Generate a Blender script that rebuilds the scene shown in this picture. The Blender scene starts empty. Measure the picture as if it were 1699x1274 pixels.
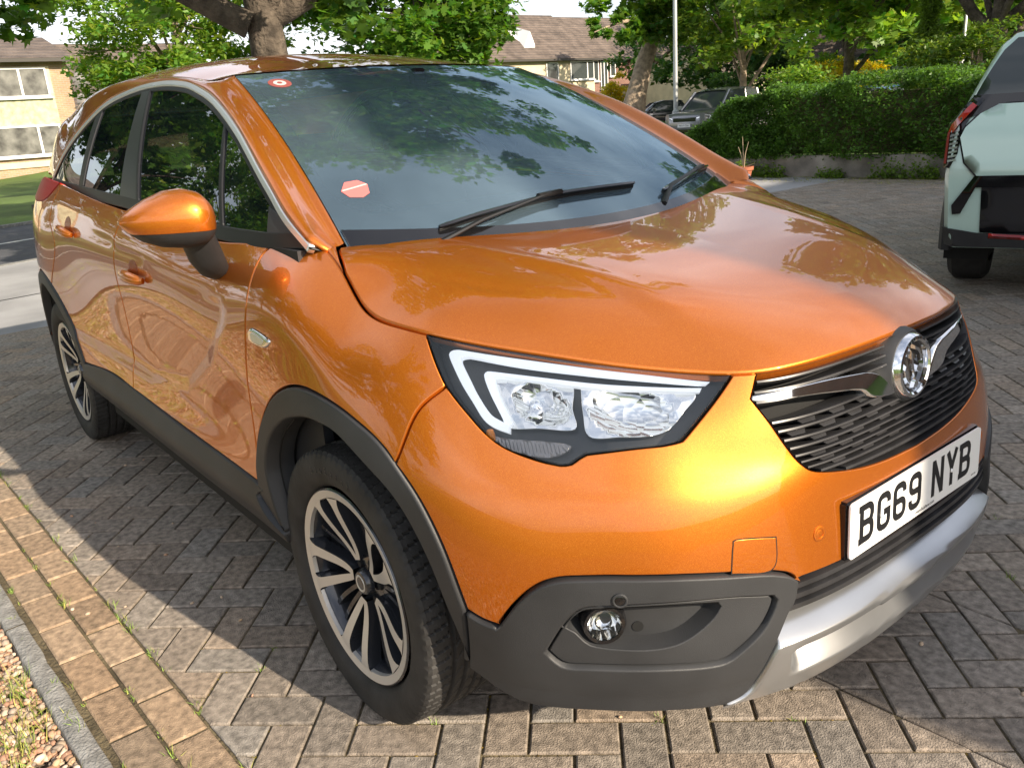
import bpy, bmesh, math, random
import numpy as np
from mathutils import Vector, Matrix
from mathutils.geometry import delaunay_2d_cdt
SC=bpy.context.scene;COL=SC.collection
rnd=random.Random(7);rng=np.random.default_rng(11)
# ---------------------------------------------------------------- camera
cam=bpy.data.cameras.new('camera');camo=bpy.data.objects.new('camera',cam);COL.objects.link(camo)
_yaw,_pit,_rol=math.radians(142.11),math.radians(-17.679),math.radians(-4.105)
_f=Vector((math.cos(_pit)*math.cos(_yaw),math.cos(_pit)*math.sin(_yaw),math.sin(_pit)))
_r=_f.cross(Vector((0,0,1))).normalized();_u=_r.cross(_f)
_R=_r*math.cos(_rol)+_u*math.sin(_rol);_U=-_r*math.sin(_rol)+_u*math.cos(_rol)
camo.matrix_world=Matrix(((_R.x,_U.x,-_f.x,1.550),(_R.y,_U.y,-_f.y,-1.554),(_R.z,_U.z,-_f.z,1.301),(0,0,0,1)))
cam.sensor_fit='HORIZONTAL';cam.sensor_width=36;cam.lens=36*1395.69/1699
cam.clip_start=.05;cam.clip_end=2000;SC.camera=camo
# ---------------------------------------------------------------- sky and sun
SUN_AZ=math.radians(9.5);SUN_EL=math.radians(27)
world=bpy.data.worlds.new('World');SC.world=world;world.use_nodes=True
nt=world.node_tree;nt.nodes.clear()
out=nt.nodes.new('ShaderNodeOutputWorld');bg=nt.nodes.new('ShaderNodeBackground');sky=nt.nodes.new('ShaderNodeTexSky')
sky.sky_type='NISHITA';sky.sun_disc=False;sky.sun_elevation=SUN_EL;sky.sun_rotation=math.pi/2-SUN_AZ
sky.air_density=1.0;sky.dust_density=1.6;sky.ozone_density=1.0
# thin broken cloud drawn over the clear sky
tc=nt.nodes.new('ShaderNodeTexCoord');mp=nt.nodes.new('ShaderNodeMapping');mp.inputs['Scale'].default_value=(1.2,1.2,2.4)
nz=nt.nodes.new('ShaderNodeTexNoise');nz.inputs['Scale'].default_value=1.7;nz.inputs['Detail'].default_value=6;nz.inputs['Roughness'].default_value=.55
rp=nt.nodes.new('ShaderNodeValToRGB');rp.color_ramp.elements[0].position=.40;rp.color_ramp.elements[1].position=.68
rp.color_ramp.elements[0].color=(.22,.22,.22,1);rp.color_ramp.elements[1].color=(.90,.90,.90,1)
mx=nt.nodes.new('ShaderNodeMixRGB');mx.inputs[2].default_value=(10.5,10.4,10.8,1)
L=nt.links.new
sz=nt.nodes.new('ShaderNodeSeparateXYZ');L(tc.outputs['Generated'],sz.inputs[0]);hm=nt.nodes.new('ShaderNodeMapRange')
hm.inputs['From Min'].default_value=.55;hm.inputs['From Max'].default_value=.95;hm.inputs['To Min'].default_value=1;hm.inputs['To Max'].default_value=.42;L(sz.outputs[2],hm.inputs[0])
cm=nt.nodes.new('ShaderNodeMath');cm.operation='MULTIPLY';L(rp.outputs[0],cm.inputs[0]);L(hm.outputs[0],cm.inputs[1])
L(tc.outputs['Generated'],mp.inputs[0]);L(mp.outputs[0],nz.inputs['Vector']);L(nz.outputs[0],rp.inputs[0]);L(cm.outputs[0],mx.inputs[0]);L(sky.outputs[0],mx.inputs[1])
L(mx.outputs[0],bg.inputs[0]);bg.inputs[1].default_value=.095;L(bg.outputs[0],out.inputs[0])
sun=bpy.data.lights.new('sun','SUN');sun.energy=5.0;sun.angle=math.radians(.55);sun.color=(1.0,.86,.68)
suno=bpy.data.objects.new('sun',sun);COL.objects.link(suno)
suno.rotation_euler=Vector((math.cos(SUN_EL)*math.cos(SUN_AZ),math.cos(SUN_EL)*math.sin(SUN_AZ),math.sin(SUN_EL))).to_track_quat('Z','Y').to_euler()
SC.view_settings.view_transform='Standard';SC.view_settings.look='None';SC.view_settings.exposure=.86;SC.view_settings.gamma=1
# ---------------------------------------------------------------- bookkeeping helpers
def tag(o,label=None,cat=None,group=None,kind=None):
    if label: o['label']=label
    if cat: o['category']=cat
    if group: o['group']=group
    if kind: o['kind']=kind
    return o
def thing(name,label,cat,loc=(0,0,0),rz=0,group=None):
    o=bpy.data.objects.new(name,None);COL.objects.link(o);o.location=loc;o.rotation_euler=(0,0,rz);o.empty_display_size=.1
    return tag(o,label,cat,group)
# ---------------------------------------------------------------- materials
def mat(name,col=(.5,.5,.5),rough=.5,metal=0,coat=0,coatr=.03,spec=.5,noise=None,bump=None,trans=0,ior=1.45,emit=None,attr=None,sheen=0):
    m=bpy.data.materials.new(name);m.use_nodes=True;t=m.node_tree;b=t.nodes['Principled BSDF']
    b.inputs['Base Color'].default_value=(*col,1);b.inputs['Roughness'].default_value=rough;b.inputs['Metallic'].default_value=metal
    b.inputs['Coat Weight'].default_value=coat;b.inputs['Coat Roughness'].default_value=coatr;b.inputs['Specular IOR Level'].default_value=spec
    b.inputs['Transmission Weight'].default_value=trans;b.inputs['IOR'].default_value=ior
    l=t.links.new
    c=t.nodes.new('ShaderNodeTexCoord')
    src=None
    if noise:   # (scale, dark factor, light factor, detail)
        n=t.nodes.new('ShaderNodeTexNoise');n.inputs['Scale'].default_value=noise[0];n.inputs['Detail'].default_value=noise[3] if len(noise)>3 else 5
        l(c.outputs['Object'],n.inputs['Vector']);r=t.nodes.new('ShaderNodeMapRange')
        r.inputs['From Min'].default_value=.3;r.inputs['From Max'].default_value=.7;r.inputs['To Min'].default_value=noise[1];r.inputs['To Max'].default_value=noise[2]
        l(n.outputs[0],r.inputs[0]);mu=t.nodes.new('ShaderNodeVectorMath');mu.operation='SCALE';mu.inputs[0].default_value=col
        l(r.outputs[0],mu.inputs['Scale']);src=mu
    if attr:
        a=t.nodes.new('ShaderNodeAttribute');a.attribute_name=attr;q=t.nodes.new('ShaderNodeMixRGB');q.blend_type='MULTIPLY';q.inputs[0].default_value=1
        if src: l(src.outputs[0],q.inputs[1])
        else: q.inputs[1].default_value=(*col,1)
        l(a.outputs['Color'],q.inputs[2]);src=q
    if src: l(src.outputs[0],b.inputs['Base Color'])
    if bump:    # (scale, distance, detail)
        n=t.nodes.new('ShaderNodeTexNoise');n.inputs['Scale'].default_value=bump[0];n.inputs['Detail'].default_value=bump[2] if len(bump)>2 else 3
        l(c.outputs['Object'],n.inputs['Vector']);bp=t.nodes.new('ShaderNodeBump');bp.inputs['Distance'].default_value=bump[1];bp.inputs['Strength'].default_value=1
        l(n.outputs[0],bp.inputs['Height']);l(bp.outputs[0],b.inputs['Normal'])
    if emit: b.inputs['Emission Color'].default_value=(*emit[:3],1);b.inputs['Emission Strength'].default_value=emit[3]
    return m
def glass(name,tint,opac,refl=1.0,rough=0.0,dust_haze=.02,gcol=(1,1,1)):
    """thin pane: mirror reflection by Fresnel over a tinted see-through body, with a little dust and a painted bluish sky haze"""
    m=bpy.data.materials.new(name);m.use_nodes=True;t=m.node_tree;t.nodes.clear();l=t.links.new
    o=t.nodes.new('ShaderNodeOutputMaterial');tr=t.nodes.new('ShaderNodeBsdfTransparent');tr.inputs[0].default_value=(*tint,1)
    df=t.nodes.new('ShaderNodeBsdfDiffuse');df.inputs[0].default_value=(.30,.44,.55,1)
    n=t.nodes.new('ShaderNodeTexNoise');n.inputs['Scale'].default_value=3;n.inputs['Detail'].default_value=8
    c=t.nodes.new('ShaderNodeTexCoord');l(c.outputs['Object'],n.inputs['Vector'])
    mr=t.nodes.new('ShaderNodeMapRange');mr.inputs['To Min'].default_value=opac+dust_haze*.5;mr.inputs['To Max'].default_value=opac+dust_haze*1.5
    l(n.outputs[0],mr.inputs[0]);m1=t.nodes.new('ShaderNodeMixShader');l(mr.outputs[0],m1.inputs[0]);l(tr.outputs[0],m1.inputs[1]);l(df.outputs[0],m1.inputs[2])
    gl=t.nodes.new('ShaderNodeBsdfGlossy');gl.inputs[0].default_value=(*gcol,1);gl.inputs['Roughness'].default_value=rough
    fr=t.nodes.new('ShaderNodeFresnel');fr.inputs[0].default_value=1.52*refl;m2=t.nodes.new('ShaderNodeMixShader')
    l(fr.outputs[0],m2.inputs[0]);l(m1.outputs[0],m2.inputs[1]);l(gl.outputs[0],m2.inputs[2]);l(m2.outputs[0],o.inputs[0])
    return m
def carpaint(name,base,flake,coat=1.0,mtl=.72,rough=.36):
    m=mat(name,base,rough,mtl,coat,.012);t=m.node_tree;b=t.nodes['Principled BSDF'];l=t.links.new
    c=t.nodes.new('ShaderNodeTexCoord');v=t.nodes.new('ShaderNodeTexVoronoi');v.inputs['Scale'].default_value=2600
    l(c.outputs['Object'],v.inputs['Vector'])
    mx=t.nodes.new('ShaderNodeMixRGB');mx.inputs[1].default_value=(*base,1);mx.inputs[2].default_value=(*flake,1)
    sp=t.nodes.new('ShaderNodeSeparateColor');l(v.outputs['Color'],sp.inputs[0]);p=t.nodes.new('ShaderNodeMath');p.operation='POWER';p.inputs[1].default_value=6
    l(sp.outputs[0],p.inputs[0]);l(p.outputs[0],mx.inputs[0]);l(mx.outputs[0],b.inputs['Base Color'])
    n=t.nodes.new('ShaderNodeTexNoise');n.inputs['Scale'].default_value=900;l(c.outputs['Object'],n.inputs['Vector'])
    bp=t.nodes.new('ShaderNodeBump');bp.inputs['Distance'].default_value=.0003;bp.inputs['Strength'].default_value=.12;l(n.outputs[0],bp.inputs['Height']);l(bp.outputs[0],b.inputs['Normal'])
    b.inputs['Coat IOR'].default_value=1.55
    # faint waviness of the clear coat
    n2=t.nodes.new('ShaderNodeTexNoise');n2.inputs['Scale'].default_value=14;n2.inputs['Detail'].default_value=1;l(c.outputs['Object'],n2.inputs['Vector'])
    b2=t.nodes.new('ShaderNodeBump');b2.inputs['Distance'].default_value=.0002;b2.inputs['Strength'].default_value=.5;l(n2.outputs[0],b2.inputs['Height']);l(b2.outputs[0],b.inputs['Coat Normal'])
    return m
M={}
M['paint']=carpaint('orange_paint',(.56,.132,.005),(.95,.36,.04))
M['clad']=mat('black_plastic',(.028,.029,.031),.50,bump=(700,.0004),noise=(3.5,.70,1.45,8))
M['skidin']=mat('skid_insert',(.15,.155,.15),.4,.5)
M['gloss']=mat('gloss_black',(.008,.008,.009),.08,coat=.6)
M['grille']=mat('grille_plastic',(.028,.028,.030),.33,noise=(9,.7,1.7))
M['dark']=mat('liner_black',(.008,.008,.008),.8)
M['rubber']=mat('rubber_seal',(.012,.012,.013),.45)
M['silver']=mat('satin_silver',(.48,.49,.50),.28,.85,noise=(5,.9,1.08))
M['chrome']=mat('chrome',(.86,.87,.88),.06,1)
M['satin']=mat('satin_chrome',(.80,.81,.82),.34,.8)
M['bpillar']=mat('b_pillar_film',(.035,.037,.040),.35)
M['glass']=glass('side_glass',(.16,.19,.17),.0,1.35)
M['wglass']=glass('windscreen_glass',(.72,.84,.82),.04,1.45,dust_haze=.12,gcol=(.66,.88,1.0))  # strong blue haze and tinted gloss paint sky reflection into the pane
M['cglass']=glass('lamp_glass',(.95,.96,.97),.0,.97,dust_haze=.015)
M['frit']=mat('frit_black',(.006,.007,.009),.05,spec=.6)
M['lampdark']=mat('lamp_bezel',(.020,.021,.023),.28)
M['drl']=mat('light_guide',(.86,.88,.92),.25,spec=.6,emit=(.9,.95,1.0,.30))
M['bowl']=mat('reflector',(.82,.82,.80),.10,1)
_t=M['bowl'].node_tree;_v=_t.nodes.new('ShaderNodeTexVoronoi');_v.inputs['Scale'].default_value=34;_c=_t.nodes.new('ShaderNodeTexCoord');_t.links.new(_c.outputs['Object'],_v.inputs['Vector'])
_b=_t.nodes.new('ShaderNodeBump');_b.inputs['Distance'].default_value=.004;_t.links.new(_v.outputs['Distance'],_b.inputs['Height']);_t.links.new(_b.outputs[0],_t.nodes['Principled BSDF'].inputs['Normal'])
M['amber']=mat('indicator_ribs',(.30,.28,.27),.25,.5)
M['orangebulb']=mat('amber_bulb',(.9,.28,.02),.3)
M['red']=mat('tail_red',(.30,.010,.008),.40,spec=.15)
M['redlit']=mat('lamp_red',(.50,.02,.015),.12,coat=1)
M['plate']=mat('plate_white',(.80,.80,.78),.32)
M['black']=mat('plate_black',(.012,.012,.013),.35)
M['seat']=mat('seat_fabric',(.030,.032,.036),.8)
M['dash']=mat('dash_plastic',(.020,.021,.024),.55)
M['tyre']=mat('tyre_rubber',(.022,.021,.020),.72,noise=(14,.7,1.7),bump=(160,.0008))
M['rimdark']=mat('rim_dark_paint',(.035,.038,.045),.20,.4,coat=.6)
M['rimcut']=mat('rim_machined',(.62,.60,.56),.38,.55)
M['sticker']=mat('sticker_pink',(.62,.16,.15),.5)
M['stickw']=mat('sticker_white',(.50,.47,.45),.5)
M['stickr']=mat('sticker_red',(.27,.07,.06),.5)
M['brake']=mat('brake_iron',(.26,.23,.21),.40,.5)
M['mirror']=mat('mirror_glass',(.9,.9,.9),.02,1)
# ---------------------------------------------------------------- car body surfaces (metres; x forward, y to the car's left)
import numpy as np
def _spl(xk):
    """natural cubic spline operator: returns function(values[k,...], x[]) evaluating the interpolant"""
    xk=np.asarray(xk,float);n=len(xk);h=np.diff(xk)
    A=np.zeros((n,n));B=np.zeros((n,n));A[0,0]=A[-1,-1]=1
    for i in range(1,n-1):
        A[i,i-1]=h[i-1];A[i,i]=2*(h[i-1]+h[i]);A[i,i+1]=h[i]
        B[i,i-1]=6/h[i-1];B[i,i]=-6/h[i-1]-6/h[i];B[i,i+1]=6/h[i]
    M=np.linalg.solve(A,B)
    def w(x):
        x=np.clip(np.asarray(x,float),xk[0],xk[-1]);i=np.clip(np.searchsorted(xk,x)-1,0,n-2)
        hh=h[i];a=(xk[i+1]-x)/hh;b=(x-xk[i])/hh
        W=np.zeros((len(x),n));r=np.arange(len(x))
        W[r,i]+=a;W[r,i+1]+=b
        W+=((a**3-a)*hh**2/6)[:,None]*M[i]+((b**3-b)*hh**2/6)[:,None]*M[i+1]
        return W
    return w
# perimeter surface: stations from front centre (u=0) round the right side to rear centre; rows bottom to top
VK=[.17,.27,.37,.46,.55,.65,.75,.85,.95,1.05]
ST=[ # ztop, [(x,|y|) per row]
 (.856,[(.775,0),(.822,0),(.848,0),(.846,0),(.840,0),(.830,0),(.818,0),(.808,0),(.800,0),(.790,0)]),
 (.853,[(.770,.2),(.817,.2),(.843,.2),(.841,.2),(.835,.2),(.824,.2),(.812,.2),(.801,.2),(.790,.2),(.776,.2)]),
 (.848,[(.745,.36),(.792,.36),(.817,.37),(.816,.37),(.810,.37),(.798,.365),(.782,.36),(.765,.36),(.748,.36),(.728,.36)]),
 (.852,[(.695,.49),(.745,.495),(.770,.50),(.768,.50),(.762,.50),(.745,.49),(.722,.48),(.698,.475),(.672,.465),(.645,.452)]),
 (.868,[(.625,.585),(.685,.595),(.712,.60),(.710,.60),(.703,.60),(.682,.592),(.655,.582),(.622,.572),(.585,.558),(.548,.540)]),
 (.888,[(.535,.665),(.598,.680),(.628,.688),(.626,.690),(.618,.690),(.595,.682),(.565,.672),(.528,.658),(.488,.642),(.445,.620)]),
 (.905,[(.445,.725),(.505,.745),(.538,.757),(.536,.762),(.530,.764),(.508,.756),(.478,.744),(.440,.728),(.398,.710),(.355,.682)]),
 (.921,[(.360,.765),(.410,.790),(.440,.805),(.440,.812),(.436,.816),(.418,.812),(.390,.802),(.352,.786),(.312,.764),(.270,.730)]),
 (.932,[(.26,.785),(.30,.815),(.32,.835),(.322,.845),(.320,.850),(.308,.850),(.285,.842),(.252,.828),(.215,.805),(.18,.755)]),
 (.958,[(.10,.79),(.12,.83),(.13,.855),(.13,.866),(.13,.872),(.125,.875),(.115,.870),(.10,.857),(.08,.828),(.06,.762)]),
 (1.064,[(-.13,.79),(-.13,.835),(-.13,.86),(-.13,.868),(-.13,.872),(-.13,.874),(-.13,.872),(-.13,.866),(-.13,.848),(-.13,.738)]),
 (1.060,[(-.42,.79),(-.42,.83),(-.42,.855),(-.42,.862),(-.42,.860),(-.42,.860),(-.42,.865),(-.42,.868),(-.42,.850),(-.42,.796)]),
 (1.075,[(-.85,.79),(-.85,.83),(-.85,.855),(-.85,.858),(-.85,.848),(-.85,.846),(-.85,.855),(-.85,.868),(-.85,.858),(-.85,.802)]),
 (1.100,[(-1.35,.79),(-1.35,.83),(-1.35,.855),(-1.35,.856),(-1.35,.842),(-1.35,.840),(-1.35,.852),(-1.35,.868),(-1.35,.862),(-1.35,.806)]),
 (1.130,[(-1.80,.79),(-1.80,.83),(-1.80,.855),(-1.80,.860),(-1.80,.852),(-1.80,.852),(-1.80,.862),(-1.80,.872),(-1.80,.862),(-1.80,.802)]),
 (1.160,[(-2.20,0.790),(-2.20,0.830),(-2.20,0.858),(-2.20,0.868),(-2.20,0.870),(-2.20,0.874),(-2.20,0.876),(-2.20,0.874),(-2.20,0.855),(-2.20,0.788)]),
 (1.180,[(-2.60,0.790),(-2.60,0.830),(-2.60,0.860),(-2.60,0.870),(-2.60,0.876),(-2.60,0.878),(-2.60,0.876),(-2.60,0.870),(-2.60,0.844),(-2.60,0.768)]),
 (1.180,[(-2.95,0.760),(-2.95,0.800),(-2.95,0.832),(-2.95,0.840),(-2.95,0.841),(-2.95,0.838),(-2.95,0.826),(-2.95,0.808),(-2.95,0.782),(-2.92,0.720)]),
 (1.170,[(-3.15,0.660),(-3.19,0.700),(-3.20,0.750),(-3.20,0.760),(-3.20,0.761),(-3.19,0.760),(-3.18,0.748),(-3.16,0.730),(-3.14,0.705),(-3.10,0.665)]),
 (1.160,[(-3.22,.50),(-3.29,.55),(-3.32,.60),(-3.33,.61),(-3.33,.615),(-3.31,.62),(-3.28,.62),(-3.25,.615),(-3.23,.60),(-3.21,.57)]),
 (1.150,[(-3.24,.28),(-3.32,.30),(-3.36,.33),(-3.37,.33),(-3.37,.33),(-3.34,.33),(-3.31,.33),(-3.29,.33),(-3.27,.33),(-3.26,.31)]),
 (1.150,[(-3.24,0),(-3.33,0),(-3.36,0),(-3.375,0),(-3.37,0),(-3.34,0),(-3.31,0),(-3.29,0),(-3.28,0),(-3.27,0)]),
]
ST=[(zt,[np.array(p) for p in rw]) for zt,rw in ST]
_u=[0.0]
for a,b in zip(ST,ST[1:]): _u.append(_u[-1]+float(np.linalg.norm(a[1][4]-b[1][4])))
UK=np.array(_u);UMAX=_u[-1]
_G=np.zeros((len(ST),len(VK),3))
for i,(zt,rw) in enumerate(ST):
    for j,p in enumerate(rw):
        z=VK[j] if j<=5 else .65+(zt-.65)*(VK[j]-.65)/.40
        _G[i,j]=(p[0],-p[1],z)
# mirrored knots make the front and rear centre smooth
_GF=np.concatenate([_G[1:5][::-1]*[1,-1,1],_G,_G[-4:-1][::-1]*[1,-1,1]])
_UF=np.concatenate([-UK[1:5][::-1],UK,2*UMAX-UK[-4:-1][::-1]])
_su=_spl(_UF);_sv=_spl(VK)
def _sst(t):
    t=np.clip(t,0,1);return t*t*(3-2*t)
def Psurf(uv):
    """u>0 right side (y<0), u<0 the left side mirrored"""
    uv=np.atleast_2d(uv);s=np.where(uv[:,0]<0,-1.0,1.0)
    A=_su(np.abs(uv[:,0]));B=_sv(uv[:,1])
    P=np.einsum('ni,nj,ijk->nk',A,B,_GF)
    x,z=P[:,0],P[:,2]                        # sculpted hollow along the doors
    zs=np.interp(x,[-2.2,-1.3,-.9,-.65,-.5,-.42],[.54,.525,.59,.71,.81,.88]);zc=np.interp(x,[-2.2,-1.7,-1.3,-.83,-.5,-.4],[1.09,1.06,1.01,.975,.94,.90])
    f=_sst((-.40-x)/.09)*_sst((x+2.5)/.3)*_sst((z-zs)/.06)*_sst((zc-z)/.035)
    P[:,1]+=.008*f;P[:,1]*=s
    return P
# side glass surface (x,z)
def _lin(x,xs,ys): return np.interp(x,xs,ys)
_gb=_spl([-3.4,-3.0,-2.6,-2.2,-1.6,-1.0,-.5,-.1,.3])
_gy=np.array([.62,.715,.765,.785,.804,.804,.795,.765,.735])
def Gsurf(xz):
    xz=np.atleast_2d(xz);s=np.where(xz[:,1]<0,-1.0,1.0);z=np.abs(xz[:,1])
    d=z-1.07
    y=_gb(xz[:,0])@_gy-.36*d-.42*d*np.abs(d)
    return np.stack([xz[:,0],-y*s,z],1)
# windscreen (s across -1..1 car left..right => y=-s*..., t 0 bottom..1 top)
def Wsurf(st):
    st=np.atleast_2d(st);s,t=st[:,0],st[:,1]
    B=np.stack([.025-.178*s**2,-.676*s,1.043+.020*s**2],1)
    T=np.stack([-.875-.088*s**2,-.535*s,1.474-.010*s**2],1)
    P=B*(1-t)[:,None]+T*t[:,None]
    b=.035*4*t*(1-t)*(1-.25*s**2)
    P[:,0]+=b*.45;P[:,2]+=b*.85
    return P
_rz=_spl([-3.25,-3.0,-2.6,-2.2,-1.8,-1.5,-1.2,-1.0,-.80])
_rv=np.array([1.462,1.512,1.562,1.584,1.583,1.567,1.534,1.502,1.458])
def Rsurf(xy):
    xy=np.atleast_2d(xy);y=xy[:,1]
    return np.stack([xy[:,0],y,_rz(xy[:,0])@_rv-.040*(y/.53)**2-.018*(y/.53)**4],1)
# hood height field
_hx=_spl([-.25,0,.2,.4,.55,.68,.76,.83])
_hy=_spl([0,.2,.4,.55,.65,.72,.80])
_hz=np.array([
 [1.078,1.076,1.073,1.068,1.061,1.055,1.045],
 [1.037,1.038,1.041,1.040,1.031,1.014,.968],
 [1.012,1.014,1.016,1.008,.982,.948,.895],
 [.984,.986,.982,.950,.897,.850,.78],
 [.953,.952,.934,.868,.80,.74,.66],
 [.915,.908,.864,.78,.70,.64,.56],
 [.873,.864,.806,.71,.63,.57,.50],
 [.820,.808,.74,.64,.55,.49,.42]])
def Hsurf(xy):
    xy=np.atleast_2d(xy);x=xy[:,0];y=np.abs(xy[:,1])
    z=np.einsum('ni,nj,ij->n',_hx(x),_hy(y),_hz)
    yc=.40+.12*_sst((.55-x)/.7)        # raised centre with a soft crease each side
    k=_sst((y-yc+.028)/.056)
    f=_sst((.74-x)/.45)*_sst((x+.05)/.35)
    z=z-.0075*k*f+.0022*f*np.exp(-((y-yc+.03)/.022)**2)
    return np.stack([x,xy[:,1],z],1)
def surf_normal(S,p,e=2e-3,out=None):
    p=np.atleast_2d(p)
    a=S(p+[e,0])-S(p-[e,0]);b=S(p+[0,e])-S(p-[0,e])
    n=np.cross(a,b);n/=np.linalg.norm(n,axis=1)[:,None]+1e-12
    return n
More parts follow.
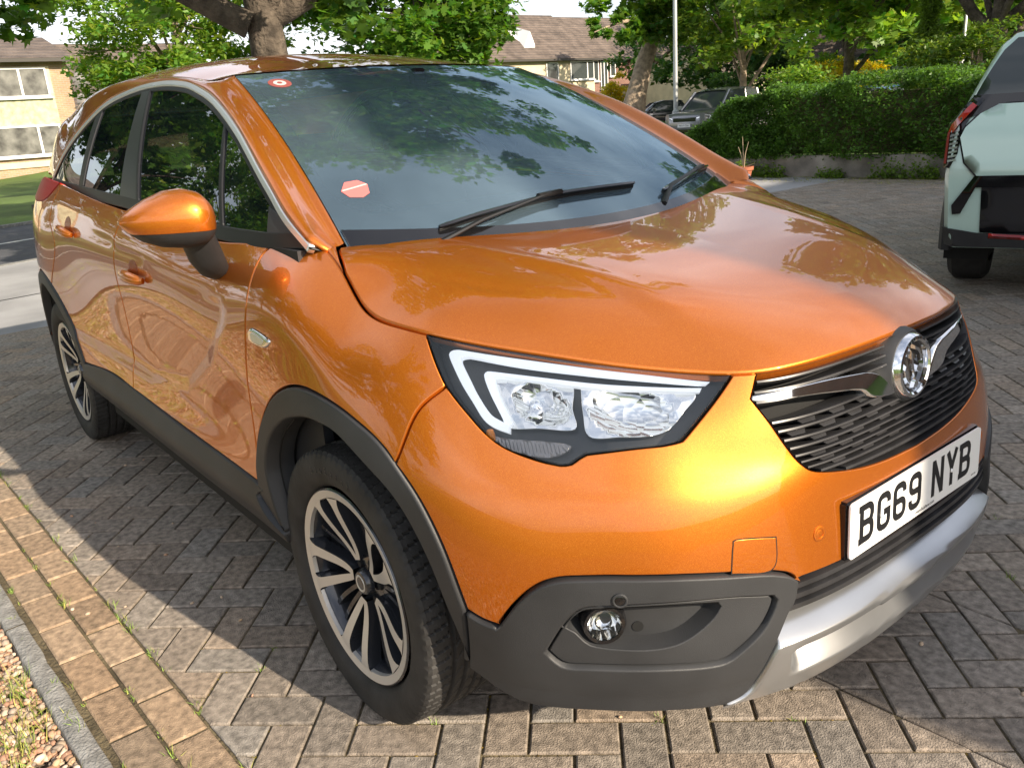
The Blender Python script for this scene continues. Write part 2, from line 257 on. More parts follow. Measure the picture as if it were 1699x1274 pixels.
# ---------------------------------------------------------------- outlines of panels in surface coordinates
O={
 'door_line':[(1.7264,1.0215),(1.7139,0.9279),(1.7377,0.8412),(1.7856,0.6932),(1.8192,0.4623)],
 'arch_out':[(1.8237,0.4287),(1.82,0.5115),(1.7603,0.6168),(1.6617,0.7056),(1.5477,0.7678),(1.4246,0.8062),(1.2942,0.8187),(1.1964,0.797),(1.1383,0.7621),(1.0853,0.6896),(1.0485,0.6249),(1.0179,0.5508),(0.9912,0.4553)],
 'arch_in':[(1.7088,0.3552),(1.7367,0.4658),(1.7385,0.5358),(1.6864,0.6125),(1.5948,0.676),(1.4901,0.7178),(1.3885,0.7423),(1.2894,0.7412),(1.1833,0.6791),(1.118,0.622),(1.0684,0.5375),(1.0399,0.44),(1.0042,0.3169)],
 'seam':[(0.9525,0.9391),(1.0294,0.8629),(1.1401,0.7722)],
 'hl_low':[(0.9851,1.0216),(0.9519,0.9395),(0.9189,0.8836),(0.8889,0.8363),(0.8567,0.8074),(0.802,0.7837),(0.7676,0.7754)],
 'hl_kick':[(0.7676,0.7754),(0.7495,0.7789),(0.7329,0.7945),(0.717,0.807)],
 'hl_bot':[(0.717,0.807),(0.6372,0.8271),(0.5873,0.836)],
 'hl_in':[(0.5873,0.836),(0.5633,0.8439),(0.5521,0.8522),(0.5087,0.9239),(0.4386,1.0346)],
 'grille_side':[(0.3871,1.0364),(0.4138,0.9696)],
 'grille_low':[(0.4138,0.9696),(0.3896,0.8843),(0.3689,0.7989),(0.3461,0.7229),(0.314,0.681),(0.2193,0.6488),(0.1059,0.6334)],
 'bar':[(0.4132,0.9735),(0.4022,0.982),(0.3219,0.9864),(0.24,0.9814),(0.1449,0.9627)],
 'bar2':[(0.1449,0.9627),(0.1136,0.9438),(0.089,0.91),(0.0602,0.8522)],
 'bar3':[(0.0602,0.8522),(0.0737,0.8441),(0.1325,0.8642),(0.159,0.9004),(0.1889,0.9167)],
 'bar4':[(0.1889,0.9167),(0.2756,0.9413),(0.3539,0.9519),(0.4064,0.9581),(0.4132,0.9735)],
 'clad_top1':[(0.9928,0.4471),(0.9616,0.4352),(0.9308,0.43)],
 'clad_top2':[(0.9307,0.4294),(0.8842,0.4895),(0.8448,0.5239),(0.8052,0.5389),(0.7565,0.5427)],
 'clad_top3':[(0.7565,0.5427),(0.7017,0.5434),(0.5916,0.5387),(0.4734,0.5236),(0.4307,0.5153)],
 'clad_top4':[(0.4307,0.5153),(0.3947,0.5013),(0.3735,0.4841)],
 'clad_in':[(0.3735,0.4841),(0.3806,0.4471),(0.3985,0.4223),(0.4296,0.3535),(0.4614,0.2746),(0.5046,0.2503)],
 'clad_bot':[(0.5046,0.2503),(0.5565,0.2564),(0.619,0.2621),(0.7387,0.2621),(0.8627,0.256),(0.9329,0.2758),(0.9933,0.3048)],
 'chin_out':[(0.4614,0.2746),(0.5046,0.2503),(0.619,0.2621),(0.7387,0.2621),(0.8627,0.256),(0.9107,0.2849),(0.9583,0.3073)],
 'skid_in':[(0.3985,0.4223),(0.4296,0.3535),(0.4614,0.2746),(0.5046,0.2503)],
 'skid_top':[(0.3992,0.4222),(0.2561,0.4165),(0.0506,0.3987),(0.0,0.3955)],
 'skid_bot':[(0.505,0.2516),(0.3665,0.2421),(0.2353,0.2224),(0.0,0.17),(0.0,0.192)],
 'groove_top':[(0.3834,0.31),(0.3723,0.3431),(0.3039,0.3567),(0.184,0.3501),(0.0248,0.3296),(0.0,0.3268)],
 'groove_bot':[(0.3834,0.31),(0.2793,0.2869),(0.1357,0.2703),(0.0,0.2476),(0.0,0.2525)],
 'lgr_top':[(0.3742,0.4847),(0.2628,0.4849),(0.2312,0.4832)],
 'fog_out':[(0.8416,0.3929),(0.8271,0.4172),(0.799,0.4585),(0.774,0.4813),(0.7436,0.4886),(0.6325,0.4924),(0.5164,0.4847),(0.4323,0.4686)],
 'fog_out2':[(0.4323,0.4686),(0.4258,0.4624),(0.433,0.4408),(0.4556,0.408),(0.4937,0.3777),(0.5219,0.3614),(0.5586,0.3604),(0.6374,0.3666),(0.7525,0.3677),(0.8034,0.3662),(0.823,0.3739),(0.8416,0.3929)],
 'fog_in':[(0.8082,0.4449),(0.7826,0.4702),(0.7444,0.4801),(0.6331,0.484),(0.537,0.4761),(0.5293,0.468)],
 'fog_in2':[(0.5293,0.468),(0.5423,0.4493),(0.5792,0.422),(0.6184,0.4061),(0.6756,0.4011),(0.7511,0.4068),(0.7732,0.4168),(0.7867,0.4334),(0.8082,0.4449)],
 'fog_lamp':[(0.7383,0.446)],
 'fog_lr':[(0.776,0.4447),(0.701,0.4464),(0.7357,0.4738),(0.7409,0.4168)],
 'sensor':[(0.7043,0.5049)],
 'hole':[(0.6768,0.4291)],
 'sensor2':[(0.3196,0.5558)],
 'tow':[(0.5064,0.5288),(0.5008,0.5756),(0.4924,0.5838),(0.4283,0.5752),(0.4179,0.5682),(0.4282,0.519)],
 'repeater':[(1.7074,0.8648),(1.6805,0.8717),(1.6002,0.8604),(1.6024,0.847),(1.6356,0.8346),(1.7006,0.8387)],
 'handleF':[(2.7323,0.8943),(2.5182,0.8675)],
 'handleR':[(3.5376,0.9375),(3.356,0.918)],
 'bline':[(2.8689,0.801),(2.9006,0.7339),(2.9904,0.6103)],
 'sill_top':[(3.5172,0.4962),(2.5158,0.4633),(1.8043,0.4604)],
 'sill_bot':[(3.4882,0.3561),(1.8473,0.3315)],
 'rdoor':[(3.6111,0.9082),(3.6799,0.8089),(3.6032,0.6706)],
 'tail':[(3.9103,1.0109),(3.9916,1.05),(3.7136,1.05),(3.6913,1.0366),(3.7829,0.9736)],
 'crease':[(3.6162,1.0019),(3.0964,1.0026),(2.7041,0.9724),(2.2498,0.9571),(1.9477,0.9304),(1.8051,0.8807)],
 'scallop':[(3.4875,0.5388),(2.7344,0.5253),(2.2888,0.5996),(1.8815,0.8289),(1.8129,0.8801),(1.8459,0.9327)],
 'drl_o':[(0.847,0.8463),(0.8757,0.857),(0.8919,0.8741),(0.9053,0.9115),(0.9207,0.9486),(0.9345,0.9851),(0.9444,1.0119),(0.9439,1.024),(0.9294,1.0334),(0.9001,1.0362),(0.7766,1.0396),(0.6668,1.042),(0.5717,1.0414),(0.4813,1.0312)],
 'drl_i':[(0.8432,0.8665),(0.8604,0.8765),(0.877,0.8914),(0.8936,0.9338),(0.9053,0.9715),(0.9186,1.0078),(0.9181,1.0152),(0.9076,1.0209),(0.8881,1.0232),(0.7791,1.0211),(0.6693,1.025),(0.5733,1.0264),(0.4898,1.0205)],
 'drl2_o':[(0.8511,0.8654),(0.859,0.9044),(0.8679,0.9437),(0.8742,0.9828),(0.8676,0.995),(0.8531,0.9979),(0.782,1.0),(0.6726,1.0025),(0.5752,1.0091),(0.4978,1.0124)],
 'drl2_i':[(0.8353,0.8675),(0.843,0.907),(0.8509,0.9519),(0.8532,0.9793),(0.8462,0.9872),(0.7837,0.9884),(0.6748,0.9885),(0.5766,0.9972),(0.5028,0.9979)],
 'bowl1':[(0.8491,0.986),(0.7849,0.9928),(0.7169,0.9949),(0.7244,0.9304),(0.7305,0.8799),(0.7906,0.8742),(0.8453,0.8694),(0.8491,0.9101)],
 'bowl2':[(0.6877,0.9978),(0.607,0.9975),(0.5179,0.998),(0.5364,0.9455),(0.577,0.8842),(0.644,0.8693),(0.6977,0.8639),(0.6967,0.9242)],
 'ind':[(0.8918,0.8403),(0.8517,0.8362),(0.7752,0.8377),(0.7398,0.8313),(0.7583,0.8091),(0.794,0.7956),(0.8348,0.8014),(0.8672,0.8147)],
 'chrome':[(-0.162,1.0766),(-0.246,1.1243),(-0.3629,1.19),(-0.5964,1.3077),(-0.8452,1.3959),(-1.0602,1.4452),(-1.2203,1.4695),(-1.4583,1.4861),(-1.7614,1.4871),(-2.1738,1.4672),(-2.3026,1.4016),(-2.4107,1.3314),(-2.5184,1.2597),(-2.5734,1.1654)],
 'bpil':[(-1.7303,1.4714),(-1.5694,1.4692),(-1.2512,1.1244),(-1.4676,1.1272)],
 'cstrip':[(-2.2058,1.4291),(-2.121,1.434),(-1.9963,1.1581),(-2.1196,1.1578)],
 'fbar':[(-0.7231,1.3276),(-0.7055,1.3343),(-0.5509,1.07),(-0.5726,1.0689)],
 'sail':[(-0.3527,1.1718),(-0.2993,1.0682),(-0.1764,1.0746)],
 'belt_low':[(-2.5545,1.1536),(-1.3602,1.1048),(-0.523,1.056),(-0.3177,1.0502),(-0.132,1.0623)],
 'glassbot':[(-1.9963,1.1581),(-1.2512,1.1244),(-0.6458,1.084),(-0.5355,1.068),(-0.3419,1.0673),(-0.1739,1.0747)],
 'hood_rear':[(-0.1739,-0.6626),(-0.0958,-0.5195),(-0.0907,-0.2776),(-0.0751,-0.0444),(-0.0892,0.257),(-0.0869,0.3595),(-0.1526,0.6606)],
 'hexstick':[(0.8914,0.2408),(0.8445,0.2472),(0.8199,0.2265),(0.8319,0.1868),(0.8616,0.1688),(0.9042,0.1726),(0.92,0.2003)],
 'roundstick':[(0.827,0.8897)],
 'roundstick_r':[(0.8972,0.9015),(0.7669,0.8803),(0.8027,0.9342),(0.8519,0.8426)],
 'frit':[(1.0,0.9904),(1.0,0.6634),(1.0,0.2947),(0.9859,0.0698),(0.9413,0.0056)],
 'fritin':[(0.9975,0.6161),(1.0,0.2947),(0.9805,0.1749),(0.9147,0.1079),(0.8217,0.1028),(0.4655,0.126),(-0.1851,0.1786),(-0.9478,0.1802)],
 'wipe1':[(0.7782,0.0033),(0.6008,0.0331),(0.3306,0.1113),(0.1985,0.1095),(-0.2835,0.0883)],
 'wipe2':[(-0.3281,0.0517),(-0.5929,0.0644),(-0.9228,0.0529)],
 'wtop':[(0.9975,1.007),(0.6456,1.0029),(0.0363,1.0021),(-1.0,1.0399)]}
# ---------------------------------------------------------------- hood blended to the body's shoulder line
_ue=np.linspace(.0,1.45,150);_PE=Psurf(np.stack([_ue,_ue*0+1.05],1))
_DE=_PE[:,2]-Hsurf(np.stack([_PE[:,0],_PE[:,1]],1))[:,2]
def Hsurf2(xy):
    xy=np.atleast_2d(xy);P=Hsurf(xy)
    q=np.stack([xy[:,0],-np.abs(xy[:,1])],1)
    d2=((q[:,None,:]-_PE[None,:,:2])**2).sum(2)
    w=np.exp(-d2/(2*.022**2))+1e-9*np.exp(-d2/.5);dn=np.sqrt(d2.min(1))
    D=(w*_DE).sum(1)/w.sum(1)
    P[:,2]+=D*np.exp(-(dn/.10)**2)
    return P
def catmull(pts,n=6):
    pts=np.array(pts,float)
    if len(pts)<3: return pts
    P=np.vstack([2*pts[0]-pts[1],pts,2*pts[-1]-pts[-2]]);out=[]
    for i in range(1,len(P)-2):
        p0,p1,p2,p3=P[i-1:i+3]
        for k in range(n):
            t=k/n;out.append(.5*((2*p1)+(-p0+p2)*t+(2*p0-5*p1+4*p2-p3)*t*t+(-p0+3*p1-3*p2+p3)*t**3))
    out.append(pts[-1]);return np.array(out)
def outline(segs,ds=.012):
    """join segments (each a smooth polyline) into one closed ring, resampled"""
    pts=[]
    for s in segs:
        c=catmull(s)
        L=np.r_[0,np.cumsum(np.linalg.norm(np.diff(c,axis=0),axis=1))]
        if L[-1]<1e-6: continue
        n=max(1,int(math.ceil(L[-1]/ds)));t=np.linspace(0,L[-1],n+1)
        r=np.stack([np.interp(t,L,c[:,k]) for k in (0,1)],1)
        if len(pts) and np.linalg.norm(pts[-1]-r[0])<1e-4: r=r[1:]
        pts+=list(r)
    if np.linalg.norm(pts[0]-pts[-1])<1e-4: pts=pts[:-1]
    p=np.array(pts)
    a=.5*(p[:,0]*np.roll(p[:,1],-1)-np.roll(p[:,0],-1)*p[:,1]).sum()
    return p[::-1] if a<0 else p
def ring_dirs(p):
    e=np.roll(p,-1,0)-p;e/=np.linalg.norm(e,axis=1)[:,None]+1e-12
    n=np.stack([e[:,1],-e[:,0]],1)          # outward for a CCW ring
    m=n+np.roll(n,1,0);l=np.linalg.norm(m,axis=1)[:,None]+1e-9
    m/=l;c=(m*n).sum(1)[:,None]
    return m/np.maximum(c,.75)
def inpoly(pt,poly):
    x,y=pt[:,0],pt[:,1];r=np.zeros(len(pt),bool);n=len(poly)
    for i in range(n):
        x1,y1=poly[i];x2,y2=poly[(i+1)%n]
        if y1==y2: continue
        c=((y1>y)!=(y2>y))&(x<(x2-x1)*(y-y1)/(y2-y1)+x1);r^=c
    return r
def fill2d(rings,step,aspect=1):
    """triangulate the area inside rings[0] and outside the others with interior grid points"""
    R0=rings[0];lo=R0.min(0);hi=R0.max(0)
    gx=np.arange(lo[0]+step/2,hi[0],step);gy=np.arange(lo[1]+step/2,hi[1],step*aspect)
    X,Y=np.meshgrid(gx,gy,indexing='ij');g=np.stack([X.ravel(),Y.ravel()],1)
    m=inpoly(g,R0)
    for h in rings[1:]: m&=~inpoly(g,h)
    g=g[m];allb=np.vstack(rings)
    if len(g):
        keep=np.ones(len(g),bool)
        for a in range(0,len(g),4000):
            d=np.sqrt(((g[a:a+4000,None]-allb[None])**2).sum(2).min(1));keep[a:a+4000]=d>step*.55
        g=g[keep]
    ed=[];o=0
    for r in rings:
        n=len(r);ed+=[(o+i,o+(i+1)%n) for i in range(n)];o+=n
    V=np.vstack([allb,g]) if len(g) else allb
    vo,_,fo,_,_,_=delaunay_2d_cdt([Vector(v) for v in V],ed,[],0,1e-7)
    vo=np.array([(v.x,v.y) for v in vo]);fo=np.array(fo)
    c=vo[fo].mean(1);m=inpoly(c,R0)
    for h in rings[1:]: m&=~inpoly(c,h)
    return vo,fo[m],len(allb)
def mesh_obj(name,V,F,mat,parent=None,normals=None,smooth=True):
    me=bpy.data.meshes.new(name);me.from_pydata([tuple(v) for v in V],[],[tuple(int(i) for i in f) for f in F])
    me.materials.append(mat)
    if smooth: me.polygons.foreach_set('use_smooth',[True]*len(me.polygons))
    if normals is not None: me.normals_split_custom_set_from_vertices([tuple(n) for n in normals])
    me.update();o=bpy.data.objects.new(name,me);COL.objects.link(o)
    if parent: o.parent=parent
    return o
def panel_mesh(segs,S,sgn,off=0,gap=.0027,bev=.0028,depth=.02,step=.02,holes=(),aspect=1,ds=.012,hd=None):
    ring=outline(segs,ds);D=ring_dirs(ring)
    ring=ring-D*(gap+bev);rings=[ring];dirs=[D]
    for h in holes:
        r=outline(h,ds);d=-ring_dirs(r);r=r-d*(gap+bev);rings.append(r);dirs.append(d)
    vo,fo,nb=fill2d(rings,step,aspect)
    offf=off if callable(off) else (lambda q:np.full(len(q),float(off)))
    def S2(q):
        q=np.atleast_2d(q);N=surf_normal(S,q)*sgn
        return S(q)+N*offf(q)[:,None]
    P=S2(vo);N=surf_normal(S2,vo)*sgn if callable(off) else surf_normal(S,vo)*sgn
    V=list(P);NN=list(N);F=[tuple(f) for f in fo] if sgn>0 else [tuple(f[::-1]) for f in fo]
    o=0
    for r,d in zip(rings,dirs):
        n=len(r);b=S2(r);nb_=surf_normal(S,r)*sgn
        ob=S(r+d*.004)-S(r-d*.004);ob/=np.linalg.norm(ob,axis=1)[:,None]+1e-12
        # match ring vertices to CDT output by order (the first len(ring) inputs keep their order)
        base=len(V);outward=S2(r+d*bev)-nb_*bev*.9
        V+=list(outward);NN+=list(ob*.92+nb_*.38)
        V+=list(outward-nb_*depth);NN+=list(ob)
        for i in range(n):
            j=(i+1)%n
            q1=(o+i,base+i,base+j,o+j);q2=(base+i,base+n+i,base+n+j,base+j)
            if sgn<0: q1,q2=q1[::-1],q2[::-1]
            if r is not rings[0]: pass
            F+=[q1,q2]
        o+=n
    V=np.array(V);NN=np.array(NN);NN/=np.linalg.norm(NN,axis=1)[:,None]+1e-12
    # make sure rim faces point outwards
    FF=[]
    for f in F:
        a,b,c=V[f[0]],V[f[1]],V[f[2]]
        n=np.cross(b-a,c-a)
        FF.append(f[::-1] if n@(NN[list(f)].sum(0))<0 else f)
    return V,FF,NN
def panel(name,mat,parent,segs,S,sgn,mirror=True,**k):
    V,F,N=panel_mesh(segs,S,sgn,**k)
    o=mesh_obj(name,V,F,mat,parent,N)
    if mirror:
        M=np.array([1,-1,1]);o2=mesh_obj(name,V*M,[f[::-1] for f in F],mat,parent,N*M)
        return o,o2
    return o
def symu(seg):
    """mirror an outline segment across u=0 and reverse it"""
    return [(-p[0],p[1]) for p in seg][::-1]
# ---------------------------------------------------------------- the orange car
CAR=thing('parked_car','orange metallic hatchback with black plastic cladding parked on the block paving in the foreground','car')
O2=lambda k:[tuple(p) for p in O[k]]
def uatx(x,v):
    """u on the right side where the perimeter surface has this x at height parameter v"""
    us=np.linspace(1.0,UMAX-.25,400);xs=Psurf(np.stack([us,us*0+v],1))[:,0]
    return float(np.interp(-x,-xs,us))
PS=dict(S=Psurf,sgn=-1);PA=M['paint']
dl=O2('door_line');dl=[(uatx(-.235,1.05),1.05)]+dl
ao=O2('arch_out');ai=O2('arch_in')
# rear arch from circles
def arc_uv(cx,cz,r,a0,a1,n=22):
    o=[]
    for a in np.linspace(math.radians(a0),math.radians(a1),n):
        x=cx+r*math.cos(a);z=cz+r*math.sin(a);o.append((uatx(x,min(z,1.0)),zv(x,z)))
    return o
def zv(x,z):
    """v parameter of height z on the side"""
    vs=np.linspace(.17,1.05,90);u=uatx(x,.6);zz=Psurf(np.stack([vs*0+u,vs],1))[:,2]
    return float(np.interp(z,zz,vs))
ro=arc_uv(-2.604,.345,.452,14,168);ri=arc_uv(-2.604,.345,.385,3,177)
hl_tip=(O['hl_low'][0][0]+.012,1.05);tip2=(O['hl_in'][-1][0],1.05)
gs0=(O['grille_side'][0][0],1.05)
seam=O2('seam');i0=3
hl_low=[hl_tip]+O2('hl_low');seam0=seam[0]
# split the lower edge of the headlight where the seam meets it
hl_a=[hl_tip,O2('hl_low')[0],seam0];hl_b=[seam0]+O2('hl_low')[2:]
# fender
af=[ao[i] for i in range(len(ao))]
k_s=9   # arch point where the fender meets the bumper
seam_end=((ao[8][0]+ao[9][0])/2,(ao[8][1]+ao[9][1])/2)
seam=[seam0,seam[1],seam_end]
fend=[[(uatx(-.235,1.05),1.05),(hl_tip[0],1.05)],hl_a,seam,[seam_end]+ao[:9][::-1],[ao[0],(dl[-1][0],ao[0][1])],[(dl[-1][0],ao[0][1])]+dl[:-1][::-1]]
panel('front_wing',PA,CAR,fend,**PS,step=.02)
# doors
bx=[(uatx(-1.33,1.05),1.05),(uatx(-1.37,.95),.95),(uatx(-1.42,.80),.81),(uatx(-1.50,.65),.65),(uatx(-1.52,.48),.478)]
sl=O2('sill_top');slm=(bx[-1][0],.473)
dend=(dl[-1][0],.459)
door=[[dl[0],bx[0]][::-1],dl[:-1]+[dend],[dend,(2.5,.464),slm],[slm]+bx[:-1][::-1]]
fd=panel('front_door',PA,CAR,door,**PS,step=.02)
rx=[(uatx(-2.26,1.05),1.05),(uatx(-2.30,.95),.95),(uatx(-2.24,.85),.87)]
arc_r=[p for p in ro]                       # from front foot over the top to the rear foot
j=8
rdoor=[[rx[0],bx[0]],[bx[0]]+bx[1:-1]+[slm],[slm,(3.2,.483),arc_r[0]],arc_r[:j],[arc_r[j-1]]+[rx[2],rx[1],rx[0]]]
rd=panel('rear_door',PA,CAR,rdoor,**PS,step=.02)
ue=UMAX
quart=[[rx[0],(uatx(-2.9,1.05),1.05),(ue,1.05)],[(ue,1.05),(ue,.45)],[(ue,.45),(uatx(-3.0,.46),.45),arc_r[-1]],arc_r[j-1:][::-1],[arc_r[j-1]]+[rx[2],rx[1],rx[0]]]
panel('rear_quarter',PA,CAR,quart,**PS,step=.025)
# bumper skin: right half outline then its mirror
c1,c2,c3,c4=O2('clad_top1'),O2('clad_top2'),O2('clad_top3'),O2('clad_top4')
lgt=O2('lgr_top')
lg_mid=[lgt[0],(.25,.482),(.10,.478),(0,.478)]
half=[[(0,1.046),gs0][::-1]][:0]
gl=O2('grille_low');gl[-1]=(.12,.634)
g_side=[gs0]+O2('grille_side')
ga=[g_side[0],g_side[-1]]
glow=[g_side[-1]]+gl[1:]+[(0,.628)]
bump_r=[seam[::-1][:1]+[seam[1],seam0],hl_b,O2('hl_kick'),O2('hl_bot'),O2('hl_in')[:-1]+[tip2],[tip2,gs0],ga,glow]
arch_b=ao[9:-1]+[c1[0]]
low_r=[[lg_mid[-1]]+lg_mid[:-1][::-1],c4[::-1],c3[::-1],c2[::-1],c1[::-1],[c1[0]]+arch_b[:-1][::-1]+[seam_end]]
bump=bump_r+[symu(s) for s in bump_r[::-1]]+[symu(s) for s in low_r[::-1]][0:]+[]
# ring: right upper (arch -> centre), left upper (centre -> arch), left lower (arch -> centre), right lower (centre -> arch)
bump=bump_r+[symu(s) for s in bump_r[::-1]]+[symu(s) for s in low_r[::-1]]+low_r
bm_o=panel('front_bumper',PA,CAR,bump,Psurf,-1,mirror=False,step=.018)
# hood
ue_=np.linspace(1.42,0,64)
edge=Psurf(np.stack([ue_,ue_*0+1.05],1))[:,:2]
hr=[(-.140,-.698),(-.095,-.50),(-.07,-.27),(-.062,0)]
hood=[[tuple(p) for p in edge]]
hood_l=[[(x,-y) for x,y in s][::-1] for s in hood]
hood=hood+hood_l+[[(edge[0][0],-edge[0][1]),(-.140,.698)],[(x,-y) for x,y in hr]+[p for p in hr[:-1][::-1]],[(-.140,-.698),(edge[0][0],edge[0][1])]]
panel('bonnet',PA,CAR,hood,Hsurf2,1,mirror=False,step=.0095,ds=.010,bev=.006,depth=.02)
# shelf of the wing between its shoulder and the pillar foot
kk=np.linspace(0,1,14);uo=1.425+(uatx(-.235,1.05)-1.425)*kk
Po=Psurf(np.stack([uo,uo*0+1.05],1))
pin=np.array([(-.052,-.7405,1.026),(-.100,-.719,1.046),(-.149,-.697,1.060),(-.20,-.694,1.068),(-.25,-.69,1.078)])
Pi=np.stack([np.interp(kk,np.linspace(0,1,5),pin[:,c]) for c in range(3)],1)
G4=np.stack([Po+[0,.0,-.012],Po,Po*.5+Pi*.5+[0,0,.002],Pi,Pi-[0,0,.03]],1);V4=G4.reshape(-1,3)
F4=[(i*5+j,i*5+j+1,(i+1)*5+j+1,(i+1)*5+j) for i in range(13) for j in range(4)]
n4=np.cross(G4[5,2]-G4[5,1],G4[6,1]-G4[5,1]);F4=[f if n4[2]<0 else f[::-1] for f in F4]
F4=[f[::-1] for f in F4]
mesh_obj('wing_shelf',V4,F4,PA,CAR);mesh_obj('wing_shelf',V4*[1,-1,1],[f[::-1] for f in F4],PA,CAR)
# inner liner behind every gap
def lin(segs,off,holes=(),mirror=True,nm='inner_body'):
    return panel(nm,M['dark'],CAR,segs,Psurf,-1,mirror=mirror,off=off,gap=0,bev=.001,depth=.002,step=.04,ds=.03,holes=holes)
fl=[[(-1.30,1.045),(1.30,1.045)],[(1.30,1.045),ai[4],ai[6],ai[8],ai[10],(1.03,.40),(1.0,.30)],[(1.0,.30),(.5,.20),(-.5,.20),(-1.0,.30)],symu([ai[4],ai[6],ai[8],ai[10],(1.03,.40),(1.0,.30)])+[(-1.30,1.045)]]
lin(fl,-.075,mirror=False)
sdl=[[(1.30,1.045),(UMAX,1.045)],[(UMAX,1.045),(UMAX,.2)],[(UMAX,.2),ri[-1]],ri[::-1],[ri[0],(3.3,.30),(1.78,.30),ai[0]],ai[:5],[ai[4],(1.30,1.045)]]
lin(sdl,-.03)
# cladding
CL=M['clad']
archF=[ao[:-1]+[c1[0]],[c1[0],ai[-1]],ai[::-1],[ai[0],ao[0]]]
panel('wheel_arch_trim',CL,CAR,archF,**PS,off=.006,step=.012,depth=.07,bev=.006)
archR=[ro,[ro[-1],ri[-1]],ri[::-1],[ri[0],ro[0]]]
panel('wheel_arch_trim',CL,CAR,archR,**PS,off=.006,step=.012,depth=.07,bev=.006)
def silloff(q):
    v=q[:,1];return .004+.016*np.exp(-((v-.395)/.045)**2)
sill=[[ao[0],(ao[0][0]+.012,.459),(2.5,.464),(3.2,.483),ro[0]],[ro[0],ri[0],(uatx(-2.2,.33),.33)],[(uatx(-2.2,.33),.33),(2.6,.325),(ai[0][0]+.01,.322)],[(ai[0][0]+.01,.322),ai[0]],[ai[0],ao[0]]]
panel('sill_trim',CL,CAR,sill,**PS,off=silloff,step=.015,depth=.03)
rclad=[[ro[-1],(uatx(-3.0,.46),.45),(ue,.45)],[(ue,.45),(ue,.20)],[(ue,.20),(uatx(-3.0,.25),.22),ri[-1]],[ri[-1],ro[-1]]]
panel('rear_bumper_trim',CL,CAR,rclad,**PS,off=.006,step=.03)
ci=O2('clad_in');cb=O2('clad_bot')
fo1,fo2=O2('fog_out'),O2('fog_out2')
fcl=[c1,c2,c3,c4,ci,cb,[cb[-1],(ai[-1][0]-.002,ai[-1][1]),c1[0]]]
def cloff(q):   # raised frame round the lamp pocket, lower lip
    return .008+.006*_sst((.30-q[:,1])/.04)
panel('bumper_cladding',CL,CAR,fcl,**PS,off=cloff,step=.014,holes=[[fo1,fo2]],depth=.03,bev=.004)
fi1,fi2=O2('fog_in'),O2('fog_in2')
fp=[fo1,fo2]
pk=panel('fog_lamp_panel',CL,CAR,fp,**PS,off=-.002,step=.012,holes=[[fi1,fi2]],depth=.022,gap=.0012)
# ---------------------------------------------------------------- glasshouse: pillars, roof, windows
GS=dict(S=Gsurf,sgn=1);WS=dict(S=Wsurf,sgn=-1)
ch=[(-.120,1.068)]+O2('chrome')[1:9]+[(-2.12,1.462),(-2.36,1.404),(-2.58,1.320),(-2.74,1.235),(-2.83,1.165)]
chd=catmull(ch,10)
def inset(poly,d):
    """shift an open curve to its right by d"""
    t=np.gradient(poly,axis=0);t/=np.linalg.norm(t,axis=1)[:,None];return poly+np.stack([t[:,1],-t[:,0]],1)*d
cside=-1 if inset(chd,.02)[len(chd)//2,1]>chd[len(chd)//2,1] else 1
# strip joining the windscreen / roof edge to the chrome line
def Wline(t): return Wsurf(np.stack([np.full(len(t),1.0),t],1))
nI=90
tW=np.linspace(-.012,1,42);IW=Wline(tW)
rx_=np.linspace(IW[-1][0]-.0,-3.05,60)[1:]
IR=Rsurf(np.stack([rx_,np.interp(rx_,[-3.12,-2.6,-1.5,-1.05,IW[-1][0]],[-.49,-.525,-.548,-.543,IW[-1][1]])],1))
IR[:,2]=np.interp(rx_,[-1.10,IW[-1][0]],[0,1])*(IW[-1][2]-Rsurf(IW[-1:,:2])[0,2])+IR[:,2]
# down the rear window edge
ID=np.array([[-3.05,-.496,IR[-1][2]],[-3.13,-.515,1.435],[-3.19,-.54,1.37],[-3.225,-.565,1.29],[-3.245,-.59,1.22],[-3.25,-.61,1.165]])
I3=np.vstack([IW,IR,np.stack([catmull(ID[:,[0,k]],6)[1:,1 if k else 0] for k in (0,1,2)],1) if 0 else ID[1:]])
def resamp(C,n,key=None):
    L=np.r_[0,np.cumsum(np.linalg.norm(np.diff(C,axis=0),axis=1))]
    t=np.linspace(0,L[-1],n) if key is None else key(L);return np.stack([np.interp(t,L,C[:,k]) for k in range(C.shape[1])],1)
Oc=np.vstack([[(-.105,-.735,1.046),(-.112,-.748,1.055)],Gsurf(chd)]);Oc=np.vstack([Oc[:2],Oc[3:]])
# match parameters by anchor stations: (inner index point, outer point)
anch=[(IW[0],Oc[0]),(Wsurf([(1,0.05)])[0],Gsurf([(-.155,1.088)])[0]),(IW[20],Gsurf([(-.50,1.262)])[0]),(IW[-1],Gsurf([(-.98,1.428)])[0]),(Rsurf([(-1.75,-.55)])[0],Gsurf([(-1.75,1.487)])[0]),(Rsurf([(-2.5,-.53)])[0],Gsurf([(-2.30,1.425)])[0]),(ID[0],Gsurf([(-2.62,1.30)])[0]),(ID[-1],Oc[-1])]
def nearest(C,p): return int(((C-p)**2).sum(1).argmin())
def segs_between(C,idx,n):
    out=[]
    for a,b in zip(idx,idx[1:]):
        r=resamp(C[a:b+1],n+1);out+=list(r if not out else r[1:])
    return np.array(out)
iI=[nearest(I3,a) for a,_ in anch];iO=[nearest(Oc,b) for _,b in anch]
NS=18;CI=segs_between(I3,iI,NS);CO=segs_between(Oc,iO,NS)
def smoothc(C,k=6):
    C=C.copy()
    for _ in range(k): C[1:-1]=.5*C[1:-1]+.25*(C[:-2]+C[2:])
    return C
CI=np.vstack([CI[:60],smoothc(CI[60:],5)]);CO=smoothc(CO,3)
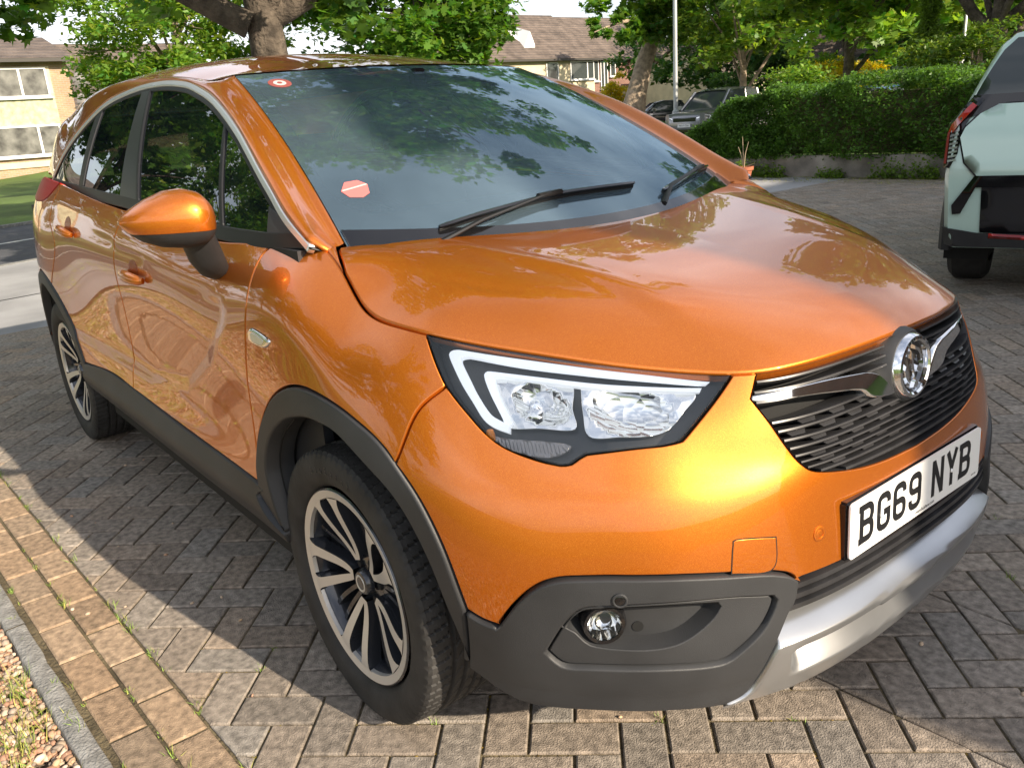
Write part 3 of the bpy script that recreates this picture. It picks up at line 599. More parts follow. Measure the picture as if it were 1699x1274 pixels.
T=np.gradient(CI,axis=0);T/=np.linalg.norm(T,axis=1)[:,None]
# inner tangents: away from the windscreen / roof; outer tangents: up the side glass
NIw=surf_normal(Wsurf,[(.97,.5)])[0]*-1
tin=[]
for i,p in enumerate(CI):
    w=np.clip((p[0]+.97)/-.12,0,1);v=np.clip((-3.05-p[0])/.12,0,1)
    nn=(NIw+np.array([.10,-.75,-.1]))*(1-w)+np.array([0,-.42,1])*w*(1-v)+np.array([-1,-.25,.25])*v;nn/=np.linalg.norm(nn)
    c=np.cross(nn,T[i]);c/=np.linalg.norm(c)
    if c@(CO[i]-p)<0: c=-c
    tin.append(c)
tin=smoothc(np.array(tin),9)
T2=np.gradient(CO,axis=0);T2/=np.linalg.norm(T2,axis=1)[:,None]
nO=surf_normal(Gsurf,CO[:,[0,2]]);tout=np.cross(nO,T2);tout/=np.linalg.norm(tout,axis=1)[:,None]
sg=np.sign((tout*(CI-CO)).sum(1))[:,None];tout=tout*sg
K=14;rows=[]
for i in range(len(CI)):
    d=np.linalg.norm(CO[i]-CI[i]);a=d*(.42-.24*np.clip((-2.3-CI[i][0])/.5,0,1))
    P0,P1,P2,P3=CI[i],CI[i]+tin[i]*a*.9,CO[i]+tout[i]*a*.9+nO[i]*.003,CO[i]+nO[i]*.003
    t=np.linspace(0,1,K)[:,None];rows.append((1-t)**3*P0+3*(1-t)**2*t*P1+3*(1-t)*t*t*P2+t**3*P3)
R_=np.array(rows);nI_=len(CI)
def gridmesh(name,G,mat_,parent,flip=False,mirror=False,thick=0):
    a,b=G.shape[:2];V=G.reshape(-1,3);F=[]
    for i in range(a-1):
        for j in range(b-1):
            f=(i*b+j,(i+1)*b+j,(i+1)*b+j+1,i*b+j+1);F.append(f[::-1] if flip else f)
    o=[mesh_obj(name,V,F,mat_,parent)]
    if mirror: o.append(mesh_obj(name,V*[1,-1,1],[f[::-1] for f in F],mat_,parent))
    return o
def orient(G,ref):
    n=np.cross(G[1,0]-G[0,0],G[0,1]-G[0,0]);return n@np.array(ref)<0
fl_=orient(R_[60:62,6:8],(0,-.6,1))
# short return flanges so that the pillar edges have thickness
Lf=R_[:,:1]-np.array([0,0,.012]);Rf=R_[:,-1:]-nO[:,None]*.014
gridmesh('roof_pillar',np.concatenate([Lf,R_,Rf],1),PA,CAR,flip=fl_,mirror=True)
# roof skin
xr=np.linspace(0,1,50);yr=np.linspace(-1,1,41);G=np.zeros((50,41,3))
ry=np.interp
for i,a in enumerate(xr):
    for j_,s in enumerate(yr):
        xf=-.878-.088*s*s if True else 0
        x=xf-.004+(-3.05-xf)*a
        yw=float(np.interp(x,[-3.12,-2.6,-1.5,-1.05,-.966,-.87],[.488,.525,.548,.543,.533,.53]))
        y=s*yw
        p=Rsurf([(x,y)])[0]
        # meet the top edge of the windscreen
        zt=Wsurf([(-s,1)])[0][2];w=np.clip(1-(xf-x)/.22,0,1)**2
        z0=Rsurf([(xf,y)])[0][2]
        G[i,j_]=(x,y,p[2]+w*(zt+.003-z0))
G[:,0]=[CI[nearest(CI,g)]*[1,-1,1]*0+g for g in G[:,0]]
gridmesh('roof',G,PA,CAR,flip=orient(G,(0,0,1)))
# tailgate and rear window
tg=np.zeros((12,21,3))
for i,a in enumerate(np.linspace(0,1,12)):
    k=a*(len(ID)-1);k0=min(int(k),len(ID)-2);p=ID[k0]+(ID[k0+1]-ID[k0])*(k-k0)
    for j_,s in enumerate(np.linspace(-1,1,21)):
        tg[i,j_]=(p[0]-.05*(1-s*s)*(a>.01)*min(1,a*3),s*abs(p[1]),p[2]+.03*(1-s*s)*(1-a))
gridmesh('rear_window',tg,M['wglass'],CAR,flip=orient(tg,(-1,0,.3)))
# windscreen: clear pane with the black border on its inside
tt=[[(-1,1.0),(1,1.0)][::1],[(1,1.0),(1,-.13)],[(1,-.13),(-1,-.13)],[(-1,-.13),(-1,1.0)]]
ws_out=[[(-.996,.995),(.996,.995)],[(.996,.995),(.996,-.12)],[(.996,-.12),(-.996,-.12)],[(-.996,-.12),(-.996,.995)]]
wso=panel('windscreen',M['wglass'],CAR,ws_out,Wsurf,-1,mirror=False,gap=0,bev=.001,depth=.003,step=.05,ds=.03)
fi=[(-.93,.60),(-.955,.30),(-.945,.20),(-.90,.150),(-.80,.135),(-.4,.14),(0,.145),(.4,.14),(.80,.115),(.90,.125),(.950,.19),(.955,.30),(.93,.60),(.94,.90),(.90,.955),(0,.965),(-.90,.955),(-.94,.90),(-.93,.60)]
ws_in=[[(-.994,.993),(.994,.993)],[(.994,.993),(.994,-.12)],[(.994,-.12),(-.994,-.12)],[(-.994,-.12),(-.994,.993)]]
panel('windscreen_border',M['frit'],wso,ws_in,Wsurf,-1,mirror=False,gap=0,bev=.0005,depth=.001,step=.05,ds=.02,off=-.0045,holes=[[fi]])
# side glass
def bz(x): return float(np.interp(x,[-2.83,-1.36,-.52,-.31,-.11],[1.146,1.105,1.058,1.054,1.066]))
inn=inset(chd,.026*cside)
def chz(x):
    k=np.argsort(inn[:,0]);return float(np.interp(x,inn[k,0],inn[k,1]))
# black belt moulding
bl=[(x,bz(x)-.006) for x in np.linspace(-2.80,-.112,24)];bu=[(x,bz(x)+.030) for x in np.linspace(-2.78,-.178,24)]
panel('belt_moulding',M['rubber'],CAR,[bl,[bl[-1],bu[-1]],bu[::-1],[bu[0],bl[0]]],**GS,off=.002,gap=0,bev=.003,depth=.03,step=.02)
# chrome strip in two lengths
chi=inset(chd,.018*cside);spl_=int(((chd[:,0]+1.50)**2+(chd[:,1]>1.4)*-.0).argmin())
for a,b in ((0,spl_),(spl_,len(chd)-1)):
    s1=[tuple(p) for p in chd[a:b+1]];s2=[tuple(p) for p in chi[a:b+1]]
    g_=lambda q:np.full(len(q),.006)
    panel('window_chrome',M['satin'],CAR,[s1,[s1[-1],s2[-1]],s2[::-1],[s2[0],s1[0]]],**GS,off=.004,gap=.0006,bev=.004,depth=.015,step=.02,ds=.008)
# black frame behind the chrome
chb=inset(chd,.029*cside)[4:];chi2=chi[4:]
s1=[tuple(p) for p in chi2];s2=[tuple(p) for p in chb]
panel('window_seal',M['rubber'],CAR,[s1,[s1[-1],s2[-1]],s2[::-1],[s2[0],s1[0]]],**GS,off=-.001,gap=0,bev=.002,depth=.02,step=.02,ds=.008)
def quadG(name,m,x0b,x1b,x0t,x1t,off=.001,parent=CAR,step=.04,top=None,**k):
    """panel between two leaning edges, under the chrome line"""
    zb0,zb1=bz(x0b)+.026,bz(x1b)+.026
    L=np.linspace(0,1,14)
    def edge_(xb,xt,zb):
        # climb from the belt to the chrome line
        zt=chz(xt);return [(xb+(xt-xb)*t,zb+(zt-zb)*t) for t in (0,.5,1)]
    e0=edge_(x0b,x0t,zb0);e1=edge_(x1b,x1t,zb1)
    tp=[(x,chz(x)) for x in np.linspace(x0t,x1t,16)] if abs(x1t-x0t)>.03 else [e0[-1],e1[-1]]
    bt=[(x,bz(x)+.026) for x in np.linspace(x0b,x1b,6)]
    return panel(name,m,parent,[bt,e1,tp[::-1],e0[::-1]],**GS,off=off,step=step,gap=.0005,bev=.0015,depth=.02,**k)
quadG('b_pillar_trim',M['bpillar'],-1.475,-1.275,-1.64,-1.545,off=.001)
quadG('door_glass',M['glass'],-1.28,-.575,-1.55,-.725,off=-.004)
quadG('window_seal',M['rubber'],-1.285,-1.262,-1.555,-1.535,off=.002)
quadG('quarter_light_bar',M['rubber'],-.575,-.552,-.725,-.702,off=.001)
quadG('front_quarter_glass',M['glass'],-.555,-.31,-.705,-.335,off=-.004)
quadG('rear_door_glass',M['glass'],-2.10,-1.47,-2.21,-1.635,off=-.004)
quadG('quarter_light_bar',M['rubber'],-2.13,-2.06,-2.24,-2.16,off=.001)
quadG('rear_quarter_glass',M['glass'],-2.74,-2.12,-2.62,-2.23,off=-.004)
# mirror sail panel
sp=[(-.318,bz(-.3)+.026),(-.150,bz(-.15)+.026),(-.335,chz(-.335)-.004)]
panel('mirror_sail',M['clad'],CAR,[[sp[0],sp[1]],[sp[1],sp[2]],[sp[2],sp[0]]],**GS,off=.001,step=.03,gap=.001,bev=.002,depth=.012)
# ---------------------------------------------------------------- generic solids
def box_mesh(x0,x1,y0,y1,z0,z1):
    V=[(x,y,z) for x in (x0,x1) for y in (y0,y1) for z in (z0,z1)]
    F=[(0,1,3,2),(4,6,7,5),(0,4,5,1),(2,3,7,6),(0,2,6,4),(1,5,7,3)];return V,F
class MB:
    def __init__(s): s.V=[];s.F=[]
    def add(s,V,F):
        o=len(s.V);s.V+=[tuple(v) for v in V];s.F+=[tuple(i+o for i in f) for f in F];return s
    def box(s,x0,x1,y0,y1,z0,z1): return s.add(*box_mesh(x0,x1,y0,y1,z0,z1))
    def tube(s,pts,rad,n=8,cap=True,flat=1):
        pts=[Vector(p) for p in pts];V=[];F=[];up=None
        rad=rad if hasattr(rad,'__len__') else [rad]*len(pts)
        for i,p in enumerate(pts):
            t=(pts[min(i+1,len(pts)-1)]-pts[max(i-1,0)]).normalized()
            if up is None: up=Vector((0,0,1)) if abs(t.z)<.9 else Vector((1,0,0))
            a=t.cross(up).normalized();b=a.cross(t).normalized();up=b
            for k in range(n):
                g=2*math.pi*k/n;V.append(p+(a*math.cos(g)+b*math.sin(g)*flat)*rad[i])
        for i in range(len(pts)-1):
            for k in range(n):
                F.append((i*n+k,i*n+(k+1)%n,(i+1)*n+(k+1)%n,(i+1)*n+k))
        if cap: F.append(tuple(range(n))[::-1]);F.append(tuple((len(pts)-1)*n+k for k in range(n)))
        return s.add(V,F)
    def lathe(s,prof,n=48,axis='y',c=(0,0,0),close=False):
        """prof: list of (r, h)"""
        V=[];F=[];m=len(prof)
        for k in range(n):
            a=2*math.pi*k/n;ca,sa=math.cos(a),math.sin(a)
            for r,h in prof:
                p={'y':(r*ca,h,r*sa),'z':(r*ca,r*sa,h),'x':(h,r*ca,r*sa)}[axis];V.append((p[0]+c[0],p[1]+c[1],p[2]+c[2]))
        for k in range(n):
            for i in range(m-1):
                F.append((k*m+i,k*m+i+1,((k+1)%n)*m+i+1,((k+1)%n)*m+i))
        return s.add(V,F)
    def build(s,name,m,parent=None,smooth=False,angle=35,bevel=0):
        me=bpy.data.meshes.new(name);me.from_pydata(s.V,[],s.F);me.materials.append(m)
        bm=bmesh.new();bm.from_mesh(me);bmesh.ops.recalc_face_normals(bm,faces=bm.faces)
        if bevel: bmesh.ops.bevel(bm,geom=bm.edges[:],offset=bevel,segments=2,affect='EDGES',clamp_overlap=True)
        if smooth:
            for f in bm.faces: f.smooth=True
            for e in bm.edges:
                if len(e.link_faces)==2 and e.calc_face_angle(0)>math.radians(angle): e.smooth=False
        bm.to_mesh(me);bm.free();o=bpy.data.objects.new(name,me);COL.objects.link(o)
        if parent: o.parent=parent
        return o
def mirror_obj(o,parent=None):
    """a left-hand copy of a right-hand part (mesh mirrored in y)"""
    me=o.data.copy()
    n=len(me.vertices);co=np.empty(n*3);me.vertices.foreach_get('co',co);co=co.reshape(-1,3)
    W=np.array(o.matrix_basis)
    co=co@W[:3,:3].T+W[:3,3];co[:,1]*=-1;me.vertices.foreach_set('co',co.ravel());me.flip_normals();me.update()
    c=bpy.data.objects.new(o.name.split('.')[0],me);COL.objects.link(c);c.parent=parent or o.parent
    return c
def Poff(uv,d):
    uv=np.atleast_2d(uv);return Psurf(uv)-surf_normal(Psurf,uv)*d
# ---------------------------------------------------------------- headlights
hl=[hl_a,hl_b,O2('hl_kick'),O2('hl_bot'),O2('hl_in')[:-1]+[tip2],[tip2,hl_tip]]
for sidev in (0,):
    hb=panel('headlight',M['lampdark'],CAR,hl,**PS,off=-.052,gap=.001,bev=.002,depth=.004,step=.02)
    # walls of the housing
    ring=outline(hl,.01);top=Poff(ring,-.001);bot=Poff(ring,-.056);n=len(ring)
    V=np.vstack([top,bot]);F=[(i,(i+1)%n,n+(i+1)%n,n+i) for i in range(n)]
    w1=mesh_obj('headlight_wall',V,F,M['lampdark'],hb[0]);w2=mesh_obj('headlight_wall',V*[1,-1,1],[f[::-1] for f in F],M['lampdark'],hb[1])
    def hp(name,m,segs,**k):
        a,b=panel(name,m,None,segs,Psurf,-1,**k);a.parent=hb[0];b.parent=hb[1];return a,b
    do,di,d2o,d2i=O2('drl_o'),O2('drl_i'),O2('drl2_o'),O2('drl2_i')
    hp('light_guide',M['drl'],[do,[do[-1],di[-1]],di[::-1],[di[0],do[0]]],off=-.010,gap=0,bev=.002,depth=.012,step=.01,ds=.006)
    hp('light_guide',M['drl'],[d2o,[d2o[-1],d2i[-1]],d2i[::-1],[d2i[0],d2o[0]]],off=-.012,gap=0,bev=.002,depth=.012,step=.01,ds=.006)
    # reflector bowls: dished cups
    def bowl(segs,dpt,cen,rr):
        def of(q):
            d=np.sqrt(((q[:,0]-cen[0])/1.0)**2+(q[:,1]-cen[1])**2)/rr;return -.026-dpt*np.clip(1-d*d,0,1)
        return hp('reflector_bowl',M['bowl'],segs,off=of,gap=0,bev=.001,depth=.01,step=.008,ds=.008)
    b1,b2=O2('bowl1'),O2('bowl2');sc_=lambda B,k:[tuple(np.mean(B,0)+(np.array(p)-np.mean(B,0))*k) for p in B];b1=sc_(b1,1.10);b2=sc_(b2,1.07)
    c1_=np.mean(b1,0);c2_=np.mean(b2,0)
    bowl([b1+[b1[0]]],.020,c1_+[-.01,.004],.055);bowl([b2+[b2[0]]],.020,c2_+[-.0,.0],.075)
    for cc,r in ((c1_,.012),):
        p=Poff([cc],-.036)[0];nrm=-surf_normal(Psurf,[cc])[0]
        mb=MB().lathe([(0,.020),(r*.6,.018),(r*.92,.010),(r,0),(r*1.12,-.002),(r*1.15,-.012)],32,'z')
        o=mb.build('projector_lens',M['cglass'] if 0 else M['chrome'],hb[0],smooth=True);o.matrix_basis=Matrix.Translation(p)@Vector(nrm).to_track_quat('Z','Y').to_matrix().to_4x4();mirror_obj(o,hb[1])
    ind=O2('ind')
    hp('indicator',M['amber'],[ind+[ind[0]]],off=lambda q:-.026+.0015*np.sin(q[:,0]*900),gap=0,bev=.001,depth=.01,step=.0035,ds=.006,aspect=4)
    p=Poff([ind[0]],-.024)[0];o=MB().lathe([(0,.012),(.006,.010),(.009,0),(.009,-.01)],16,'z').build('indicator_bulb',M['orangebulb'],hb[0],smooth=True)
    o.matrix_basis=Matrix.Translation(p+np.array([.006,-.0,.0]));mirror_obj(o,hb[1])
    hp('headlight_glass',M['cglass'],hl,off=.0015,gap=.002,bev=.003,depth=.006,step=.015)
    # rubber edge around the lens
# ---------------------------------------------------------------- grille
gr_r=[ga,glow];gr=[[gs0,(0,1.046)],[(0,1.046),(-gs0[0],1.046)],symu(ga)[::1],symu(glow)]
gr=[ga,glow]+[symu(s) for s in [ga,glow][::-1]]+[[(-gs0[0],1.05),(0,1.047)],[(0,1.047),gs0]]
gri=panel('grille',M['dark'],CAR,gr,Psurf,-1,mirror=False,off=-.060,gap=0,bev=.001,depth=.004,step=.03)
ring=outline(gr,.012);n=len(ring);top=Poff(ring,-.002);bot=Poff(ring,-.064)
mesh_obj('grille_frame',np.vstack([top,bot]),[(i,(i+1)%n,n+(i+1)%n,n+i) for i in range(n)],M['grille'],gri)
ringg=ring
def urange(v,ring,pad=.004):
    us=np.linspace(0,.6,900);q=np.stack([us,us*0+v],1);m=inpoly(q,ring);return us[m].max()-pad if m.any() else None
def slat(v0,prof,mtl,parent,name,ring,umin=None,sag=0,nu=70,upad=.004,ripple=0):
    """horizontal bar; prof = [(dv, doff)...] closed cross-section"""
    um=urange(v0,ring,upad)
    if um is None: return
    rngs=[(-um,um)] if umin is None else [(umin,um),(-um,-umin)]
    for a,b in rngs:
        us=np.linspace(a,b,nu if umin is None else nu//2);m=len(prof);V=[];
        for u_ in us:
            vv=v0+sag*(1-(u_/um)**2)
            for dv,do in prof:
                V.append(Poff([(u_,vv+dv)],do)[0])
        V=np.array(V);N=len(us)
        F=[(i*m+k,i*m+(k+1)%m,(i+1)*m+(k+1)%m,(i+1)*m+k) for i in range(N-1) for k in range(m)]+[tuple(range(m)),tuple((N-1)*m+k for k in range(m))[::-1]]
        MB().add(V,F).build(name,mtl,parent,smooth=True,angle=30)
pf=[(.0045,-.004),(.006,-.010),(.004,-.050),(-.006,-.050),(-.012,-.016),(-.009,-.010),(-.002,-.0035)]
for v0 in (1.022,.988,.954): slat(v0,pf,M['grille'],gri,'grille_slat',ringg,umin=.070)
for v0 in (.880,.848): slat(v0,pf,M['grille'],gri,'grille_slat',ringg,umin=.060)
for v0 in (.816,.786,.757,.729,.702,.677,.654): slat(v0,pf,M['grille'],gri,'grille_slat',ringg,sag=-.006)
# small raised blades between the slats
for v0,us in ((.864,(.30,.22,.14)),(.832,(.33,.25,.17,.1)),(.801,(.28,.2,.12,.04)),(.771,(.25,.17,.08)),(.743,(.29,.21,.12,.03)),(.715,(.27,.18,.1)),(.689,(.24,.15,.06))):
    for u_ in us:
        for s in (1,-1):
            if not inpoly(np.array([[u_+.02,v0]]),ringg)[0]: continue
            V=[Poff([(s*(u_+du),v0+dv)],do)[0] for du,dv,do in ((-.022,.004,-.016),(.022,.004,-.016),(.016,-.008,-.010),(-.016,-.008,-.010),(-.022,.004,-.045),(.022,.004,-.045),(.016,-.008,-.045),(-.016,-.008,-.045))]
            MB().add(V,[(0,1,2,3),(0,4,5,1),(1,5,6,2),(2,6,7,3),(3,7,4,0)]).build('grille_blade',M['grille'],gri)
br=[O2('bar'),O2('bar2'),O2('bar3'),O2('bar4')]
def baroff(q): return -.004+.0*q[:,0]+.010*_sst((.40-q[:,0])/.34)
panel('chrome_wing',M['chrome'],CAR,br,Psurf,-1,off=baroff,gap=0,bev=.006,depth=.04,step=.012,ds=.008)
# badge
bc=Vector((.800,0,.788));tilt=Matrix.Rotation(math.radians(-4),4,'Y')
def at_badge(o): o.matrix_basis=Matrix.Translation(bc)@tilt;return o
bez=at_badge(MB().lathe([(0,.0),(.055,.004),(.068,.004),(.073,-.004),(.082,-.032),(.095,-.06),(.095,-.08)],64,'x').build('badge_housing',M['clad'],gri,smooth=True))
rg=at_badge(MB().lathe([(.0485,.006),(.050,.016),(.054,.019),(.060,.0175),(.0645,.011),(.0655,.002)],72,'x').build('badge_ring',M['chrome'],gri,smooth=True))
at_badge(MB().lathe([(0,.0075),(.0495,.0075)],48,'x').build('badge_disc',M['gloss'],gri,smooth=True))
def badge_relief(polys,x0,x1,name,m):
    mb=MB()
    for P in polys:
        c=np.mean(P,0);n=len(P);V=[(x0,y,z) for y,z in P]+[(x1,c[0]+(y-c[0])*.72,c[1]+(z-c[1])*.72) for y,z in P]
        mb.add(V,[tuple(range(n,2*n))]+[(i,(i+1)%n,n+(i+1)%n,n+i) for i in range(n)])
    return at_badge(mb.build(name,m,gri))
# winged beast emblem with a flag, in relief (y to the car's left; seen from the front left is right)
E_=lambda L:[(-x/1000,z/1000) for x,z in L]
badge_relief([E_([(10,38),(16,44),(14,20),(6,-4),(-2,-30),(-10,-44),(-4,-20),(2,4),(6,22)]),           # raised wing
  E_([(-4,42),(4,46),(2,36),(-12,30),(-22,18),(-26,2),(-32,2),(-28,22),(-18,36)]),                 # tail sweep
  E_([(-38,18),(-24,22),(-24,12),(-30,4),(-34,10)]),                                               # flag
  E_([(-22,-2),(-10,2),(-4,-8),(-12,-14),(-28,-18),(-34,-10)]),                                    # fore leg
  E_([(20,-6),(34,14),(40,4),(36,-14),(26,-28),(12,-38),(18,-24)]),                                # flank
  E_([(-14,-28),(0,-30),(8,-42),(-8,-46),(-20,-40)]),E_([(22,30),(32,32),(30,24),(24,20)])],.0078,.0145,'badge_emblem',M['chrome'])
def text_on(txt,size,m,parent,place,name,ext=.0006,font=None,align='CENTER'):
    cu=bpy.data.curves.new(name,'FONT');cu.body=txt;cu.size=size;cu.extrude=ext;cu.align_x=align;cu.align_y='CENTER'
    tmp=bpy.data.objects.new(name,cu);dg=bpy.context.evaluated_depsgraph_get()
    COL.objects.link(tmp);dg.update();me=bpy.data.meshes.new_from_object(tmp.evaluated_get(bpy.context.evaluated_depsgraph_get()))
    COL.objects.unlink(tmp);bpy.data.objects.remove(tmp)
    me.materials.clear();me.materials.append(m);o=bpy.data.objects.new(name,me);COL.objects.link(o);o.matrix_basis=place
    if parent: o.parent=parent
    return o
# letters round the top of the ring
FX=Matrix(((0,0,1,0),(1,0,0,0),(0,1,0,0),(0,0,0,1)))      # text plane -> facing +x, reading left to right from the front
for k_,chx in enumerate('VAUXHALL'):
    a=math.radians(66-k_*19);text_on(chx,.0095,M['gloss'],gri,Matrix.Translation(bc)@tilt@Matrix.Translation((.0192,-math.sin(a)*.0572,math.cos(a)*.0572))@FX@Matrix.Rotation(a,4,'Z'),'badge_letter')
# ---------------------------------------------------------------- lower grille, skid plate
skt=O2('skid_top')[:3]+[(0,.396)];
lgr=[c4[-1:]+lg_mid[1:]+[],[(0,.478),(0,.396)],skt[::-1],[skt[0],c4[-1]]]
lg_r=[[c4[-1],lg_mid[1],lg_mid[2],(0,.478)]];lg_b=[[(0,.396)]+skt[:-1][::-1]];lg_s=[[skt[0],ci[0]]]
lgp=lg_r+[symu(s) for s in lg_r]+[symu(s) for s in lg_s[::-1]]+[symu(s) for s in lg_b]+lg_b+lg_s
lgo=panel('lower_grille',M['dark'],CAR,lgp,Psurf,-1,mirror=False,off=-.045,gap=-.004,bev=.001,depth=.004,step=.03)
ringl=outline(lgp,.012)
pf2=[(.004,-.002),(.005,-.008),(.004,-.04),(-.006,-.04),(-.011,-.012),(-.007,-.004)]
for v0 in (.470,.450,.430): slat(v0,pf2,M['grille'],lgo,'grille_slat',ringl,nu=50,upad=.002)
si=O2('skid_in');sb=O2('skid_bot')[:3]+[(0,.212)]
sk_r=[si[::-1],skt];
sk=[skt]+[symu(skt)]+[symu(si)[::-1][::-1] if 0 else [(-p[0],p[1]) for p in si]]+[[(-p[0],p[1]) for p in sb]]+[sb[::-1]]+[si[::-1]]
def skoff(q):
    u_=np.abs(q[:,0]);v=q[:,1]+.012*_sst((.25-u_)/.25)
    A=np.interp(v,[.20,.232,.246,.290,.332,.342,.349,.368,.418],[-.014,.004,.017,.018,-.040,-.042,.010,.014,-.060])
    B=np.interp(v,[.20,.232,.246,.368,.418],[-.014,.004,.017,.014,-.060])
    g=_sst((.395-u_)/.04);return A*g+B*(1-g)
panel('skid_plate',M['silver'],CAR,sk,Psurf,-1,mirror=False,off=skoff,gap=.001,bev=.004,depth=.05,step=.0065,ds=.0065)
# silver chin strip under the cladding
co_=O2('chin_out')
# parking sensors, tow cover, fog lamps
def disc(name,uv,r,m,parent,off,dome=.0,rim=None,rimm=None):
    p=Poff([uv],off)[0];nrm=-surf_normal(Psurf,[uv])[0]
    Mx=Matrix.Translation(p)@Vector(nrm).to_track_quat('Z','Y').to_matrix().to_4x4()
    o=MB().lathe([(0,dome),(r*.6,dome*.85),(r*.9,dome*.4),(r,0),(r,-.01)],28,'z').build(name,m,parent,smooth=True);o.matrix_basis=Mx
    rs=[o]
    if rim:
        q=MB().lathe([(r,-.004),(r,.0012),(r+rim*.5,.0018),(r+rim,.0008),(r+rim,-.006)],28,'z').build(name+'_ring',rimm,o,smooth=True);rs.append(q)
    c=mirror_obj(o)
    if rim:
        q2=mirror_obj(q,c) if False else None
        qm=q.data.copy();q2=bpy.data.objects.new(q.name.split('.')[0],qm);COL.objects.link(q2);q2.matrix_basis=Matrix.Scale(-1,4,(0,1,0))@Mx;q2.parent=c
        c.matrix_basis=Matrix()
    return o,c
disc('parking_sensor',O['sensor'][0],.0095,M['gloss'],CAR,.0095,.001,.004,M['clad'])
disc('parking_sensor',O['sensor2'][0],.0085,M['paint'],CAR,.0005,.001,.006,M['paint'])
tw=O2('tow')
V,F,N=panel_mesh([tw+[tw[0]]],Psurf,-1,off=.0012,gap=0,bev=.0012,depth=.002,step=.02,ds=.006);mesh_obj('tow_eye_cover',M and V,F,PA,CAR,N)
# dark line round the cover
rg_=outline([tw+[tw[0]]],.006);rd_=ring_dirs(rg_);n=len(rg_)
mesh_obj('cover_gap',np.vstack([Poff(rg_+rd_*.0016,.0006),Poff(rg_-rd_*.0004,.0006)]),[(i,(i+1)%n,n+(i+1)%n,n+i) for i in range(n)],M['dark'],CAR)
# fog lamp pocket
def pocoff(q): return -.030+.0*q[:,0]
fi_=[fi1,fi2]
pko=panel('fog_lamp_recess',M['clad'],CAR,fi_,**PS,off=-.034,gap=-.006,bev=.001,depth=.002,step=.012)
ring=outline(fi_,.008);n=len(ring);dd=ring_dirs(ring)
V=np.vstack([Poff(ring,-.004),Poff(ring-dd*.010,-.034)])
mesh_obj('recess_wall',V,[(i,(i+1)%n,n+(i+1)%n,n+i) for i in range(n)],M['clad'],pko[0]);mesh_obj('recess_wall',V*[1,-1,1],[(i,(i+1)%n,n+(i+1)%n,n+i)[::-1] for i in range(n)],M['clad'],pko[1])
fl0=O['fog_lamp'][0];fr_=.036
p=Poff([fl0],-.020)[0];nrm=-surf_normal(Psurf,[fl0])[0];nrm=(nrm+np.array([.35,0,0]));nrm/=np.linalg.norm(nrm)
Mx=Matrix.Translation(p)@Vector(nrm).to_track_quat('Z','Y').to_matrix().to_4x4()
fo=MB().lathe([(.030,.012),(.036,.013),(.040,.006),(.042,-.02)],40,'z').build('fog_lamp',M['gloss'],CAR,smooth=True);fo.matrix_basis=Mx
f2=MB().lathe([(0,-.016),(.012,-.014),(.022,-.006),(.031,.009)],36,'z').build('lamp_reflector',M['bowl'],fo,smooth=True)
f3=MB().lathe([(0,.015),(.012,.0145),(.022,.013),(.031,.010)],36,'z').build('lamp_glass',M['cglass'],fo,smooth=True)
fom=bpy.data.objects.new('fog_lamp',fo.data.copy());COL.objects.link(fom);fom.parent=CAR;fom.matrix_basis=Matrix.Scale(-1,4,(0,1,0))@Mx
for c in (f2,f3):
    q=c.copy();COL.objects.link(q);q.parent=fom
disc('recess_hole',O['hole'][0],.010,M['dark'],CAR,-.0325,0)
# ---------------------------------------------------------------- number plate
pc=Vector((.8445,0,.542));ptl=Matrix.Rotation(math.radians(-1.5),4,'Y')
PLM=Matrix.Translation(pc)@ptl
# plinth follows the bumper
mb=MB();hy=.2635;hz=.058
mb.box(-.055,-.0025,-hy,hy,-hz,hz);pl=mb.build('plate_plinth',M['gloss'],CAR,bevel=.004);pl.matrix_basis=PLM
def rrect(w,h,r,n=6):
    P=[]
    for cx,cy,a0 in ((w-r,h-r,0),(-w+r,h-r,90),(-w+r,-h+r,180),(w-r,-h+r,270)):
        for k in range(n+1):
            a=math.radians(a0+90*k/n);P.append((cx+r*math.cos(a),cy+r*math.sin(a)))
    return P
def prism_x(P,x0,x1):
    n=len(P);V=[(x0,y,z) for y,z in P]+[(x1,y,z) for y,z in P]
    return V,[tuple(range(n)),tuple(range(n,2*n))[::-1]]+[(i,(i+1)%n,n+(i+1)%n,n+i) for i in range(n)]
pt=MB().add(*prism_x(rrect(.260,.0555,.010),-.0022,.0016)).build('number_plate',M['plate'],CAR);pt.matrix_basis=PLM
# plate characters drawn as 14 mm strokes, 50 x 79 mm
def arcp(cx,cy,rx,ry,a0,a1,n=8): return [(cx+rx*math.cos(math.radians(a0+(a1-a0)*k/n)),cy+ry*math.sin(math.radians(a0+(a1-a0)*k/n))) for k in range(n+1)]
w2,h2=.018,.0325;rc=.0135
def stroke(mb,P,wd=.0137,closed=False,x=.0022):
    P=[Vector((a,b)) for a,b in P];n=len(P);Lf=[];Rt=[]
    for i,p in enumerate(P):
        a=P[(i-1)%n] if (closed or i>0) else None;b=P[(i+1)%n] if (closed or i<n-1) else None
        d1=(p-a).normalized() if a is not None else None;d2=(b-p).normalized() if b is not None else None
        if d1 is None: d1=d2
        if d2 is None: d2=d1
        n1=Vector((-d1.y,d1.x));n2=Vector((-d2.y,d2.x));m=(n1+n2).normalized();m=m/max(.45,m.dot(n1))
        Lf.append(p+m*wd/2);Rt.append(p-m*wd/2)
    V=[(x,a.x,a.y) for a in Lf]+[(x,a.x,a.y) for a in Rt]
    r=range(n if closed else n-1)
    mb.add(V,[(i,(i+1)%n,n+(i+1)%n,n+i) for i in r])
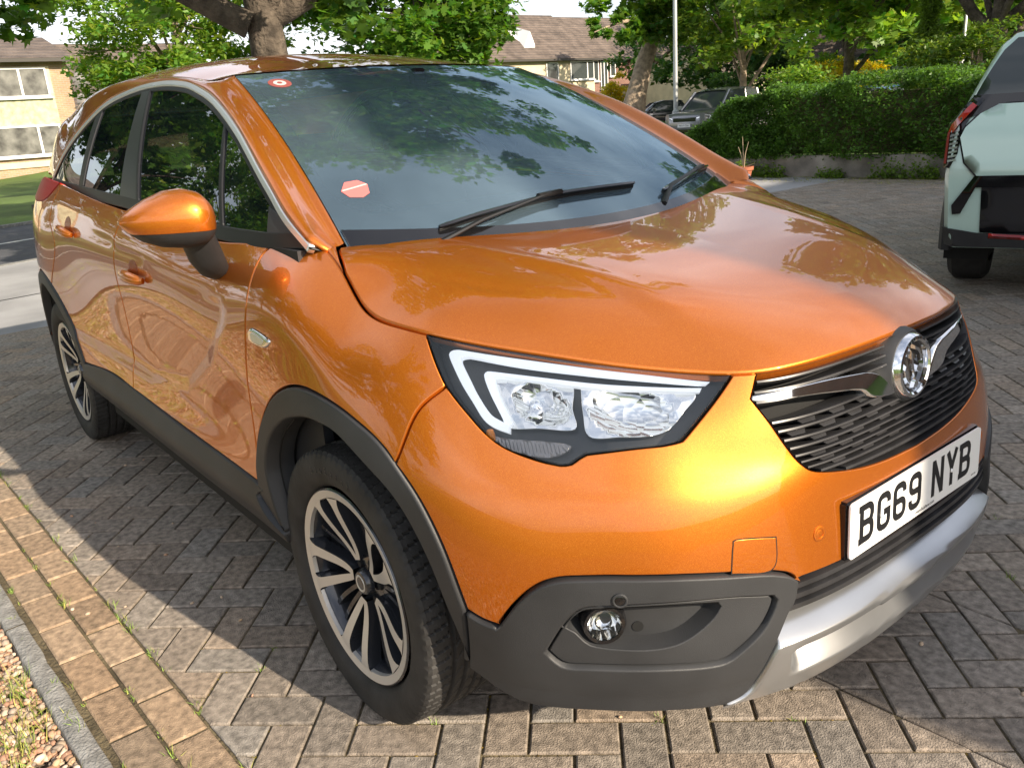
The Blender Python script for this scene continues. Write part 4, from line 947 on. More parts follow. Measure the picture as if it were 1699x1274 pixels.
def glyph(c):
    S_=[]
    if c=='B': S_=[([(-w2,h2),(w2-rc,h2)]+arcp(w2-rc,h2-.0125,rc,.0125,90,0,5)[1:]+[(w2,.013)]+[(w2-.004,.003)],0),([(-w2,0.001),(w2-rc,.001)]+arcp(w2-rc,-.0125+.001,rc,.0125,90,0,5)[1:]+[(w2,-h2+.0125)]+arcp(w2-rc,-h2+.0125,rc,.0125,0,-90,5)[1:]+[(-w2,-h2)],0),([(-w2,h2+.0068),(-w2,-h2-.0068)],0),([(-w2-.010,h2),(-w2,h2)],0),([(-w2-.010,-h2),(-w2,-h2)],0)]
    if c=='G': S_=[([(w2,h2-.018),(w2,h2-.012)]+arcp(w2-rc,h2-.0125,rc,.0125,0,90,5)[1:]+arcp(-w2+rc,h2-.0125,rc,.0125,90,180,5)+arcp(-w2+rc,-h2+.0125,rc,.0125,180,270,5)+arcp(w2-rc,-h2+.0125,rc,.0125,270,360,5)+[(w2,-.002),(.000,-.002)],0)]
    if c=='6' or c=='9':
        s=1 if c=='6' else -1
        loop=arcp(w2-rc,-.008+.0*rc-.004,rc,.0125,90,0,5)[::1]+arcp(w2-rc,-h2+.0125,rc,.0125,0,-90,5)+arcp(-w2+rc,-h2+.0125,rc,.0125,270,180,5)
        loop=[(-w2,.0005)][:0]+[(-w2,.0005),(w2-rc,.0005)]+loop[1:]+[(-w2,.0005)]
        S_=[([(s*a,s*b) for a,b in loop],0),([(s*a,s*b) for a,b in [(-w2,0),(-w2,h2-.0125)]+arcp(-w2+rc,h2-.0125,rc,.0125,180,90,5)[1:]+arcp(w2-rc,h2-.0125,rc,.0125,90,10,5)+[(w2,h2-.017)]],0)]
    if c=='N': S_=[([(-w2,-h2-.0068),(-w2,h2+.0068)],0),([(w2,-h2-.0068),(w2,h2+.0068)],0),([(-w2+.000,h2+.0045),(w2-.000,-h2-.0045)],0)]
    if c=='Y': S_=[([(-w2-.001,h2+.0068),(0,.000),(0,-h2-.0068)],0),([(w2+.001,h2+.0068),(0,.000)],0)]
    return S_
ty=-.2085;xs_=0.0
adv=.0606
pos=[-.2035,-.1425,-.0835,-.0235,.0700,.1300,.1900]
for k_,(c,yy) in enumerate(zip('BG69NYB',pos)):
    for q,(P,cl) in enumerate(glyph(c)):
        mb=MB();stroke(mb,P,closed=bool(cl),x=.00190+.00012*q)
        mb.V=[(x,y+yy,z+.003) for x,y,z in mb.V]
        o=mb.build('plate_character',M['black'],pt)
text_on('evanshalshaw.com',.0105,M['black'],pt,Matrix.Translation((.0018,.022,-.0472))@FX,'dealer_text',ext=.0001)
text_on('BS AU 145e',.0042,M['black'],pt,Matrix.Translation((.0018,.236,-.046))@FX,'dealer_text',ext=.0001)
for yy in (-.150,.1305):
    o=MB().lathe([(0,.003),(.003,.0026),(.0045,0)],16,'x').build('plate_screw',M['plate'],pt,smooth=True);o.location=(.0018,yy,-.004)
# ---------------------------------------------------------------- fender badge, handles, lamps at the rear
rp=O2('repeater')
panel('side_repeater',M['chrome'],CAR,[rp+[rp[0]]],**PS,off=.007,gap=0,bev=.006,depth=.008,step=.006,ds=.005)
rc_=np.mean(rp,0);rpi=[tuple(rc_+(np.array(p)-rc_)*.62) for p in rp]
panel('repeater_lens',M['plate'] if 0 else M['satin'],CAR,[rpi+[rpi[0]]],**PS,off=.0085,gap=0,bev=.002,depth=.003,step=.006,ds=.004)
def handle(xc,zc,name='door_handle',parent=(None,None)):
    L_=.098
    uc,vc=uatx(xc,.85),zv(xc,zc)
    # flat cup patch behind the grip, its recess shade painted in darker orange
    th_=np.linspace(0,2*math.pi,28,endpoint=False);cup=[(uc+.004+.046*math.cos(a),vc+.016+.026*math.sin(a)) for a in th_]
    o=panel('handle_cup_shade',M['cupshade'] if 'cupshade' in M else PA,None,[cup+[cup[0]]],**PS,off=lambda q:.0012-.0*q[:,0],gap=0,bev=.001,depth=.001,step=.01)
    o[0].parent,o[1].parent=parent
    pts=[];n_=15
    mbh=MB();rad=[]
    for i in range(n_):
        t=i/(n_-1);u_=uc-L_+2*L_*t;bow=.020*math.sin(math.pi*t)**.5+.006
        pts.append(Poff([(u_,vc-.004+.004*math.sin(math.pi*t))],bow)[0]);rad.append(.0150*(.50+.50*math.sin(math.pi*t)**.4))
    mbh.tube(pts,rad,12,flat=1.25)
    g=mbh.build('door_handle',PA,parent[0],smooth=True,angle=70);gm=mirror_obj(g,parent[1])
M['cupshade']=mat('cup_shade_paint',(.24,.05,.006),.35)  # paint colour darkened to stand for shade inside the cup
handle(-1.17,.915,parent=fd);handle(-2.00,1.00,parent=rd)
tl=[(3.70,1.05),(3.98,1.05),(4.15,1.05),(4.30,1.02),(4.30,.99),(4.16,.98),(4.02,.98),(3.84,.995)]
panel('tail_lamp',M['red'],CAR,[tl[:4],[tl[3],tl[4]],tl[4:]+[tl[0]]],**PS,off=.004,gap=0,bev=.004,depth=.02,step=.02)
# ---------------------------------------------------------------- door mirror
def mirror_head():
    c=Vector((-.330,-.952,1.128))
    n1,n2=28,20;V=[];F=[]
    # shell lofted along y (outboard); front face is bulged, rear face nearly flat
    def sec(t):  # t 0 inboard .. 1 outboard
        y=-.838-.232*t
        h=.082*(math.sin(math.pi*min(1,(t*.94+.03)**.55))**.55)*(1-.25*t);h=max(h,.006)
        zc=1.132+.006*t;d=.085*(1-.35*t)*max(.08,math.sin(math.pi*(t*.90+.06))**.5)
        xc=-.300-.105*t**1.6
        return y,h,zc,d,xc
    return sec
def mk_mirror():
    nS=44;nT=30;rows=[]
    for i in range(nT+1):
        t=.5-.5*math.cos(math.pi*i/nT)            # 0 inboard, 1 outboard tip
        y=-.868-.190*t
        up=float(np.interp(t,[0,.04,.15,.32,.5,.7,.87,.96,1],[.006,.034,.058,.068,.064,.048,.028,.014,.004]))
        dn=float(np.interp(t,[0,.04,.15,.35,.6,.8,.93,1],[.008,.042,.060,.066,.060,.044,.023,.004]))
        d=.088*max(.05,(1-abs(2*t-1)**2.8))**.5*(1-.30*t);xc=-.395-.055*t**1.5;zc=1.128+.006*t
        row=[]
        for k in range(nS):
            a=2*math.pi*k/nS;ca,sa=math.cos(a),math.sin(a)
            row.append((xc+d*(abs(ca)**.9)*(1 if ca>0 else -.45),y,zc+(up if sa>0 else dn)*(abs(sa)**.85)*(1 if sa>0 else -1)))
        rows.append(row)
    return rows
rows=mk_mirror();nT=len(rows);nS=len(rows[0])
def shell(up,grow,name,m,parent,zc=1.104):
    V=[];F=[]
    for r in rows:
        cy=np.mean(r,0)
        for p in r: V.append(tuple(cy+(np.array(p)-cy)*grow))
    for i in range(nT-1):
        for k in range(nS): F.append((i*nS+k,i*nS+(k+1)%nS,(i+1)*nS+(k+1)%nS,(i+1)*nS+k))
    F+=[tuple(range(nS)),tuple((nT-1)*nS+k for k in range(nS))[::-1]]
    o=MB().add(V,F).build(name,m,parent,smooth=True,angle=60)
    bm=bmesh.new();bm.from_mesh(o.data)
    bmesh.ops.bisect_plane(bm,geom=bm.verts[:]+bm.edges[:]+bm.faces[:],plane_co=(0,-.96,zc),plane_no=(0,.03,1 if up else -1),clear_inner=True)
    bm.to_mesh(o.data);bm.free();return o
MIR=shell(False,.985,'door_mirror',M['clad'],CAR,1.112)
mc=shell(True,1.0,'mirror_cover',PA,MIR,1.106)
am=MB().tube([(-.520,-.835,.972),(-.475,-.858,.998),(-.435,-.885,1.035),(-.405,-.910,1.095)],[.016,.036,.041,.040],18,flat=.62).build('mirror_arm',M['clad'],MIR,smooth=True,angle=60)
gm_=MB().add(*prism_x([(a*.80-.955,b*.62+1.126) for a,b in rrect(.085,.062,.03)],-.002,.002)).build('mirror_glass',M['mirror'],MIR);gm_.location.x=-.435
MI2=mirror_obj(MIR)
LK=[mirror_obj(c,MI2) for c in (mc,am,gm_)]
# the left mirror is folded back against the door
pv=Vector((-.40,.875,0));Rf=Matrix.Translation(pv)@Matrix.Rotation(math.radians(76),4,'Z')@Matrix.Translation(-pv)@Matrix.Translation((-.04,-.02,-.06))
for c in (MI2,LK[0],LK[2]): c.data.transform(Rf)
# ---------------------------------------------------------------- wipers
def W3(s,t,h=0): 
    n=-surf_normal(Wsurf,[(s,t)])[0];return Vector(Wsurf([(s,t)])[0]+n*h)
def wiper(path,pivot,elbow):
    arm=MB().tube([W3(*pivot,.004),W3(*elbow,.018),W3(*path[len(path)//2],.022)],[.010,.008,.006],8,flat=.6).build('wiper',M['rubber'],CAR,smooth=True)
    c=catmull([tuple(p) for p in path],6)
    mb=MB()
    P=[W3(a,b,.0135) for a,b in c];m=len(P)
    mb.tube(P,[.005]+[.0075]*(m-2)+[.005],6,flat=.8)
    mb.build('wiper_blade',M['gloss'],arm,smooth=True)
    mb=MB();P=[W3(a,b,.006) for a,b in c];mb.tube(P,.0035,4,flat=2.0);mb.build('wiper_rubber',M['rubber'],arm)
    mid=W3(*path[len(path)//2],.019);mb=MB().box(-.040,.040,-.009,.009,-.005,.006);q=mb.build('wiper_clip',M['rubber'],arm,bevel=.003);q.location=mid
    d=(P[-1]-P[0]).normalized();q.rotation_euler=d.to_track_quat('X','Z').to_euler()
wiper([(.70,.012),(.50,.055),(.22,.092),(.0,.098),(-.24,.092)],(.74,-.04),(.55,.02))
wiper([(-.36,.040),(-.58,.062),(-.80,.075),(-.945,.072)],(-.30,.0),(-.42,.045))
# scuttle panel
cw=[[(-.99,.035),(-.5,.012),(0,.005),(.5,.012),(.99,.035)],[(.99,.035),(.99,-.14)],[(.99,-.14),(-.99,-.14)],[(-.99,-.14),(-.99,.035)]]
panel('scuttle_panel',M['gloss'],CAR,cw,Wsurf,-1,mirror=False,off=.005,gap=0,bev=.002,depth=.004,step=.04,ds=.03)
# stickers on the windscreen (inside face)
hx=O2('hexstick')
panel('hexagonal_sticker',M['sticker'],wso,[[a,b] for a,b in zip(hx,hx[1:]+hx[:1])],Wsurf,-1,mirror=False,off=.0012,gap=0,bev=.0001,depth=.0002,step=.02,ds=.02)
ha,hb_=np.array(hx[-1]),np.array(hx[2]);
s_=[tuple(ha+(hb_-ha)*t+np.array([0,d])) for t,d in ((.05,-.002),(.97,-.002),(.97,.003),(.05,.003))]
panel('sticker_text_line',M['stickw'],wso,[[a,b] for a,b in zip(s_,s_[1:]+s_[:1])],Wsurf,-1,mirror=False,off=.0018,gap=0,bev=.0001,depth=.0002,step=.02,ds=.02)
cc=O['roundstick'][0]
def oval(cx,cy,rx_,ry_,n=32): return [[(cx+rx_*math.cos(a),cy+ry_*math.sin(a)) for a in np.linspace(0,2*math.pi,n)]]
panel('round_sticker',M['stickr'],wso,oval(cc[0],cc[1],.055,.040),Wsurf,-1,mirror=False,off=.0012,gap=0,bev=.0001,depth=.0002,step=.02,ds=.01)
panel('sticker_centre',M['stickw'],wso,oval(cc[0],cc[1],.031,.023,9),Wsurf,-1,mirror=False,off=.0018,gap=0,bev=.0001,depth=.0002,step=.02,ds=.01)
panel('sticker_centre',M['stickr'],wso,oval(cc[0],cc[1],.013,.010,9),Wsurf,-1,mirror=False,off=.0024,gap=0,bev=.0001,depth=.0002,step=.02,ds=.01)
# ---------------------------------------------------------------- wheels (axis along y, outer face towards -y)
def polar(r,a,y): return (r*math.cos(a),y,r*math.sin(a))
def tyre_mesh(R=.323,w=.105,rb=.231,NA=480):
    prof=[(rb-.004,-.062),(rb,-.082),(rb+.006,-.090),(rb+.016,-.099),(rb+.036,-.1045),(rb+.052,-.1050),(R-.022,-.1035),(R-.011,-.1005),(R-.0045,-.0940)]
    tread=[]
    ys=np.linspace(-.090,.090,57)
    for y in ys:
        g=0
        for gc,gw in ((-.046,.0052),(-.016,.0056),(.016,.0056),(.046,.0052)):
            if abs(y-gc)<gw: g=.0075
        tread.append((R-.0045*(abs(y)/.090)**3-g,y))
    prof=prof+tread+[(r,-y) for r,y in prof[::-1]]
    m=len(prof);V=[];F=[]
    for k in range(NA):
        a=2*math.pi*k/NA
        for r,y in prof:
            rr=r
            if r>R-.018 and abs(y)>.052:
                if (k+int(abs(y)*60))%6==0: rr-=.0045
            elif r>R-.006 and (k+int(abs(y)*260))%9==0: rr-=.0035
            V.append((rr*math.cos(a),y,rr*math.sin(a)))
    for k in range(NA):
        for i in range(m-1): F.append((k*m+i,((k+1)%NA)*m+i,((k+1)%NA)*m+i+1,k*m+i+1))
    return V,F
def make_wheel(parent,loc,steer=0,flip=False,rot=0):
    rim=MB()
    rim.lathe([(.231,-.093),(.228,-.096),(.217,-.092),(.206,-.080),(.200,-.060),(.196,-.02),(.199,.05),(.206,.09),(.222,.10)],96)
    rim.lathe([(0,-.046),(.055,-.046),(.075,-.040),(.078,-.012),(.10,.02),(.10,.06)],48)
    for k in range(5):                       # bolt wells
        a=math.radians(72*k+25)
    root=rim.build('wheel',M['rimdark'],parent,smooth=True,angle=40)
    if not TYM: TYM.append(MB().add(*TY).build('tyre',M['tyre'],root,smooth=True,angle=28))
    else:
        c=TYM[0].copy();COL.objects.link(c);c.parent=root
    MB().lathe([(0,.030),(.145,.030),(.148,.034),(.148,.052),(0,.052)],64).build('brake_disc',M['brake'],root,smooth=True,angle=30)
    MB().box(-.155,-.06,-.0,.07,-.075,.075).build('brake_caliper',M['brake'],root,bevel=.01)
    face=MB();face.lathe([(.2065,-.0835),(.208,-.0925),(.2262,-.0965),(.2275,-.092)],120)
    # five looped spokes: a pair of machined ribs that meet by the hub and spread to the rim
    def fy(r): return -.064-.030*_sst((r-.05)/.16)
    dark=MB()
    for k in range(5):
        th0=math.radians(115+72*k-4+rot)
        for s in (-1,1):
            n=16;L=[];Rr=[]
            for i in range(n+1):
                t=i/n;r=.052+.157*t
                w=.0035+.046*t**.80;wd=.0170+.0130*t+.030*max(0,(t-.80)/.20)**2
                sw=.004*math.sin(t*math.pi)+.030*t*t
                c=s*w+sw-.012*t
                for arr,dd in ((L,-wd/2),(Rr,wd/2)):
                    q=c+dd;a=th0+math.atan2(q,r);rr=math.hypot(q,r)
                    arr.append((min(rr,.2085),a))
            V=[];
            for (r1,a1),(r2,a2) in zip(L,Rr):
                y=fy((r1+r2)/2);V+=[polar(r1,a1,y),polar(r2,a2,y)]
            F=[(2*i,2*i+1,2*i+3,2*i+2) for i in range(n)]
            face.add(V,F)
            V2=[]
            for (r1,a1),(r2,a2) in zip(L,Rr):
                y=fy((r1+r2)/2);V2+=[polar(r1,a1,y+.0006),polar(r2,a2,y+.0006),polar(r2,a2+.012,y+.034),polar(r1,a1-.012,y+.034)]
            F2=[]
            for i in range(n):
                b=4*i;F2+=[(b+1,b+2,b+6,b+5),(b+3,b,b+4,b+7),(b+2,b+3,b+7,b+6)]
            dark.add(V2,F2)
        # nose joining the pair by the hub
        V=[polar(.0535,th0-.085,fy(.05)),polar(.0535,th0+.085,fy(.05)),polar(.066,th0+.10,fy(.064)),polar(.066,th0-.10,fy(.064))]
        face.add(V,[(0,1,2,3)])
        # recessed dark twin spokes between the loops
        for s in (-1,1):
            th1=th0+math.radians(36);n=8;V=[]
            for i in range(n+1):
                t=i/n;r=.058+.142*t;c=s*(.006+.016*t)+.026*t*t-.006*t
                for dd,dy in ((-.0055,0),(.0055,0),(.0075,.03),(-.0075,.03)):
                    q=c+dd;V.append(polar(math.hypot(q,r),th1+math.atan2(q,r),fy(r)+.016+.012*t+dy))
            F=[]
            for i in range(n):
                b=4*i
                for j in range(4): F.append((b+j,b+(j+1)%4,b+4+(j+1)%4,b+4+j))
            dark.add(V,F)
    dark.build('spoke_body',M['rimdark'],root,smooth=True,angle=30)
    face.build('spoke_face',M['rimcut'],root)
    hub=MB();hub.lathe([(0,-.074),(.020,-.074),(.026,-.072),(.030,-.066),(.031,-.055)],40);hub.build('hub_cap',M['rimdark'],root,smooth=True)
    MB().lathe([(.0155,-.0742),(.017,-.0752),(.0195,-.0752),(.0205,-.0742)],40).build('hub_ring',M['rimcut'],root,smooth=True)
    for k in range(5):
        a=math.radians(72*k+151-4+rot);MB().lathe([(0,-.052),(.0085,-.052),(.0095,-.049),(.0095,-.03)],6,c=(.046*math.cos(a),0,.046*math.sin(a))).build('wheel_bolt',M['dark'],root)
    root.location=loc;root.rotation_euler=(0,0,steer+(math.pi if flip else 0))
    return root
TY=tyre_mesh();TYM=[]
fw=make_wheel(CAR,(0,-.745,.323),steer=math.radians(-.3));make_wheel(CAR,(-2.604,-.745,.323),rot=24)
make_wheel(CAR,(0,.745,.323),steer=math.radians(-.3),flip=True);make_wheel(CAR,(-2.604,.745,.323),flip=True,rot=40)
# wheel housings, floor pan
for cx in (0.02,-2.604):
    n=22
    for s in (-1,1):
        mb=MB()
        V=[];F=[]
        for i in range(n+1):
            a=math.radians(-8+196*i/n);r=.405
            V+=[(cx+r*math.cos(a),s*.800,.345+r*math.sin(a)),(cx+r*math.cos(a),s*.46,.345+r*math.sin(a)),(cx,s*.46,.345)]
        for i in range(n): F+=[(3*i,3*i+1,3*i+4,3*i+3),(3*i+1,3*i+2,3*i+4)]
        mb.add(V,F).build('wheel_housing',M['dark'],CAR)
fl=MB().box(-3.1,.55,-.62,.62,.21,.24);fl.box(-2.14,-.42,-.80,.80,.225,.30);fl.build('floor_pan',M['dark'],CAR)
# mud flap behind the rear wheel, seen under the bumper
MB().box(-3.02,-3.0,-.80,-.60,.20,.42).build('mud_flap',M['dark'],CAR)
# ---------------------------------------------------------------- cabin
mb=MB();V=[];F=[]
for i,x in enumerate(np.linspace(.02,-.52,9)):
    for j,y in enumerate(np.linspace(-.70,.70,15)):
        z=1.005-.02*(y/.7)**2+(-.03*_sst((-.40-x)/.12) if x<-.40 else 0)
        if abs(y+.36)<.20 and x<-.25: z+=.035*math.cos((y+.36)/.20*math.pi/2)
        V.append((x,y,z))
F=[(i*15+j,i*15+j+1,(i+1)*15+j+1,(i+1)*15+j) for i in range(8) for j in range(14)]
mb.add(V,F);mb.box(-.55,-.50,-.70,.70,.60,.975);mb.build('dashboard',M['dash'],CAR,smooth=True,angle=50)
def seat(x,y,w=.25,h=1.0):
    s=MB();s.box(x-.50,x+.02,y-w,y+w,.42,.58);b=s.build('seat',M['seat'],CAR,bevel=.04)
    s=MB();V,F=box_mesh(-.07,.07,-w*.96,w*.96,0,.60);s.add(V,F);q=s.build('seat_back',M['seat'],b,bevel=.05);q.location=(x-.52,y,.56);q.rotation_euler=(0,math.radians(-18),0)
    s=MB();s.box(-.05,.05,-.13,.13,0,.19);q2=s.build('headrest',M['seat'],b,bevel=.045);q2.location=(x-.73,y,1.17);q2.rotation_euler=(0,math.radians(-12),0)
seat(-.80,-.36);seat(-.80,.36)
s=MB();s.box(-2.25,-1.72,-.62,.62,.42,.58);b=s.build('rear_bench',M['seat'],CAR,bevel=.04)
s=MB();V,F=box_mesh(-.07,.07,-.62,.62,0,.60);s.add(V,F);q=s.build('seat_back',M['seat'],b,bevel=.05);q.location=(-2.22,0,.56);q.rotation_euler=(0,math.radians(-18),0)
for y in (-.42,.42):
    s=MB();s.box(-.04,.04,-.12,.12,0,.14);q2=s.build('headrest',M['seat'],b,bevel=.035);q2.location=(-2.43,y,1.14)
sw=MB();P=[(0,.185*math.cos(a),.185*math.sin(a)) for a in np.linspace(0,2*math.pi,33)];sw.tube(P,.014,8,cap=False);sw.box(-.02,.02,-.17,.17,-.02,.02);sw.box(-.03,.015,-.06,.06,-.07,.06)
q=sw.build('steering_wheel',M['dash'],CAR,smooth=True,angle=40);q.location=(-.56,-.36,.935);q.rotation_euler=(0,math.radians(-24),0)
im=MB().box(-.012,.012,-.11,.11,-.035,.035).build('interior_mirror',M['gloss'],CAR,bevel=.008);im.location=(-.80,0,1.375)
MB().box(-.84,-.80,-.02,.02,1.36,1.46).build('mirror_mount',M['gloss'],im if 0 else CAR,bevel=.004)
MB().box(-3.05,-.98,-.50,.50,1.475 if 0 else 1.452,1.456).build('headlining',M['seat'],CAR)
MB().box(-3.02,-2.5,-.66,.66,1.02,1.03).build('parcel_shelf',M['dash'],CAR)
for s in (-1,1): MB().box(-3.0,-.15,s*.775-.012,s*.775+.012,.30,1.055).build('door_lining',M['dash'],CAR)

# raised lettering on the front tyre wall
M['tyretext']=mat('tyre_lettering',(.035,.034,.033),.55)
for k_,chx in enumerate('BluEarth'):
    a=math.radians(112-k_*5.2);Pm=Matrix.Translation((.277*math.cos(a),-.1046,.277*math.sin(a)))@Matrix(((1,0,0,0),(0,0,-1,0),(0,1,0,0),(0,0,0,1)))@Matrix.Rotation(a-math.pi/2,4,'Z')
    text_on(chx,.024,M['tyretext'],fw,Pm,'tyre_letter',ext=.0012)
# ---------------------------------------------------------------- ground
def sheet(name,pts,z,m,kind='structure'):
    me=bpy.data.meshes.new(name);me.from_pydata([(x,y,z) for x,y in pts],[],[tuple(range(len(pts)))]);me.materials.append(m)
    o=bpy.data.objects.new(name,me);COL.objects.link(o);tag(o,kind=kind);return o
M['grassland']=mat('lawn_ground',(.10,.16,.03),.95,noise=(.35,.55,1.5,8),bump=(30,.05))
M['road']=mat('asphalt',(.085,.088,.10),.85,noise=(6,.8,1.25,8),bump=(220,.006))
M['pavement']=mat('concrete_slab',(.34,.34,.35),.9,noise=(1.3,.75,1.2,9),bump=(90,.004))
M['white']=mat('road_paint',(.72,.72,.70),.8)
M['kerb']=mat('kerb_concrete',(.27,.265,.25),.9,noise=(26,.6,1.35,8),bump=(120,.006))
M['soil']=mat('joint_soil',(.105,.084,.048),.95,noise=(9,.45,1.7,8),bump=(90,.01))
M['gravelbed']=mat('gravel_bed',(.16,.13,.10),.95,noise=(60,.5,1.5,5),bump=(80,.02))
sheet('lawn',[(-300,-300),(300,-300),(300,300),(-300,300)],-.06,M['grassland'])
RQ=np.array([-10.35,0.0]);RT=np.array([-.40,.917]);RT/=np.linalg.norm(RT);RN=np.array([-RT[1],RT[0]]);RN=RN if RN[0]<0 else -RN
def road_pt(s,n): p=RQ+RT*s+RN*n;return (float(p[0]),float(p[1]))
sheet('pavement',[(-5.67,-10.6),(-5.67,11.2),(-9.5,11.2),road_pt(100,-2.6),road_pt(100,-.15),road_pt(-11.5,-.15)],-.008,M['pavement'])
sheet('road',[road_pt(-60,0),road_pt(-60,5.4),road_pt(90,5.4),road_pt(90,0)],-.05,M['road'])
for k in range(-10,16):
    o=sheet('road_marking',[road_pt(k*6+1.4,2.68),road_pt(k*6+1.4,2.80),road_pt(k*6+5.4,2.80),road_pt(k*6+5.4,2.68)],-.046,M['white'])
mb=MB()
for n0 in (-.15,5.4):
    P=[road_pt(-60,n0),road_pt(-60,n0+.15),road_pt(90,n0+.15),road_pt(90,n0)];zt=.0 if n0>0 else -.004
    V=[(x,y,-.08) for x,y in P]+[(x,y,zt) for x,y in P];mb.add(V,[(4,5,6,7),(0,1,5,4),(1,2,6,5),(2,3,7,6),(3,0,4,7)])
tag(mb.build('kerb',M['kerb']),kind='structure')
# grassy bank beyond the road
mb=MB();V=[];F=[];ss=np.linspace(-60,90,80);nn=[5.55,6.2,8,12,18,30,60]
for s_i in ss:
    for n_i in nn:
        p=road_pt(s_i,n_i);up=.85*_sst(np.float64((s_i-14)/10))*_sst(np.float64((n_i-5.4)/3.2))
        V.append((p[0],p[1],-.03+.04*_sst(np.float64((n_i-5.4)/1.5))+up+.03*rnd.random()))
m=len(nn);F=[(i*m+j,i*m+j+1,(i+1)*m+j+1,(i+1)*m+j) for i in range(len(ss)-1) for j in range(m-1)]
tag(mb.add(V,F).build('grass_bank',M['grassland'],smooth=True,angle=180),kind='structure')
# ---- block paving
M['brick']=mat('paving_block',(.255,.218,.180),.88,noise=(48,.60,1.5,9),bump=(260,.0045,4),attr='tint')
def bord(x,k): return (-1.137,-1.235,-1.330,-1.395)[k]+.043*x
def clip(P,a,b,c):
    """keep a*x+b*y+c>=0"""
    out=[];n=len(P)
    for i in range(n):
        p,q=P[i],P[(i+1)%n];dp=a*p[0]+b*p[1]+c;dq=a*q[0]+b*q[1]+c
        if dp>=0: out.append(p)
        if dp*dq<0:
            t=dp/(dp-dq);out.append((p[0]+(q[0]-p[0])*t,p[1]+(q[1]-p[1])*t))
    return out
BV=[];BF=[];BC=[]
def add_block(P,col,j=.0022,ch=.0045,zb=-.011):
    P=np.array(P);n=len(P)
    if n<3: return
    a=.5*(P[:,0]*np.roll(P[:,1],-1)-np.roll(P[:,0],-1)*P[:,1]).sum()
    if abs(a)<.0006: return
    if a<0: P=P[::-1]
    D=ring_dirs(P);o=len(BV)
    tx,ty,tz=rng.normal(0,.0035,2).tolist()+[rng.normal(0,.0008)]
    c=P.mean(0);hh=lambda q:tz+(q[0]-c[0])*tx+(q[1]-c[1])*ty
    jj=j+abs(rng.normal(0,.0006))
    for q in P-D*(jj+ch): BV.append((q[0],q[1],hh(q)))
    for q in P-D*(jj+ch*.2): BV.append((q[0],q[1],hh(q)-.0028))
    for q in P-D*jj: BV.append((q[0],q[1],zb-.006))
    BF.append(tuple(range(o,o+n)));BC.append(col)
    for k in (0,1):
        for i in range(n): BF.append((o+k*n+i,o+(k+1)*n+i,o+(k+1)*n+(i+1)%n,o+k*n+(i+1)%n));BC.append(col)
ang=math.radians(47);E1=np.array([math.cos(ang),math.sin(ang)]);E2=np.array([-math.sin(ang),math.cos(ang)]);OR=np.array([-.535,-1.051]);U_=.1
def tone(w=0):
    b=1+rng.normal(0,.10);h=rng.normal(0,.03)
    return (b*(1+.03*w+h),b*1.0,b*(1-.02*w-h))
lo,hi=-170,170
XL,XH,YH=-5.67,4.0,10.95
for a in range(-120,150):
    for b in range(-60,200):
        m=(a-b-1)%4
        if m not in (0,3): continue
        w,h=(2,1) if m==0 else (1,2)
        cpt=OR+E1*(a+w/2)*U_+E2*(b+h/2)*U_
        x,y=cpt
        if x<XL-.2 or x>XH+.2 or y>YH+.2 or y<-1.6: continue
        P=[tuple(OR+E1*(a+i)*U_+E2*(b+j)*U_) for i,j in ((0,0),(w,0),(w,h),(0,h))]
        zones=[(0,0,1)]
        P=clip(P,-.043,1,1.137);P=clip(P,1,0,-XL);P=clip(P,-1,0,XH);P=clip(P,0,-1,YH) if P else P
        if len(P)<3: continue
        col=tone()
        # courses cut along two straight joints in front of the car
        if x>.3 and -.3<y<.8:
            A=clip(P,-.05,1,.045);B=clip(P,.05,-1,-.045)
            parts=[]
            for q in (A,B):
                if len(q)>=3:
                    parts+= [clip(q,0,1,-.505),clip(q,0,-1,.505)] if y>.2 else [q]
            for q in parts:
                if len(q)>=3: add_block(q,col)
        else: add_block(P,col)
# two courses of stretchers along the edge
for k in (0,1):
    x=-5.67+(.1 if k else 0)
    while x<4:
        x2=x+.210
        P=[(x,bord(x,k+1)),(x2,bord(x2,k+1)),(x2,bord(x2,k)),(x,bord(x,k))]
        t=tone(3);add_block(P,(t[0]*1.12,t[1]*1.03,t[2]*.88),j=.0035,ch=.006);x=x2
me=bpy.data.meshes.new('block_paving');me.from_pydata(BV,[],BF);me.materials.append(M['brick'])
at_=me.color_attributes.new('tint','FLOAT_COLOR','CORNER')
lt=np.empty(len(me.polygons),int);me.polygons.foreach_get('loop_total',lt);cc=np.repeat(np.array(BC),lt,axis=0);at_.data.foreach_set('color',np.c_[cc,np.ones(len(cc))].ravel())
o=bpy.data.objects.new('block_paving',me);COL.objects.link(o);tag(o,kind='structure')
sheet('joint_bed',[(-5.68,bord(-5.68,3)),(4,bord(4,3)),(4,11.6),(-5.68,11.6)],-.0060,M['soil'])
